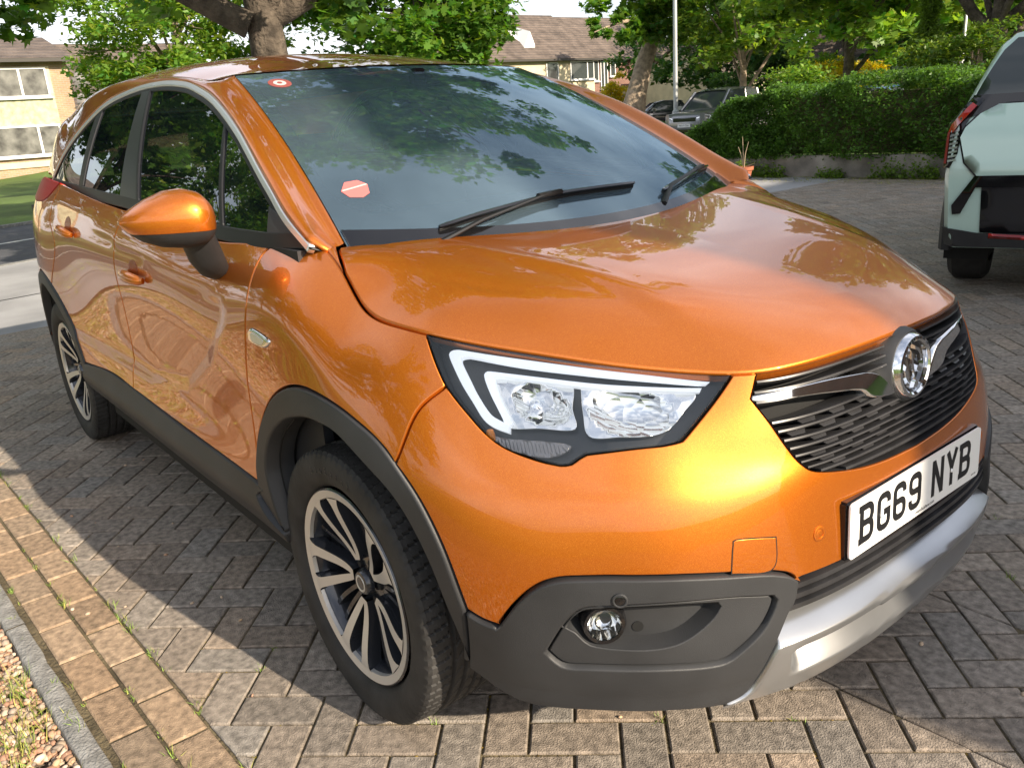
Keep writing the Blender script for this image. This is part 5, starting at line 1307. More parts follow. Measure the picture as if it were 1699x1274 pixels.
# edging kerb and gravel strip
mb=MB();x=-5.6
while x<4:
    x2=x+.914;n=14
    V=[];F=[]
    for i in range(n+1):
        xx=x+.004+(x2-x-.008)*i/n;y1=bord(xx,2)-.014;y0=y1-.050
        j1,j2=[rng.normal(0,.0014) for _ in (0,1)];zt=.002+rng.normal(0,.0007)
        V+=[(xx,y1+j1,-.03),(xx,y1+j1-.001,zt-.003),(xx,y1+j1-.004,zt),(xx,y0+j2+.004,zt-.001),(xx,y0+j2,zt-.005),(xx,y0+j2-.004,-.04)]
    F=[(i*6+k,i*6+k+1,(i+1)*6+k+1,(i+1)*6+k) for i in range(n) for k in range(5)]
    mb.add(V,F);x=x2
tag(mb.build('edging_kerb',M['kerb'],smooth=True,angle=50),kind='structure')
sheet('gravel_bed',[(-5.6,bord(-5.6,3)-2.2),(4,bord(4,3)-2.2),(4,bord(4,3)+.03),(-5.6,bord(-5.6,3)+.03)],-.035,M['gravelbed'])
# pebbles
def ico(n=1):
    bm=bmesh.new();bmesh.ops.create_icosphere(bm,subdivisions=n,radius=1);V=np.array([v.co for v in bm.verts]);F=np.array([[v.index for v in f.verts] for f in bm.faces]);bm.free();return V,F
IV,IF=ico(1)
def scatter(name,base,faces,pts,scl,rotm,m,cols=None,kind='stuff',smooth=False,label=None,cat=None,parent=None,group=None):
    N=len(pts);nv=len(base)
    B=base[None]*scl[:,None,:];V=np.einsum('nij,nvj->nvi',rotm,B)+pts[:,None,:]
    k=faces.shape[1];F=(faces[None]+(np.arange(N)*nv)[:,None,None]).reshape(-1,k)
    me=bpy.data.meshes.new(name);me.vertices.add(N*nv);me.vertices.foreach_set('co',V.reshape(-1));me.loops.add(F.size);me.loops.foreach_set('vertex_index',F.reshape(-1))
    me.polygons.add(len(F));me.polygons.foreach_set('loop_start',np.arange(0,F.size,k));me.polygons.foreach_set('loop_total',np.full(len(F),k))
    if smooth: me.polygons.foreach_set('use_smooth',np.ones(len(F),bool))
    me.materials.append(m);me.update(calc_edges=True)
    if cols is not None:
        a=me.color_attributes.new('tint','FLOAT_COLOR','POINT');a.data.foreach_set('color',np.c_[np.repeat(cols,nv,axis=0),np.ones(N*nv)].ravel())
    o=bpy.data.objects.new(name,me);COL.objects.link(o);tag(o,label,cat,group,kind)
    if parent: o.parent=parent
    return o
def randrot(n,tilt=1.0):
    """random rotations; tilt<1 keeps local z near vertical"""
    a=rng.uniform(0,2*math.pi,n);b=rng.normal(0,tilt,n);c=rng.uniform(0,2*math.pi,n)
    ca,sa,cb,sb,cc,sc=np.cos(a),np.sin(a),np.cos(b),np.sin(b),np.cos(c),np.sin(c)
    Z=np.zeros(n);O1=np.ones(n)
    A=np.stack([np.stack([ca,-sa,Z],1),np.stack([sa,ca,Z],1),np.stack([Z,Z,O1],1)],1)
    B=np.stack([np.stack([O1,Z,Z],1),np.stack([Z,cb,-sb],1),np.stack([Z,sb,cb],1)],1)
    C_=np.stack([np.stack([cc,-sc,Z],1),np.stack([sc,cc,Z],1),np.stack([Z,Z,O1],1)],1)
    return A@B@C_
M['pebble']=mat('pebbles',(.40,.33,.27),.8,noise=(60,.8,1.2),attr='tint')
n=26000;px_=np.where(rng.random(n)<.4,rng.uniform(-3.2,.9,n),rng.uniform(-5.5,2.5,n));py_=bord(px_,3)-.005-rng.random(n)**1.3*.85
pal=np.array([(1.0,.92,.80),(1.35,1.28,1.2),(1.05,.78,.60),(.72,.70,.68),(1.2,1.0,.75),(.9,.62,.5)]);cols=pal[rng.integers(0,6,n)]*rng.uniform(.7,1.25,(n,1))
sz=rng.uniform(.0055,.0135,(n,1))*np.stack([rng.uniform(.9,1.5,n),rng.uniform(.7,1,n),rng.uniform(.45,.75,n)],1)
scatter('gravel',IV,IF,np.stack([px_,py_,-.028+rng.uniform(0,.018,n)],1),sz,randrot(n,.4),M['pebble'],cols,smooth=True)
# a few stray stones on the paving
n=70;px_=rng.uniform(-2.5,1.2,n);py_=rng.uniform(-1.3,.4,n)
scatter('loose_stones',IV,IF,np.stack([px_,py_,np.full(n,.003)],1),rng.uniform(.0025,.008,(n,1))*np.array([[1.2,.9,.6]]),randrot(n,.3),M['pebble'],pal[rng.integers(0,6,n)]*1.2,smooth=True)
# ---- grass blades
BLV=np.array([(-.5,0,0),(.5,0,0),(.35,.10,.5),(-.35,.10,.5),(0,.42,1.0)]);BLF3=np.array([(0,1,2),(0,2,3),(3,2,4)])
M['blade']=mat('grass_blades',(.16,.24,.045),.6,attr='tint')
def blades(name,P,h,w,tilt,cols,label=None):
    n=len(P);S=np.stack([w,h*rng.uniform(.6,1.4,n),h],1);return scatter(name,BLV,BLF3,P,S,randrot(n,tilt),M['blade'],cols)
def gcol(n,dry=.3):
    a=np.array([1,1,1.]);c=np.tile(a,(n,1))*rng.uniform(.7,1.6,(n,1));d=rng.random(n)<dry;c[d]=np.array([2.2,1.45,1.7])*rng.uniform(.7,1.1,(d.sum(),1));return c
# tufts in the joints: real positions on the herringbone lines and the border joints
tuft=[]
for _ in range(230):
    a,b=rng.integers(-30,30,2);t=rng.random()*2
    m=(a-b-1)%4
    p=OR+E1*(a+ (t if m==0 else 0))*U_+E2*(b+(0 if m==0 else t))*U_
    if -3<p[0]<1.6 and bord(p[0],0)<p[1]<1.2 and (m in (0,3)): tuft.append((p[0],p[1],rng.uniform(.3,1)))
for _ in range(150):
    x=rng.uniform(-3.5,.9);k=rng.integers(0,4);tuft.append((x,bord(x,k)+(.004 if k<3 else .03),rng.uniform(.4,1.2)))
P=[];H=[]
for x,y,s in tuft:
    c=int(6+22*s*rng.random())
    P.append(np.stack([x+rng.normal(0,.011*s,c),y+rng.normal(0,.006*s,c),np.full(c,-.007)],1));H.append(rng.uniform(.010,.034,c)*s)
P=np.vstack(P);H=np.concatenate(H)
blades('joint_grass',P,H,np.full(len(P),.0022),.75,gcol(len(P),.25))
n=16000;x=rng.uniform(-5.5,2.0,n);cl=rng.random(n);y=bord(x,3)-.01-np.abs(rng.normal(0,.20,n));keep=np.sin(x*9+3*y*7)+np.sin(x*23+y*17)>-.1
x,y=x[keep],y[keep];blades('verge_grass',np.stack([x,y,np.full(len(x),-.03)],1),rng.uniform(.03,.085,len(x)),np.full(len(x),.0026),.8,gcol(len(x),.6))
# moss crumbs along the joints
M['moss']=mat('moss',(.12,.095,.030),.95,attr='tint')
n=26000;a=rng.integers(-34,36,n);b=rng.integers(-30,30,n);mm=(a-b-1)%4;ok=(mm==0)|(mm==3);a,b,mm=a[ok],b[ok],mm[ok];n=len(a);t=rng.random(n)*2
e1=np.where(mm==0,t,0);e2=np.where(mm==0,0,t);q=OR+np.outer((a+e1)*U_,E1)+np.outer((b+e2)*U_,E2)+rng.normal(0,.0018,(n,2))
cl=np.sin(q[:,0]*7+1)+np.sin(q[:,1]*9+q[:,0]*5)>-.2;sel=(q[:,0]>-3)&(q[:,0]<1.5)&(q[:,1]>bord(q[:,0],0))&(q[:,1]<1.3)&cl;q=q[sel];n=len(q)
pc_=np.array([(1,1,1),(1.5,1.5,.8),(.6,.5,.5),(1.9,1.6,1.0)])[rng.integers(0,4,n)]
scatter('joint_moss',IV,IF,np.c_[q,np.full(n,-.007)],rng.uniform(.0012,.0042,(n,1))*np.array([[1.3,1,.7]]),randrot(n,.5),M['moss'],pc_)
# lawn tufts beyond the gravel (seen reflected in the doors) and on the far verge
n=16000;x=rng.uniform(-9,3,n);y=rng.uniform(-7,-2.0,n);blades('side_lawn_grass',np.stack([x,y,np.full(n,-.05)],1),rng.uniform(.05,.12,n),np.full(n,.008),.5,gcol(n,.35))
sheet('side_lawn',[(-5.6,-9),(6,-9),(6,-2.0),(-5.6,-1.9)],-.05 ,M['grassland'])
# ---------------------------------------------------------------- vegetation
def leafmat(name,col,trl=.45,rough=.45):
    m=bpy.data.materials.new(name);m.use_nodes=True;t=m.node_tree;t.nodes.clear();l=t.links.new
    o=t.nodes.new('ShaderNodeOutputMaterial');a=t.nodes.new('ShaderNodeAttribute');a.attribute_name='tint'
    q=t.nodes.new('ShaderNodeMixRGB');q.blend_type='MULTIPLY';q.inputs[0].default_value=1;q.inputs[1].default_value=(*col,1);l(a.outputs['Color'],q.inputs[2])
    b=t.nodes.new('ShaderNodeBsdfPrincipled');b.inputs['Roughness'].default_value=rough;b.inputs['Specular IOR Level'].default_value=.35;l(q.outputs[0],b.inputs['Base Color'])
    tr=t.nodes.new('ShaderNodeBsdfTranslucent');g=t.nodes.new('ShaderNodeMixRGB');g.blend_type='MULTIPLY';g.inputs[0].default_value=1;g.inputs[2].default_value=(1.5,1.5,.45,1);l(q.outputs[0],g.inputs[1]);l(g.outputs[0],tr.inputs[0])
    x=t.nodes.new('ShaderNodeMixShader');x.inputs[0].default_value=trl;l(b.outputs[0],x.inputs[1]);l(tr.outputs[0],x.inputs[2]);l(x.outputs[0],o.inputs[0]);return m
M['bark']=mat('bark',(.085,.068,.052),.95,noise=(7,.5,1.7,9),bump=(22,.05,8))
M['barkpale']=mat('bark_pale',(.30,.235,.17),.95,noise=(5,.6,1.5,9),bump=(18,.04,8))
M['maple']=leafmat('maple_leaf',(.105,.215,.032),.5)
M['ash']=leafmat('pale_leaf',(.165,.275,.045),.5)
M['darkleaf']=leafmat('dark_leaf',(.050,.115,.025),.4)
M['hedgeleaf']=leafmat('hedge_leaf',(.095,.195,.038),.45)
M['conifer']=leafmat('conifer_leaf',(.12,.20,.028),.4)
M['golden']=leafmat('golden_leaf',(.55,.46,.02),.4)
# leaf shapes
def lobed(k=5):
    P=[(0,-.10)]
    for r,a in ((.42,-150),(.28,-172),(.62,-200),(.30,-222),(.70,-250),(.34,-262),(.80,-270)):
        pass
    A=[(0,0),(.30,-.08),(.26,.12),(.60,.22),(.34,.38),(.42,.66),(.16,.58),(0,1.0),(-.16,.58),(-.42,.66),(-.34,.38),(-.60,.22),(-.26,.12),(-.30,-.08)]
    V=np.array([(x,y,.10*abs(x)) for x,y in A]);c=np.array([(0,.34,0)]);V=np.vstack([V,c]);n=len(A)
    return V,np.array([(i,(i+1)%n,n) for i in range(n)])
LOB=lobed()
KITE=(np.array([(0,0,0),(.30,.40,.06),(0,1,0),(-.30,.40,.06)]),np.array([(0,1,2),(0,2,3)]))
def foliage(name,C,R,n,size,m,parent=None,shape=KITE,shell=.55,clump=.35,nc=120,dark=0,label=None,cat=None,group=None,kind=None,flat=1.0,cl=None):
    """leaves gathered into clumps that are spread through an ellipsoid (or along given clump centres)"""
    C=np.array(C,float);R=np.array(R,float)
    if cl is None:
        d=rng.normal(size=(nc,3));d/=np.linalg.norm(d,axis=1)[:,None];rr=rng.uniform(shell,1.0,(nc,1))**.6
        wob=1+.16*np.sin(d[:,:1]*5+C[0])+.14*np.sin(d[:,1:2]*7+C[1]*2)+.12*np.sin(d[:,2:3]*6+d[:,:1]*4)
        cc=C+d*rr*R*wob
    else: cc=np.array(cl);nc=len(cc)
    i=rng.integers(0,nc,n);cr=rng.uniform(.6,1.3,nc)[i][:,None]
    q=rng.normal(size=(n,3));q/=np.linalg.norm(q,axis=1)[:,None];q*=rng.random((n,1))**.45
    P=cc[i]+q*clump*cr*np.array([1,1,.62*flat])
    s=size*rng.uniform(.65,1.3,(n,1))*np.ones((1,3))
    g=rng.uniform(.72,1.30,(nc,1))[i]*rng.uniform(.75,1.25,(n,1));col=np.ones((n,3))*g*np.array([1,1,1])
    hue=rng.normal(0,.10,(n,1));col[:,:1]*=1+hue*1.6;col[:,2:]*=1-hue
    return scatter(name,shape[0],shape[1],P,s,randrot(n,.75),m,col,kind=kind,label=label,cat=cat,parent=parent,group=group)
def tree(name,label,base,h,r,trunk_r,crown_c,crown_r,n,size,lm,bm_,shape=KITE,lean=(0,0),nc=140,clump=.5,group='trees around the drive and the street',limbs=9,shell=.45,seed=0,extra=None,fork=.35):
    rr=random.Random(seed);t=thing(name,label,'tree',base,group=group);B=Vector(base)
    top=Vector((lean[0],lean[1],h));pts=[];rad=[]
    for i in range(9):
        k=i/8;p=Vector((lean[0]*k**1.2,lean[1]*k**1.2,h*k));p+=Vector((rr.uniform(-.05,.05),rr.uniform(-.05,.05),0))*trunk_r*2*(0<i<8);pts.append(p);rad.append(trunk_r*(1.35-.35*min(1,k*6))*(1-.62*k))
    MB().tube(pts,rad,14).build('trunk',bm_,t,smooth=True,angle=80)
    cc=Vector(crown_c)-B
    for j in range(limbs):
        k=fork+(1-fork)*(j/limbs);i=min(7,int(k*8));p0=pts[i].lerp(pts[i+1],k*8-i)
        a=j*2.4+rr.random();e=Vector((math.cos(a)*crown_r[0]*.8,math.sin(a)*crown_r[1]*.8,0))+cc+Vector((0,0,rr.uniform(-.3,.6)*crown_r[2]))
        mid=p0.lerp(e,.5)+Vector((0,0,.10*(e-p0).length));r0=rad[i]*.42
        P=[p0,p0.lerp(mid,.5)+Vector((0,0,.02)),mid,mid.lerp(e,.5)+Vector((rr.uniform(-.2,.2),rr.uniform(-.2,.2),0)),e]
        b=MB().tube(P,[r0,r0*.85,r0*.6,r0*.35,r0*.10],7);
        for s_ in range(3):
            q0=P[2+s_//2];q1=q0+Vector((rr.uniform(-1,1),rr.uniform(-1,1),rr.uniform(-.1,.8)))*crown_r[0]*.35
            b.tube([q0,q0.lerp(q1,.5)+Vector((0,0,.05)),q1],[r0*.3,r0*.2,r0*.05],5)
        b.build('limb',bm_,t,smooth=True,angle=80)
    foliage('crown',cc,crown_r,n,size,lm,t,shape,shell,clump,nc)
    if extra:
        for P,rads,nn in extra:
            P=[Vector(p)-B for p in P];MB().tube(P,rads,7).build('limb',bm_,t,smooth=True,angle=80)
            cl=[];
            for k in range(len(P)-1):
                for s_ in np.linspace(.2,1,4): cl.append(np.array(P[k].lerp(P[k+1],s_))+rng.normal(0,.22,3))
            if nn: foliage('leaf_spray',(0,0,0),(1,1,1),nn,size,lm,t,shape,cl=cl[2:],clump=.28)
    return t
def at(px,py,ax,val):
    """world point on the plane ax=val seen at photo pixel px,py (used once, to survey where the far things stand)"""
    d=_f+_R*((px-849.5)/1395.69)-_U*((py-637)/1395.69);c=Vector((1.55,-1.554,1.301));i='xyz'.index(ax);return c+d*((val-c[i])/d[i])
T=tree
# street tree right behind the car, its boughs over the roof
T('maple_tree','big dark-trunked maple whose forked trunk rises behind the roof of the orange car',(-7.3,2.45,0),5.2,5,.25,(-6.6,2.6,6.9),(4.3,4.6,2.7),30000,.14,M['maple'],M['bark'],LOB,(-.2,.1),seed=3,nc=210,clump=.5,shell=.25,fork=.45,limbs=10,
  extra=[([(-7.35,2.30,2.35),(-7.7,1.5,2.85),(-8.2,.6,3.3),(-8.6,-.6,3.5)],[.14,.10,.07,.02],500),([(-7.35,2.6,2.45),(-7.1,3.2,2.75),(-6.9,3.9,3.0),(-6.6,4.8,3.2)],[.13,.09,.06,.02],500),
         ([(-7.2,2.4,2.9),(-6.2,2.2,3.3),(-5.2,1.9,3.5),(-4.2,1.6,3.4)],[.12,.09,.06,.02],900),([(-7.4,2.2,3.0),(-8.3,1.2,3.2),(-9.0,.1,3.0),(-9.3,-.9,2.75)],[.10,.07,.05,.02],900)])
T('maple_tree','large-leaved maple at the left edge, hanging before the pale house',(-14.2,-2.6,0),5,5,.22,(-13.2,-1.6,4.6),(3.6,3.0,2.3),17000,.17,M['maple'],M['bark'],LOB,seed=5,nc=130,clump=.55,shell=.3)
T('ash_tree','airy light green tree with fine leaves left of the dark forked trunk',(-23,7.0,0),5,5,.20,(-22.5,6.8,4.0),(3.6,3.3,2.9),30000,.16,M['ash'],M['barkpale'],KITE,seed=8,nc=170,clump=.55,shell=.2)
T('maple_tree','dense bright green maple whose crown fills the gap right of the dark trunk',(-17.5,11.2,0),6,5,.25,(-17.0,10.6,4.3),(2.6,2.5,3.6),26000,.17,M['maple'],M['bark'],LOB,seed=9,nc=190,clump=.6,shell=.45)
T('maple_tree','maple with a pale leaning trunk on the grass bank left of the lamp post',(-24.5,26.2,.75),9,5,.42,(-23.5,26.5,9.4),(4.4,4.2,4.4),26000,.24,M['maple'],M['barkpale'],LOB,(.6,4.2),seed=12,nc=150,clump=.8,
  extra=[([(-24.2,27.2,4.0),(-23.6,25.6,4.6),(-23.0,24.0,4.4),(-22.5,22.2,4.0)],[.12,.09,.06,.02],900),([(-24.2,27.0,3.9),(-24.0,25.9,4.2),(-23.6,25.0,3.9)],[.10,.07,.03],500)])
T('round_tree','round green street tree with a short pale trunk just right of the lamp post',(-21.0,29.2,0),4,5,.20,(-21.0,29.2,5.8),(4.3,4.1,2.9),27000,.21,M['ash'],M['barkpale'],LOB,seed=14,nc=200,clump=.6,shell=.5)
T('street_tree','spreading tree with a dark brown trunk beside the golden shrub',(-12.4,22.4,0),4.5,5,.20,(-11.6,22.4,5.1),(3.6,3.5,2.5),26000,.19,M['ash'],M['bark'],LOB,seed=15,nc=180,clump=.6,shell=.45)
T('street_tree','green tree standing between the wooden fence and the conifer',(-14.6,36.0,0),4.5,5,.17,(-14.2,35.5,5.6),(3.9,3.5,2.7),20000,.21,M['ash'],M['barkpale'],LOB,seed=16,nc=150,clump=.6)
T('oak_tree','dark forked tree at the right edge behind the mint car',(-5.9,16.4,0),5,5,.21,(-5.2,16.6,6.0),(3.3,3.3,2.4),22000,.17,M['maple'],M['bark'],LOB,(.0,.2),seed=18,nc=150,clump=.55,fork=.3,
  extra=[([(-5.9,16.5,2.0),(-6.3,16.3,2.5),(-6.7,16.1,3.2),(-7.0,16.0,3.9)],[.13,.11,.09,.05],0),([(-5.85,16.5,2.3),(-5.4,16.6,2.7),(-4.8,16.7,3.0)],[.12,.09,.05],0)])
for i,(x,y,h,r) in enumerate([(-34,44,9,5.5),(-26,46,9,6),(-17,44,9,6),(-8,42,8,6),(1,38,9,6),(-42,58,10,7)]):
    T('background_tree',['tall dense tree far behind the pale semi-detached houses','broad tree at the far end of the street behind the white houses','leafy tree closing the view behind the wooden fence','dark green tree behind the conifer','green tree above the far end of the hedge','distant tree rising over the terrace roofs'][i],(x,y,0),h*.6,5,.3,(x,y,h*.62),(r,r,h*.5),9000,.42,M['darkleaf'],M['bark'],KITE,seed=30+i,nc=110,clump=1.1,limbs=5)
# conifer and shrubs behind the hedge
t=thing('conifer','narrow upright yellow-green conifer behind the hedge','conifer',(-7.0,16.0,0))
MB().tube([(0,0,0),(0,0,3.3)],[.07,.02],8).build('trunk',M['bark'],t)
n=15000;zz=rng.random(n)**1.1*3.1+.25;ww=(.42*(1-((zz-.9)/2.6).clip(0,1)**1.6)+.03)*(.75+.25*np.sin(zz*9+1));a=rng.uniform(0,6.28,n);rr_=ww*rng.random(n)**.4
scatter('crown',KITE[0],KITE[1],np.c_[rr_*np.cos(a),rr_*np.sin(a),zz],rng.uniform(.06,.12,(n,1))*np.array([[.5,1,1]]),randrot(n,1.0),M['conifer'],np.ones((n,3))*rng.uniform(.6,1.5,(n,1)),kind=None,parent=t)
def shrub(label,c,r,n,size,m,cat='shrub',group='shrubs behind the hedge'):
    t=thing('shrub',label,cat,(c[0],c[1],0),group=group)
    for k in range(4): MB().tube([(0,0,0),(rnd.uniform(-.5,.5)*r[0],rnd.uniform(-.5,.5)*r[1],c[2]+r[2]*.3)],[.03,.01],6).build('stem',M['bark'],t)
    foliage('leaves',(0,0,c[2]),r,n,size,m,t,KITE,.4,.22,90)
shrub('bright golden round shrub left of the wooden fence',tuple(at(1436,125,'y',25)),(.70,.6,.42),7000,.10,M['golden'])
shrub('low golden hedge plant beside the dark brown trunk',tuple(at(1390,127,'y',23)),(1.1,.6,.45),6000,.09,M['golden'])
shrub('golden shrub at the foot of the pale leaning trunk',tuple(at(1020,165,'x',-27)),(.6,.9,1.0),6000,.11,M['golden'])
shrub('loose light green fern-like shrub above the left part of the hedge',tuple(at(1325,137,'y',12.4)),(.55,.4,.28),2500,.07,M['ash'])
shrub('mid green shrub with upright shoots above the hedge left of the mint car',tuple(at(1608,102,'y',14)),(1.2,.6,.55),6500,.08,M['conifer'])
shrub('olive bush in front of the white houses',tuple(at(1352,123,'y',24)),(1.0,.8,.6),6000,.10,M['ash'])
shrub('dark bush left of the round street tree',tuple(at(1215,140,'y',38)),(1.6,1.2,.8),6000,.12,M['darkleaf'])
# hedge on its low retaining wall
M['render']=mat('wall_render',(.30,.27,.24),.95,noise=(3,.55,1.4,9),bump=(60,.012))
wl=thing('low_wall','low stained concrete wall under the clipped hedge','wall',(-9.0,11.2,0))
xs=np.linspace(-9.4,4,60);mb=MB()
def wy(x): return 11.15+.35*_sst(np.float64((-7.0-x)/2.6))*1.2
V=[];
for x in xs: V+=[(x+9.0,wy(x)-11.2,-.05),(x+9.0,wy(x)-11.2,.335),(x+9.0,wy(x)-11.2+.12,.345),(x+9.0,wy(x)-11.2+.12,-.05)]
mb.add(V,[(i*4+k,i*4+k+1,(i+1)*4+k+1,(i+1)*4+k) for i in range(59) for k in range(3)]+[(0,1,2,3)]).build('wall_face',M['render'],wl)
hd=thing('hedge','clipped dark green hedge on top of the low wall','hedge',(-3,12,0))
for x in np.linspace(-9.2,3.6,34): MB().tube([(x+3,rnd.uniform(-.2,.3),0),(x+3+rnd.uniform(-.1,.1),rnd.uniform(-.2,.3),.45+.75*min(1,max(0,(x+9.7)/2.5))**.75)],[.02,.01],5).build('stem',M['bark'],hd)
n=100000;x=np.where(rng.random(n)<.22,rng.uniform(-9.4,-7,n),rng.uniform(-9.35,3.8,n));u=rng.random(n)
top=1.42+.07*np.sin(x*2.1)+.05*np.sin(x*5.3+1)+.03*np.sin(x*11);endf=np.clip((x+9.7)/2.5,0,1)**.75;top=.45+(top-.45)*endf
front=wy_=11.22+.42*_sst((-7.0-x)/2.6)-.16+.10*np.sin(x*3.7)*np.sin(x*1.3+2)
f=rng.random(n);z=np.where(f<.62,.30+(top-.30)*rng.random(n),top+rng.normal(0,.035,n));y=np.where(f<.62,front+np.abs(rng.normal(0,.10,n))+.10*np.sin(z*6+x*4),front+rng.random(n)*1.4)
z+=np.where((f<.62),0,0);cc_=np.where(np.sin(x*13+z*9)+np.sin(z*17-x*7+y*5)>.1,1.15,.78)
scatter('leaves',KITE[0],KITE[1],np.c_[x+3,y-12,z],rng.uniform(.035,.075,(n,1))*np.ones((1,3)),randrot(n,.8),M['hedgeleaf'],np.ones((n,3))*cc_[:,None]*rng.uniform(.6,1.5,(n,1)),kind=None,parent=hd)
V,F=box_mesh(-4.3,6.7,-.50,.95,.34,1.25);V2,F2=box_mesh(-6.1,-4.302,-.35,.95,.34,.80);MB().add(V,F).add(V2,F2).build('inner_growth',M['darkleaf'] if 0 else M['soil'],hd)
# weeds at the wall foot
n=9000;x=rng.uniform(-9,1,n);den=np.sin(x*2.3)+np.sin(x*5.1+1);k=den>-.5;x=x[k];n=len(x)
scatter('weeds',KITE[0],KITE[1],np.c_[x,wy(x)-.03-np.abs(rng.normal(0,.10,n)),np.abs(rng.normal(0,.07,n))*(1+np.maximum(0,np.sin(x*2.3)))],rng.uniform(.03,.07,(n,1))*np.ones((1,3)),randrot(n,.8),M['ash'],np.ones((n,3))*rng.uniform(.5,1.2,(n,1)))
n=5000;x=rng.uniform(-8.5,1,n);scatter('fallen_leaves',KITE[0],KITE[1],np.c_[x,wy(x)-.05-rng.random(n)**2*.9,np.full(n,.004)+rng.random(n)*.01],rng.uniform(.015,.035,(n,1))*np.ones((1,3)),randrot(n,.25),M['blade'],np.array([[1.4,1.0,.9]])*rng.uniform(.5,1.6,(n,1)))
# terracotta pot
M['terra']=mat('terracotta',(.42,.14,.075),.8,noise=(12,.75,1.2))
pp=at(1234,291,'y',10.45);t=thing('plant_pot','small terracotta pot with a few dry stalks at the foot of the low wall','plant pot',(pp.x,pp.y,0))
MB().lathe([(0,.0),(.10,.0),(.135,.17),(.155,.17),(.16,.225),(.14,.225),(.135,.19),(0,.19)],28,'z').build('pot',M['terra'],t,smooth=True,angle=30)
M['stalk']=mat('dry_stalk',(.42,.33,.22),.9)
for k,(dx,h) in enumerate([(-.13,.36),(-.05,.52),(.07,.44),(.20,.10),(.02,.3)]): MB().tube([(0,0,.18),(dx*.4,0,.18+h*.6),(dx,.02,.18+h)],[.008,.006,.003],5).build('stalk',M['stalk'],t)
scatter('leaves',KITE[0],KITE[1],np.c_[rng.normal(-.08,.05,60),rng.normal(0,.05,60),.22+rng.random(60)*.10],np.full((60,3),.05),randrot(60,.8),M['ash'],np.ones((60,3)),kind=None,parent=t)
# hedges, trees and a low brick wall to the car's right, outside the frame but mirrored in doors and windows
T('garden_tree','leafy tree on the side lawn, mirrored in the side windows',(-11,-9.5,0),5,5,.22,(-10.5,-9.0,5.2),(4.6,4.2,3.6),26000,.20,M['maple'],M['bark'],KITE,seed=21,nc=190,clump=.65,shell=.3)
T('garden_tree','tall tree at the back of the side lawn',(-4.0,-10.5,0),5,5,.22,(-4.2,-10.2,5.4),(4.4,3.6,3.8),22000,.22,M['darkleaf'],M['bark'],KITE,seed=22,nc=170,clump=.7)
T('garden_tree','street tree across the road from the side lawn',(-20,-10,0),5,5,.22,(-20,-9,5.0),(5.5,5.0,4.2),20000,.26,M['ash'],M['bark'],KITE,seed=23,nc=170,clump=.8)
shrub('low leafy shrub on the gravel beside the driveway',(-2.9,-2.6,.22),(.45,.35,.25),2200,.06,M['ash'],group='shrubs on the side lawn')
shrub('straggly shrub by the side lawn',(-4.4,-3.1,.30),(.6,.5,.32),2600,.07,M['conifer'],group='shrubs on the side lawn')
# ---------------------------------------------------------------- houses
M['brickred']=None
def brickmat(name,c1,c2,mortar,scale=1.0):
    m=mat(name,c1,.9);t=m.node_tree;b=t.nodes['Principled BSDF'];l=t.links.new
    c=t.nodes.new('ShaderNodeTexCoord');mp_=t.nodes.new('ShaderNodeMapping');mp_.inputs['Rotation'].default_value=(math.pi/2,0,math.pi/2)
    sx=t.nodes.new('ShaderNodeSeparateXYZ');cx=t.nodes.new('ShaderNodeCombineXYZ');ad=t.nodes.new('ShaderNodeMath');ad.operation='ADD'
    l(c.outputs['Object'],sx.inputs[0]);l(sx.outputs[0],ad.inputs[0]);l(sx.outputs[1],ad.inputs[1]);l(ad.outputs[0],cx.inputs[0]);l(sx.outputs[2],cx.inputs[1])
    k=t.nodes.new('ShaderNodeTexBrick');k.inputs['Scale'].default_value=1/.225*.5*scale*2*.5;k.inputs['Color1'].default_value=(*c1,1);k.inputs['Color2'].default_value=(*c2,1);k.inputs['Mortar'].default_value=(*mortar,1)
    k.inputs['Mortar Size'].default_value=.02;k.inputs['Brick Width'].default_value=.5;k.inputs['Row Height'].default_value=.17
    l(cx.outputs[0],k.inputs['Vector']);n=t.nodes.new('ShaderNodeTexNoise');n.inputs['Scale'].default_value=1.2;n.inputs['Detail'].default_value=8;l(c.outputs['Object'],n.inputs['Vector'])
    x=t.nodes.new('ShaderNodeMixRGB');x.blend_type='OVERLAY';x.inputs[0].default_value=.5;l(k.outputs[0],x.inputs[1]);l(n.outputs[0],x.inputs[2]);l(x.outputs[0],b.inputs['Base Color']);return m
M['brickred']=brickmat('red_brick',(.22,.09,.06),(.16,.07,.05),(.25,.22,.19))
M['bricktan']=brickmat('tan_brick',(.42,.27,.15),(.34,.22,.13),(.36,.32,.27))
M['stone']=brickmat('stone_blocks',(.36,.30,.22),(.30,.25,.18),(.26,.23,.19),.5)
M['cream']=mat('cream_render',(.60,.52,.36),.9,noise=(2,.85,1.1,8))
M['yellowrender']=mat('dashed_render',(.46,.45,.31),.95,noise=(5,.7,1.25,9),bump=(40,.02))
M['wwhite']=mat('white_frame',(.78,.78,.76),.5)
M['wglassd']=mat('house_window_glass',(.05,.06,.06),.06,spec=.8)
M['curtain']=mat('net_curtain',(.11,.11,.10),.35,noise=(2.2,.35,1.9,4))
M['rooftile']=mat('roof_tiles',(.125,.098,.080),.9,noise=(1.4,.6,1.35,9),bump=(8,.06))
t_=M['rooftile'].node_tree;w_=t_.nodes.new('ShaderNodeTexWave');w_.wave_type='BANDS';w_.bands_direction='Z';w_.inputs['Scale'].default_value=1.6;w_.inputs['Distortion'].default_value=.6;c_=t_.nodes.new('ShaderNodeTexCoord');t_.links.new(c_.outputs['Object'],w_.inputs['Vector'])
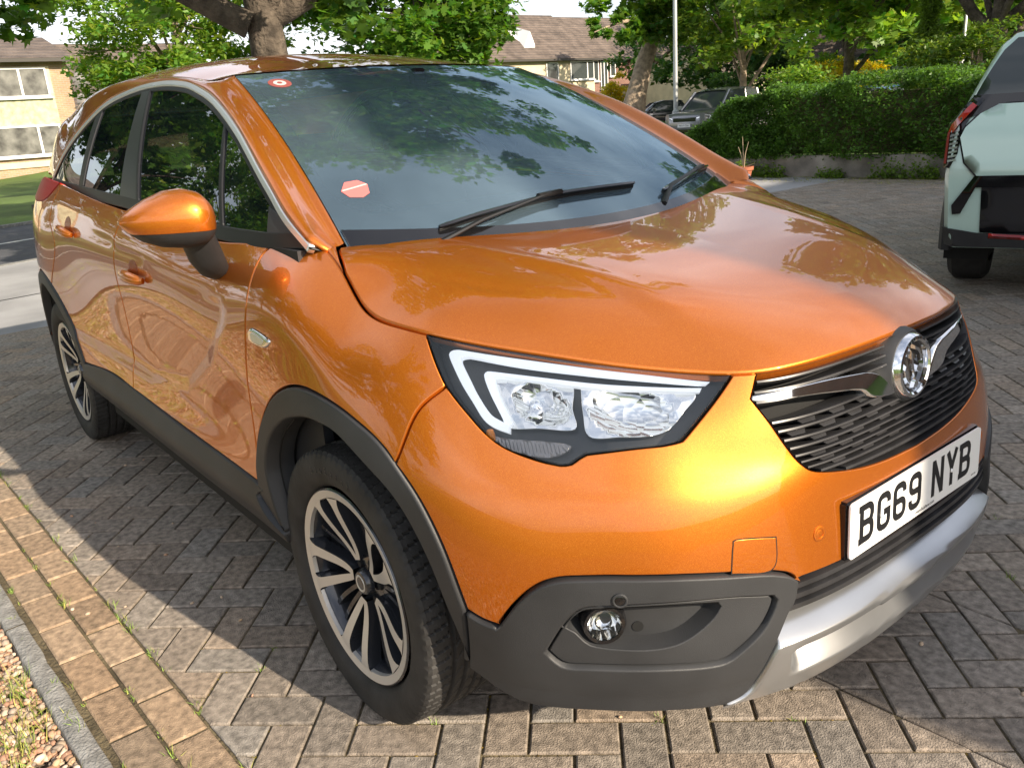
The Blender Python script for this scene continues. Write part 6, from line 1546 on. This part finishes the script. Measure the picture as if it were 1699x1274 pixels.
b_=[n for n in t_.nodes if n.type=='BUMP'][0];m_=t_.nodes.new('ShaderNodeMath');m_.operation='ADD';nn_=[n for n in t_.nodes if n.type=='TEX_NOISE'][-1];t_.links.new(w_.outputs[0],m_.inputs[0]);t_.links.new(nn_.outputs[0],m_.inputs[1]);t_.links.new(m_.outputs[0],b_.inputs['Height'])
M['gutter']=mat('dark_gutter',(.05,.045,.04),.6)
def window(parent,x,y0,y1,z0,z1,bars=(),top=None,glassm=None,depth=.10):
    """framed window on a wall facing +x"""
    f=MB();e=.07
    f.box(x-.02,x+depth*.5,y0,y1,z0,z0+e);f.box(x-.02,x+depth*.5,y0,y1,z1-e,z1);f.box(x-.02,x+depth*.5,y0,y0+e,z0+e,z1-e);f.box(x-.02,x+depth*.5,y1-e,y1,z0+e,z1-e)
    for b in bars: yb=y0+(y1-y0)*b;f.box(x-.018,x+depth*.45,yb-.045,yb+.045,z0+e,z1-e)
    if top: zt=z0+(z1-z0)*top;f.box(x-.017,x+depth*.42,y0+e,y1-e,zt-.03,zt+.03)
    w=f.build('window',M['wwhite'],parent)
    MB().box(x-.01,x+.008,y0+e,y1-e,z0+e,z1-e).build('pane',glassm or M['wglassd'],w)
    MB().box(x-.02,x+.13,y0-.08,y1+.08,z0-.07,z0).build('sill',M['wwhite'],w)
def gable_house(label,x,y0,y1,eave,ridge,depth,wallm,roofm=None,group='houses across the street',over=.35,name='house',slope_gable=True):
    h=thing(name,label,'house',(x,y0,0),group=group);L_=y1-y0
    V=[(0,0,-.3),(0,L_,-.3),(-depth,L_,-.3),(-depth,0,-.3),(0,0,eave),(0,L_,eave),(-depth,L_,eave),(-depth,0,eave),(-depth/2,0,ridge-.06),(-depth/2,L_,ridge-.06)]
    F=[(0,1,5,4),(2,3,7,6),(1,2,6,9,5),(3,0,4,8,7)];MB().add(V,F).build('wall',wallm,h)
    k=(ridge-eave)/(depth/2);o=over
    V=[(o,-o*.5,eave-o*k),(o,L_+o*.5,eave-o*k),(-depth/2,L_+o*.5,ridge),(-depth/2,-o*.5,ridge),(-depth-o,-o*.5,eave-o*k),(-depth-o,L_+o*.5,eave-o*k)]
    V2=[(a,b,c+.14) for a,b,c in V]
    MB().add(V+V2,[(6,7,8,9),(9,8,11,10),(0,3,2,1),(3,4,5,2),(0,1,7,6),(4,10,11,5),(0,6,9,3),(3,9,10,4),(1,2,8,7),(2,5,11,8)]).build('roof',roofm or M['rooftile'],h)
    MB().box(o-.02,o+.10,-o*.5,L_+o*.5,eave-o*k-.02,eave-o*k+.12).build('gutter',M['gutter'],h)
    return h
# pale two-storey house on the left
S1=1.23
hx=-41.0
def Yh(px,py): p=at(px,py,'x',hx);return p.y,p.z
cy,_z=Yh(112,226);y0=-9.0;cyR=8.25
h1=gable_house('pale house with a yellow rendered band between white-framed windows at the left edge',hx,y0,cyR,4.95,6.15,9,M['bricktan'],over=.45)
def hw(px0,px1,zb,zt,**k): window(h1,.0+.06,px0-y0,px1-y0,zb,zt,**k)
MB().box(.0,.05,0.2,cyR-y0-.75,1.95+.25,3.55).build('rendered_panel',M['yellowrender'],h1)
hw(3.4,7.45,1.02,2.28,bars=(.16,.78),glassm=M['curtain']);hw(-2.8,1.6,1.02,2.28,bars=(.2,.8),glassm=M['curtain'])
hw(3.1,7.35,3.42,4.62,bars=(.5,.75),glassm=M['curtain']);hw(-2.8,1.6,3.42,4.62,bars=(.3,.6))
MB().box(-.0,.04,.2,cyR-y0-.75,3.42,4.66).build('upper_panel',M['cream'],h1)
MB().box(0,.07,.0,cyR-y0,.55,.80).build('brick_band',M['cream'],h1)
h1b=gable_house('brown-roofed house seen past the corner of the pale house',-50,8.2,19,3.4,6.9,12,M['brickred'])
window(h1b,.05,1.3,2.6,1.6,2.6,bars=(.5,))
M['satdish']=mat('satellite_dish',(.16,.15,.15),.5)
for zc in (4.05,3.15):
    d=MB().lathe([(0,.05),(.20,.03),(.36,-.04),(.38,-.06)],24,'x').build('satellite_dish',M['satdish'],h1);d.location=(.30,cyR-y0+.42,zc);MB().tube([(.3,cyR-y0-.0,zc-.1),(.25,cyR-y0+.35,zc)],.025,6).build('dish_arm',M['gutter'],h1)
# terrace beyond the parked cars
tx=-47.0;p0=at(800,42,'x',tx).y;pm=at(985,96,'x',tx).y;p1=at(1118,120,'x',tx).y
ha=gable_house('cream end house of the terrace with a small white roof dormer',tx,p0-4,pm,5.05,8.35,9.5,M['cream'])
yy=lambda px:at(px,110,'x',tx).y-(p0-4)
window(ha,.06,yy(945),yy(984),3.45,4.75,bars=(.72,));window(ha,.06,yy(905),yy(925),3.3,4.7);window(ha,.06,yy(890),yy(925),.9,2.2,bars=(.5,))
d=MB();d.add([(-.9,yy(884),5.7),(-.9,yy(903),5.7),(-3.0,yy(903),7.3),(-3.0,yy(884),7.3),(-.9,yy(903),6.0),(-.9,yy(896),6.9),(-3.0,yy(896),7.5)],[(0,1,4),(0,4,5),(0,5,6,3),(4,1,2,6,5),(1,0,3,2),(2,3,6)]).build('roof_dormer',M['wwhite'],ha)
hb2=gable_house('red brick terrace house with a tall narrow window behind the pale leaning trunk',tx-.4,pm,p1+.4,5.05,8.3,9.5,M['brickred'])
yb=lambda px:at(px,110,'x',tx).y-pm
window(hb2,.06,yb(988),yb(998),3.3,4.8);window(hb2,.06,yb(1001),yb(1013),2.7,5.0,bars=(.5,));window(hb2,.06,yb(1017),yb(1026),3.6,4.8);window(hb2,.06,yb(1058),yb(1082),3.3,4.7,bars=(.4,));window(hb2,.06,yb(1060),yb(1082),.8,2.2,bars=(.5,));window(hb2,.06,yb(1088),yb(1104),.8,2.2,bars=(.5,))
MB().box(0,1.5,yb(988),yb(1030),2.25,2.45).build('porch_roof',M['gutter'],hb2)
MB().box(.0,.10,yb(1086)-.15,yb(1086)+.05,0,5).build('drain_pipe',M['gutter'],hb2)
p2=at(1200,150,'x',-50).y
hc=gable_house('brick house with a flat porch and small panes, behind the lamp post',-50,p1+2.0,p2,4.6,6.9,8,M['bricktan'])
window(hc,.06,2,4,.8,2.1,bars=(.33,.66));window(hc,.06,5.5,8,.8,2.1,bars=(.33,.66));window(hc,.06,2,4,3,4.2,bars=(.5,))
MB().box(0,1.8,.5,9.0,2.35,2.6).build('porch_roof',M['cream'],hc)
# white semis behind the round tree
for i,(a,b,lab) in enumerate([(1285,1345,'white rendered house behind the round street tree'),(1350,1400,'white gabled house between the round tree and the dark trunk')]):
    pa=at(a,110,'y',44);pb=at(b,110,'y',44);g=gable_house(lab,0,0,9.0,3.3,5.6,8,M['wwhite']);g.location=(pa.x+.5,46,0);g.rotation_euler=(0,0,math.radians(-75))
    window(g,.06,1.2,3.0,.9,2.2,bars=(.5,));window(g,.06,5.2,7.4,.9,2.2,bars=(.33,.66))
g=gable_house('long dark-roofed bungalow beyond the grey car',-38,50.5,57.5,2.8,5.4,9,M['cream']);window(g,.06,1,3,.9,2.1,bars=(.5,))
# blue-white houses seen far off at the right
pf=at(1615,75,'y',70);g=gable_house('small far-off white house seen between the lamp post and the forked tree',0,0,12,4.2,6.6,8,M['wwhite']);g.location=(pf.x-5,pf.y,0.6);g.rotation_euler=(0,0,math.radians(-90));window(g,.06,2,4.5,2.6,3.8,bars=(.5,));window(g,.06,6,9,2.6,3.8,bars=(.5,));window(g,.06,2,5,.6,1.9)
# wooden fence
M['wood']=mat('fence_wood',(.30,.20,.12),.9,noise=(9,.6,1.4,8))
a=at(1450,128,'y',30);b=at(1556,122,'y',27.0);t=thing('wooden_fence','weathered close-board wooden fence behind the blue car','fence',(a.x,a.y,0));n=46
for i in range(n):
    k=i/n;x=(b.x-a.x)*k;y=(b.y-a.y)*k;q=MB().box(0,(b.x-a.x)/n*.93,-.01,.01,0,1.75+.02*math.sin(i*7)).build('board',M['wood'],t);q.location=(x,y,0);q.rotation_euler=(0,0,math.atan2(b.y-a.y,b.x-a.x))
for k in (0,.25,.5,.75,1): q=MB().box(-.05,.05,.02,.12,0,1.8).build('post',M['wood'],t);q.location=((b.x-a.x)*k,(b.y-a.y)*k,0)
# street lamps
M['galv']=mat('galvanised_steel',(.46,.48,.48),.5,.5)
def lamp(label,x,y,h=7,r=.065):
    t=thing('street_lamp',label,'street lamp',(x,y,0),group='lamp posts along the street')
    MB().tube([(0,0,0),(0,0,1.0),(0,0,1.05),(0,0,h)],[r*1.5,r*1.5,r,r*.75],12).build('post',M['galv'],t,smooth=True,angle=30)
    MB().tube([(0,0,h),(.3,0,h+.3),(1.0,0,h+.35)],[r*.7,r*.6,r*.5],8).build('arm',M['galv'],t,smooth=True)
    MB().box(.9,1.5,-.12,.12,h+.30,h+.42).build('lamp_head',M['galv'],t,bevel=.03)
p=at(1121,150,'x',-20.7);lamp('grey steel lamp post behind the dark grey car',p.x,p.y,8,.09)
p=at(1597,90,'y',24);lamp('slim pale lamp post near the right edge, left of the forked tree',p.x,p.y,7,.055)
p=at(546,66,'x',-60);lamp('far-off lamp post just left of the dense maple crown',p.x,p.y,6.6,.07)
# the house whose wall shades the left half of the drive (outside the frame)
t=gable_house('brick house at the head of the drive, mirrored in the paintwork',0,0,15,5.6,8.4,9,M['brickred'],name='brick_house',group=None)
sd=Vector((math.cos(SUN_AZ),math.sin(SUN_AZ)));k0=Vector((.65,-.04))+sd*7.5
t.location=(k0.x-15*math.sin(math.radians(12)),k0.y+15*math.cos(math.radians(12)),0);t.rotation_euler=(0,0,math.pi+math.radians(12))
window(t,.06,2,4,1,2.2,bars=(.5,));window(t,.06,7,10,1,2.2,bars=(.33,.66))
# ---------------------------------------------------------------- other cars: a generic body lofted from cross-sections
def loft_body(parent,name,m,sec,smooth=True,angle=35,cap=True):
    """sec: list of (x, [(y,z)...]) half profiles from bottom outer to top centre; mirrored"""
    V=[];F=[];k=len(sec[0][1])
    for x,pr_ in sec:
        full=[(y,z) for y,z in pr_]+[(-y,z) for y,z in pr_[::-1]]
        V+=[(x,y,z) for y,z in full]
    m2=2*k
    for i in range(len(sec)-1):
        for j in range(m2-1): F.append((i*m2+j,i*m2+j+1,(i+1)*m2+j+1,(i+1)*m2+j))
    if cap: F+=[tuple(range(m2)),tuple((len(sec)-1)*m2+j for j in range(m2))[::-1]]
    return MB().add(V,F).build(name,m,parent,smooth=smooth,angle=angle)
SW=None
def simple_wheel(parent,x,y,r,w):
    s=1 if y>0 else -1
    t=MB().lathe([(r*.66,-w/2),(r*.9,-w/2),(r,-w*.36),(r,w*.36),(r*.9,w/2),(r*.66,w/2)],32).build('wheel',M['tyre'],parent,smooth=True,angle=30);t.location=(x,y,r)
    rm=MB();rm.lathe([(r*.66,s*w*.46),(r*.60,s*w*.40),(r*.58,s*w*.1),(0,s*w*.1)],28)
    for k in range(5):
        a=2*math.pi*k/5
        V=[];
        for rr,hw in ((.12*r,.05*r),(.62*r,.085*r)):
            for q in (-hw,hw): V.append((rr*math.cos(a)-q*math.sin(a),s*w*.44,rr*math.sin(a)+q*math.cos(a)))
        V+=[(a_,b_-s*.03,c_) for a_,b_,c_ in V];rm.add(V,[(0,1,3,2),(0,4,5,1),(2,3,7,6),(0,2,6,4),(1,5,7,3)])
    rm.build('rim',M['rimcut'],t)
def side_car(name,label,loc,rz,L,W,H,paint,suv=False,plate=None,group=None,cat='car'):
    t=thing(name,label,cat,loc,rz,group=group);w=W/2;f=L*.5
    zb=.28 if suv else .2;zs=H*.60;ax=L*.29
    def prof(w_,top,bot=zb,crown=.03): return [(w_*.86,bot),(w_*.985,bot+.10),(w_,bot+.30),(w_*.995,zs*.72),(w_*.965,zs*.90),(w_*.90,top-.02),(w_*.6,top+crown*.6),(.0,top+crown)]
    hood=zs*(.97 if suv else .88)
    S_=[(f,prof(w*.70,hood*.74,zb+.12)),(f-.06,prof(w*.86,hood*.84,zb+.02)),(f-.22,prof(w*.95,hood*.93)),(f-.6,prof(w,hood*.97)),(f-1.15,prof(w,zs)),(f-2.2,prof(w,zs*1.01)),(-f+1.0,prof(w,zs*1.04)),(-f+.25,prof(w*.97,zs*1.03)),(-f+.05,prof(w*.90,zs*.98)),(-f,prof(w*.8,zs*.85,zb+.1))]
    loft_body(t,'body',paint,S_,angle=32)
    wt=w*.72;bx=f-1.05;tx_=f-1.75 if not suv else f-1.85;rx0=-f+.75;rx1=-f+.25
    def gp(wb,wt_,z0,z1): return [(wb,z0),(wb*.985,z0+(z1-z0)*.3),(wt_,z1-.05),(wt_*.8,z1),(0,z1+.02)]
    zt=H
    G_=[(bx,gp(w*.84,w*.82,zs-.02,zs+.03)),(tx_,gp(w*.90,wt,zs-.02,zt-.07)),(tx_-.5,gp(w*.91,wt*1.02,zs-.02,zt-.01)),(rx0,gp(w*.90,wt,zs-.02,zt-.03)),(rx0-.12,gp(w*.88,wt*.97,zs-.02,zt-.08)),(rx1,gp(w*.84,w*.80,zs-.02,zs+.04))]
    loft_body(t,'window_band',M['wglassd'],G_,angle=25)
    R2=[(tx_+.10,[(wt*.98,zt-.13),(wt*.8,zt-.085),(0,zt-.06)]),(tx_-.5,[(wt*1.05,zt-.06),(wt*.85,zt+.012),(0,zt+.03)]),(rx0,[(wt*1.03,zt-.08),(wt*.84,zt-.01),(0,zt+.01)]),(rx0-.18,[(wt,zt-.13),(wt*.8,zt-.07),(0,zt-.05)])]
    loft_body(t,'roof',paint,R2,cap=False)
    for s in (-1,1):
        for a,b in (((bx+.02,w*.845*s,zs+.0),(tx_+.05,wt*1.0*s,zt-.09)),):
            MB().tube([a,b],[.045,.045],6).build('pillar',paint,t)
        for xx in (tx_-.95,rx0+.15): MB().tube([(xx,w*.915*s,zs),(xx-.08,wt*1.03*s,zt-.07)],.035,6).build('pillar',M['gloss'],t)
        for xx in (f-.92,-f+.85): simple_wheel(t,xx,s*(w-.12),.36 if suv else .31,.23)
        mr=MB().box(-.07,.07,-.11,.11,-.07,.08).build('door_mirror',paint,t,bevel=.03);mr.location=(bx-.35,s*(w+.10),zs+.08)
        hl_=MB().add([(f-.02,s*w*.50,hood*.78),(f-.05,s*w*.52,hood*.67),(f-.16,s*w*.90,hood*.68),(f-.30,s*w*.962,hood*.82),(f-.10,s*w*.84,hood*.86)],[(0,1,2,3,4)]);
        hl_.V=[(a+.03,b+s*.012,c) for a,b,c in hl_.V];hl_.build('headlight',M['drl'],t)
        MB().box(-f-.012,-f+.10,s*w*.62-.13,s*w*.62+.13,zs*.72,zs*.86).build('tail_lamp',M['red'],t,bevel=.02)
    gm=MB().box(f-.05,f+.015,-w*.50,w*.50,hood*.64,hood*.79).build('grille',M['gloss'],t,bevel=.02)
    MB().box(f-.08,f+.02,-w*.80,w*.80,zb+.02,hood*.40).build('lower_intake',M['gloss'],t,bevel=.04)
    p=MB().box(f+.02,f+.035,-.26,.26,hood*.47,hood*.47+.11).build('number_plate',M['plate'],t)
    if plate: text_on(plate,.085,M['black'],t,Matrix.Translation((f+.0365,0,hood*.47+.055))@FX,'plate_text',ext=.0002)
    return t
M['pgrey']=carpaint('grey_paint',(.26,.265,.28),(.12,.12,.13))
M['pdark']=carpaint('dark_paint',(.02,.022,.028),(.05,.05,.06))
M['pblue']=carpaint('blue_paint',(.10,.26,.46),(.2,.4,.6))
M['pred']=carpaint('red_paint',(.35,.02,.02),(.5,.05,.05))
hdg=math.atan2(-.917,.40)
p=at(1150,228,'x',-21.5)
side_car('parked_suv','dark grey SUV facing the camera, parked in the street beyond the hedge',(-18.9,24.9,0),-1.45,4.6,1.90,1.71,M['pgrey'],suv=True,plate='MK17 OSA',group='cars in the street')
q=at(1092,165,'x',-36);side_car('parked_hatchback','small dark car between the pale trunk and the grey SUV',(q.x,q.y,.0),hdg-.9,4.0,1.75,1.5,M['pdark'],group='cars in the street')
q=at(1484,130,'y',24.6);side_car('parked_hatchback','light blue car with only its roof showing above the hedge',(q.x,q.y,-.10),hdg+.9,4.1,1.78,1.50,M['pblue'],group='cars in the street')
q=at(1428,133,'y',27);side_car('parked_hatchback','dark blue car behind the hedge beside the golden shrub',(q.x,q.y,-.15),hdg+.3,4.1,1.78,1.46,M['pdark'],group='cars in the street')
q=at(1600,93,'y',62);side_car('parked_hatchback','far-off red car by the small white house',(q.x,q.y,.9),hdg+1.2,4.1,1.78,1.46,M['pred'],group='cars in the street')
# ---------------------------------------------------------------- mint green electric car on the right, tail towards the camera
aK=math.radians(107);hK=np.array([math.cos(aK),math.sin(aK)]);P0=np.array([-.02,4.04])
MT=thing('parked_suv','pale mint green SUV with black trim at the right edge, its tail towards the camera','car',(float(P0[0]),float(P0[1]),0),math.atan2(hK[1],hK[0]))
# local frame: x forward (away from the camera), y to the car's left, z up; rear face at x=0
M['mint']=mat('mint_paint',(.50,.68,.60),.30,.1,coat=1,coatr=.015)
def lean(z): return float(np.interp(z,[.2,.45,.80,1.02,1.10,1.25,1.42,1.56,1.64],[.10,.02,.0,.05,.09,.16,.28,.42,.60]))
def hwid(z): return float(np.interp(z,[.18,.30,.45,.80,.98,1.06,1.20,1.36,1.50,1.57,1.60],[.80,.86,.905,.925,.915,.90,.84,.775,.715,.64,.50]))
zz=[.33,.35,.39,.46,.60,.74,.86,.96,1.03,1.10,1.20,1.30,1.40,1.50,1.56,1.60]
secs=[]
def ring_k(x0,kz,wk,lk=1.0):
    out=[]
    for z in zz: out.append((x0+lean(z)*lk,hwid(z)*wk(z),z*kz if z>1.0 else z))
    return out
def k_loft(stn,name,m,zs_):
    V=[];F=[];n=len(zs_)
    for st in stn:
        L_=[(x,y,z) for x,y,z in st];V+=L_+[(x,-y,z) for x,y,z in L_[::-1]]
    m2=2*n
    for i in range(len(stn)-1):
        for j in range(m2-1): F.append((i*m2+j,(i+1)*m2+j,(i+1)*m2+j+1,i*m2+j+1))
    # rear face as rows between left and right
    for j in range(n-1): F.append((j,j+1,m2-2-j,m2-1-j))
    for j in range(n-1): o_=(len(stn)-1)*m2;F.append((o_+j,o_+j+1,o_+m2-2-j,o_+m2-1-j))
    return MB().add(V,F).build(name,m,MT,smooth=True,angle=28)
def st_(x0,lk,f=1.0,tops=None):
    out=[]
    for z in zz:
        zt=z
        if tops and z>1.03: zt=1.03+(z-1.03)*tops
        out.append((x0+lean(z)*lk,hwid(z)*f,zt))
    return out
k_loft([st_(0,1,.955),st_(.05,1,.985),st_(.18,.9,1),st_(.9,.35,1),st_(2.0,.1,1),st_(2.9,-.1,1),st_(3.35,-.2,1,.62),st_(3.6,-.2,.99,.12),st_(4.05,-.2,.96,.02),st_(4.2,-.2,.86,.0)],'body',M['mint'],zz)
# pieces laid on the tail: polygons in (lateral a from the centre line, height z); a<0 is the camera's left
def tail(name,m,poly,off=.006,th=.02,dx=None,parent=MT):
    n=len(poly)
    def X(a,z):
        w=hwid(z)*.955;e=max(0,abs(a)-w);return lean(z)-off+e*1.3+e*e*6
    V=[(X(a,z),-a,z) for a,z in poly]+[(X(a,z)+th,-a,z) for a,z in poly]
    # fill as a fan over small pieces so that it follows the lean
    vs=[Vector((a,z)) for a,z in poly];ring=outline([[poly[i],poly[(i+1)%n]] for i in range(n)],.05)
    vo,fo,nb=fill2d([ring],.05)
    V=[(X(a,z),-a,z) for a,z in vo];nv=len(V);V+=[(X(a,z)+th,-a,z) for a,z in vo]
    F=[tuple(f) for f in fo];r=len(ring);F+=[(i,(i+1)%r,nv+(i+1)%r,nv+i) for i in range(r)]
    return MB().add(V,F).build(name,m,parent,smooth=True,angle=25)
mir=lambda P:[(-a,z) for a,z in P][::-1]
s_=.28
A_=lambda P:[(a+s_,z) for a,z in P]
win=A_([(-1.075,1.262),(-1.02,1.275),(-.952,1.393),(-.885,1.52),(-.82,1.555)]);win=[(a,min(z,1.53)) for a,z in win]
wpoly=[(-.79,1.225),(-.765,1.29),(-.725,1.38),(-.68,1.47),(-.62,1.535),(.62,1.535),(.68,1.47),(.725,1.38),(.765,1.29),(.79,1.225)]
tail('rear_window',M['wglassd'],wpoly,.006)
tail('tailgate_trim',M['gloss'],[(-.865,1.075),(-.80,1.225),(.80,1.225),(.865,1.075),(.75,1.12),(.62,1.175),(-.62,1.175),(-.75,1.12)],.010)
tg_=A_([(-1.121,.985),(-1.104,1.047),(-1.033,1.121),(-.954,1.167)])
tgp=[(-.80,.845),(-.84,.99),(-.82,1.045),(-.75,1.12),(-.66,1.168),(.66,1.168),(.75,1.12),(.82,1.045),(.84,.99),(.80,.845),(.73,.768),(-.73,.768)]
tail('tailgate_seal',M['rubber'],[(a*1.012,.96+(z-.96)*1.03) for a,z in tgp],.008)
tail('tailgate',M['mint'],tgp,.016)
for q in (1,-1):
    g=(lambda P:P) if q==1 else mir
    tail('lamp_housing',M['gloss'],g([(-.925,.815),(-.925,1.06),(-.90,1.10),(-.80,1.22),(-.74,1.20),(-.80,1.10),(-.835,1.03),(-.845,.90),(-.88,.815)]),.014)
    tl_=tail('tail_lamp',M['redlit'],g([(-.918,1.02),(-.905,1.065),(-.80,1.185),(-.775,1.165),(-.86,1.06),(-.885,1.02)]),.022)
    tail('lamp_edge',M['red'],g([(-.922,.84),(-.922,1.02),(-.905,1.02),(-.905,.84)]),.022)
    for k in range(8):
        z=.85+k*.024;tail('lamp_rib',M['silver'],g([(-.898,z),(-.898,z+.011),(-.850,z+.020),(-.850,z+.009)]),.024,th=.01)
    tail('trim_hook',M['gloss'],g([(-.845,.54),(-.852,.595),(-.74,.768),(-.45,.768),(-.45,.70),(-.73,.70),(-.80,.545)]),.020)
    tail('bumper_insert',M['pdark'],g([(-.690,.43),(-.700,.70),(-.40,.70),(-.40,.42)]),.010)
    tail('reflector_strip',M['redlit'],g([(-.64,.395),(-.64,.425),(-.10,.40),(-.10,.375)]),.022)
tail('bumper_centre',M['pdark'],[(-.42,.40),(-.42,.765),(.42,.765),(.42,.40)],.008)
tail('lower_bumper',M['clad'],[(-.895,.335),(-.905,.46),(-.70,.425),(.70,.425),(.905,.46),(.895,.335)],.018)
tail('number_plate',M['plate'],[(-.26,.50),(-.26,.61),(.26,.61),(.26,.50)],.016)
for q in (1,-1):
    # side glass and arch trim
    V=[];
    for x0,x1 in ((.95,3.15),):
        P=[(.95,1.10),(3.30,1.08),(2.85,1.35),(2.4,1.50),(1.3,1.52),(1.05,1.45)]
        MB().add([(x,q*(hwid(z)+.004),z) for x,z in P],[tuple(range(6))]).build('side_window',M['wglassd'],MT)
    MB().tube([(.80+.40*math.cos(a),q*.915,.34+.40*math.sin(a)) for a in np.linspace(-.2,3.34,16)],.045,6).build('wheel_arch_trim',M['clad'],MT,smooth=True)
    V,F=box_mesh(.45,1.15,q*.80-.13,q*.80+.13,.19,.70);MB().add(V,F).build('wheel_housing',M['dark'],MT)
    simple_wheel(MT,.80,q*.80,.355,.235);simple_wheel(MT,3.48,q*.80,.355,.235)
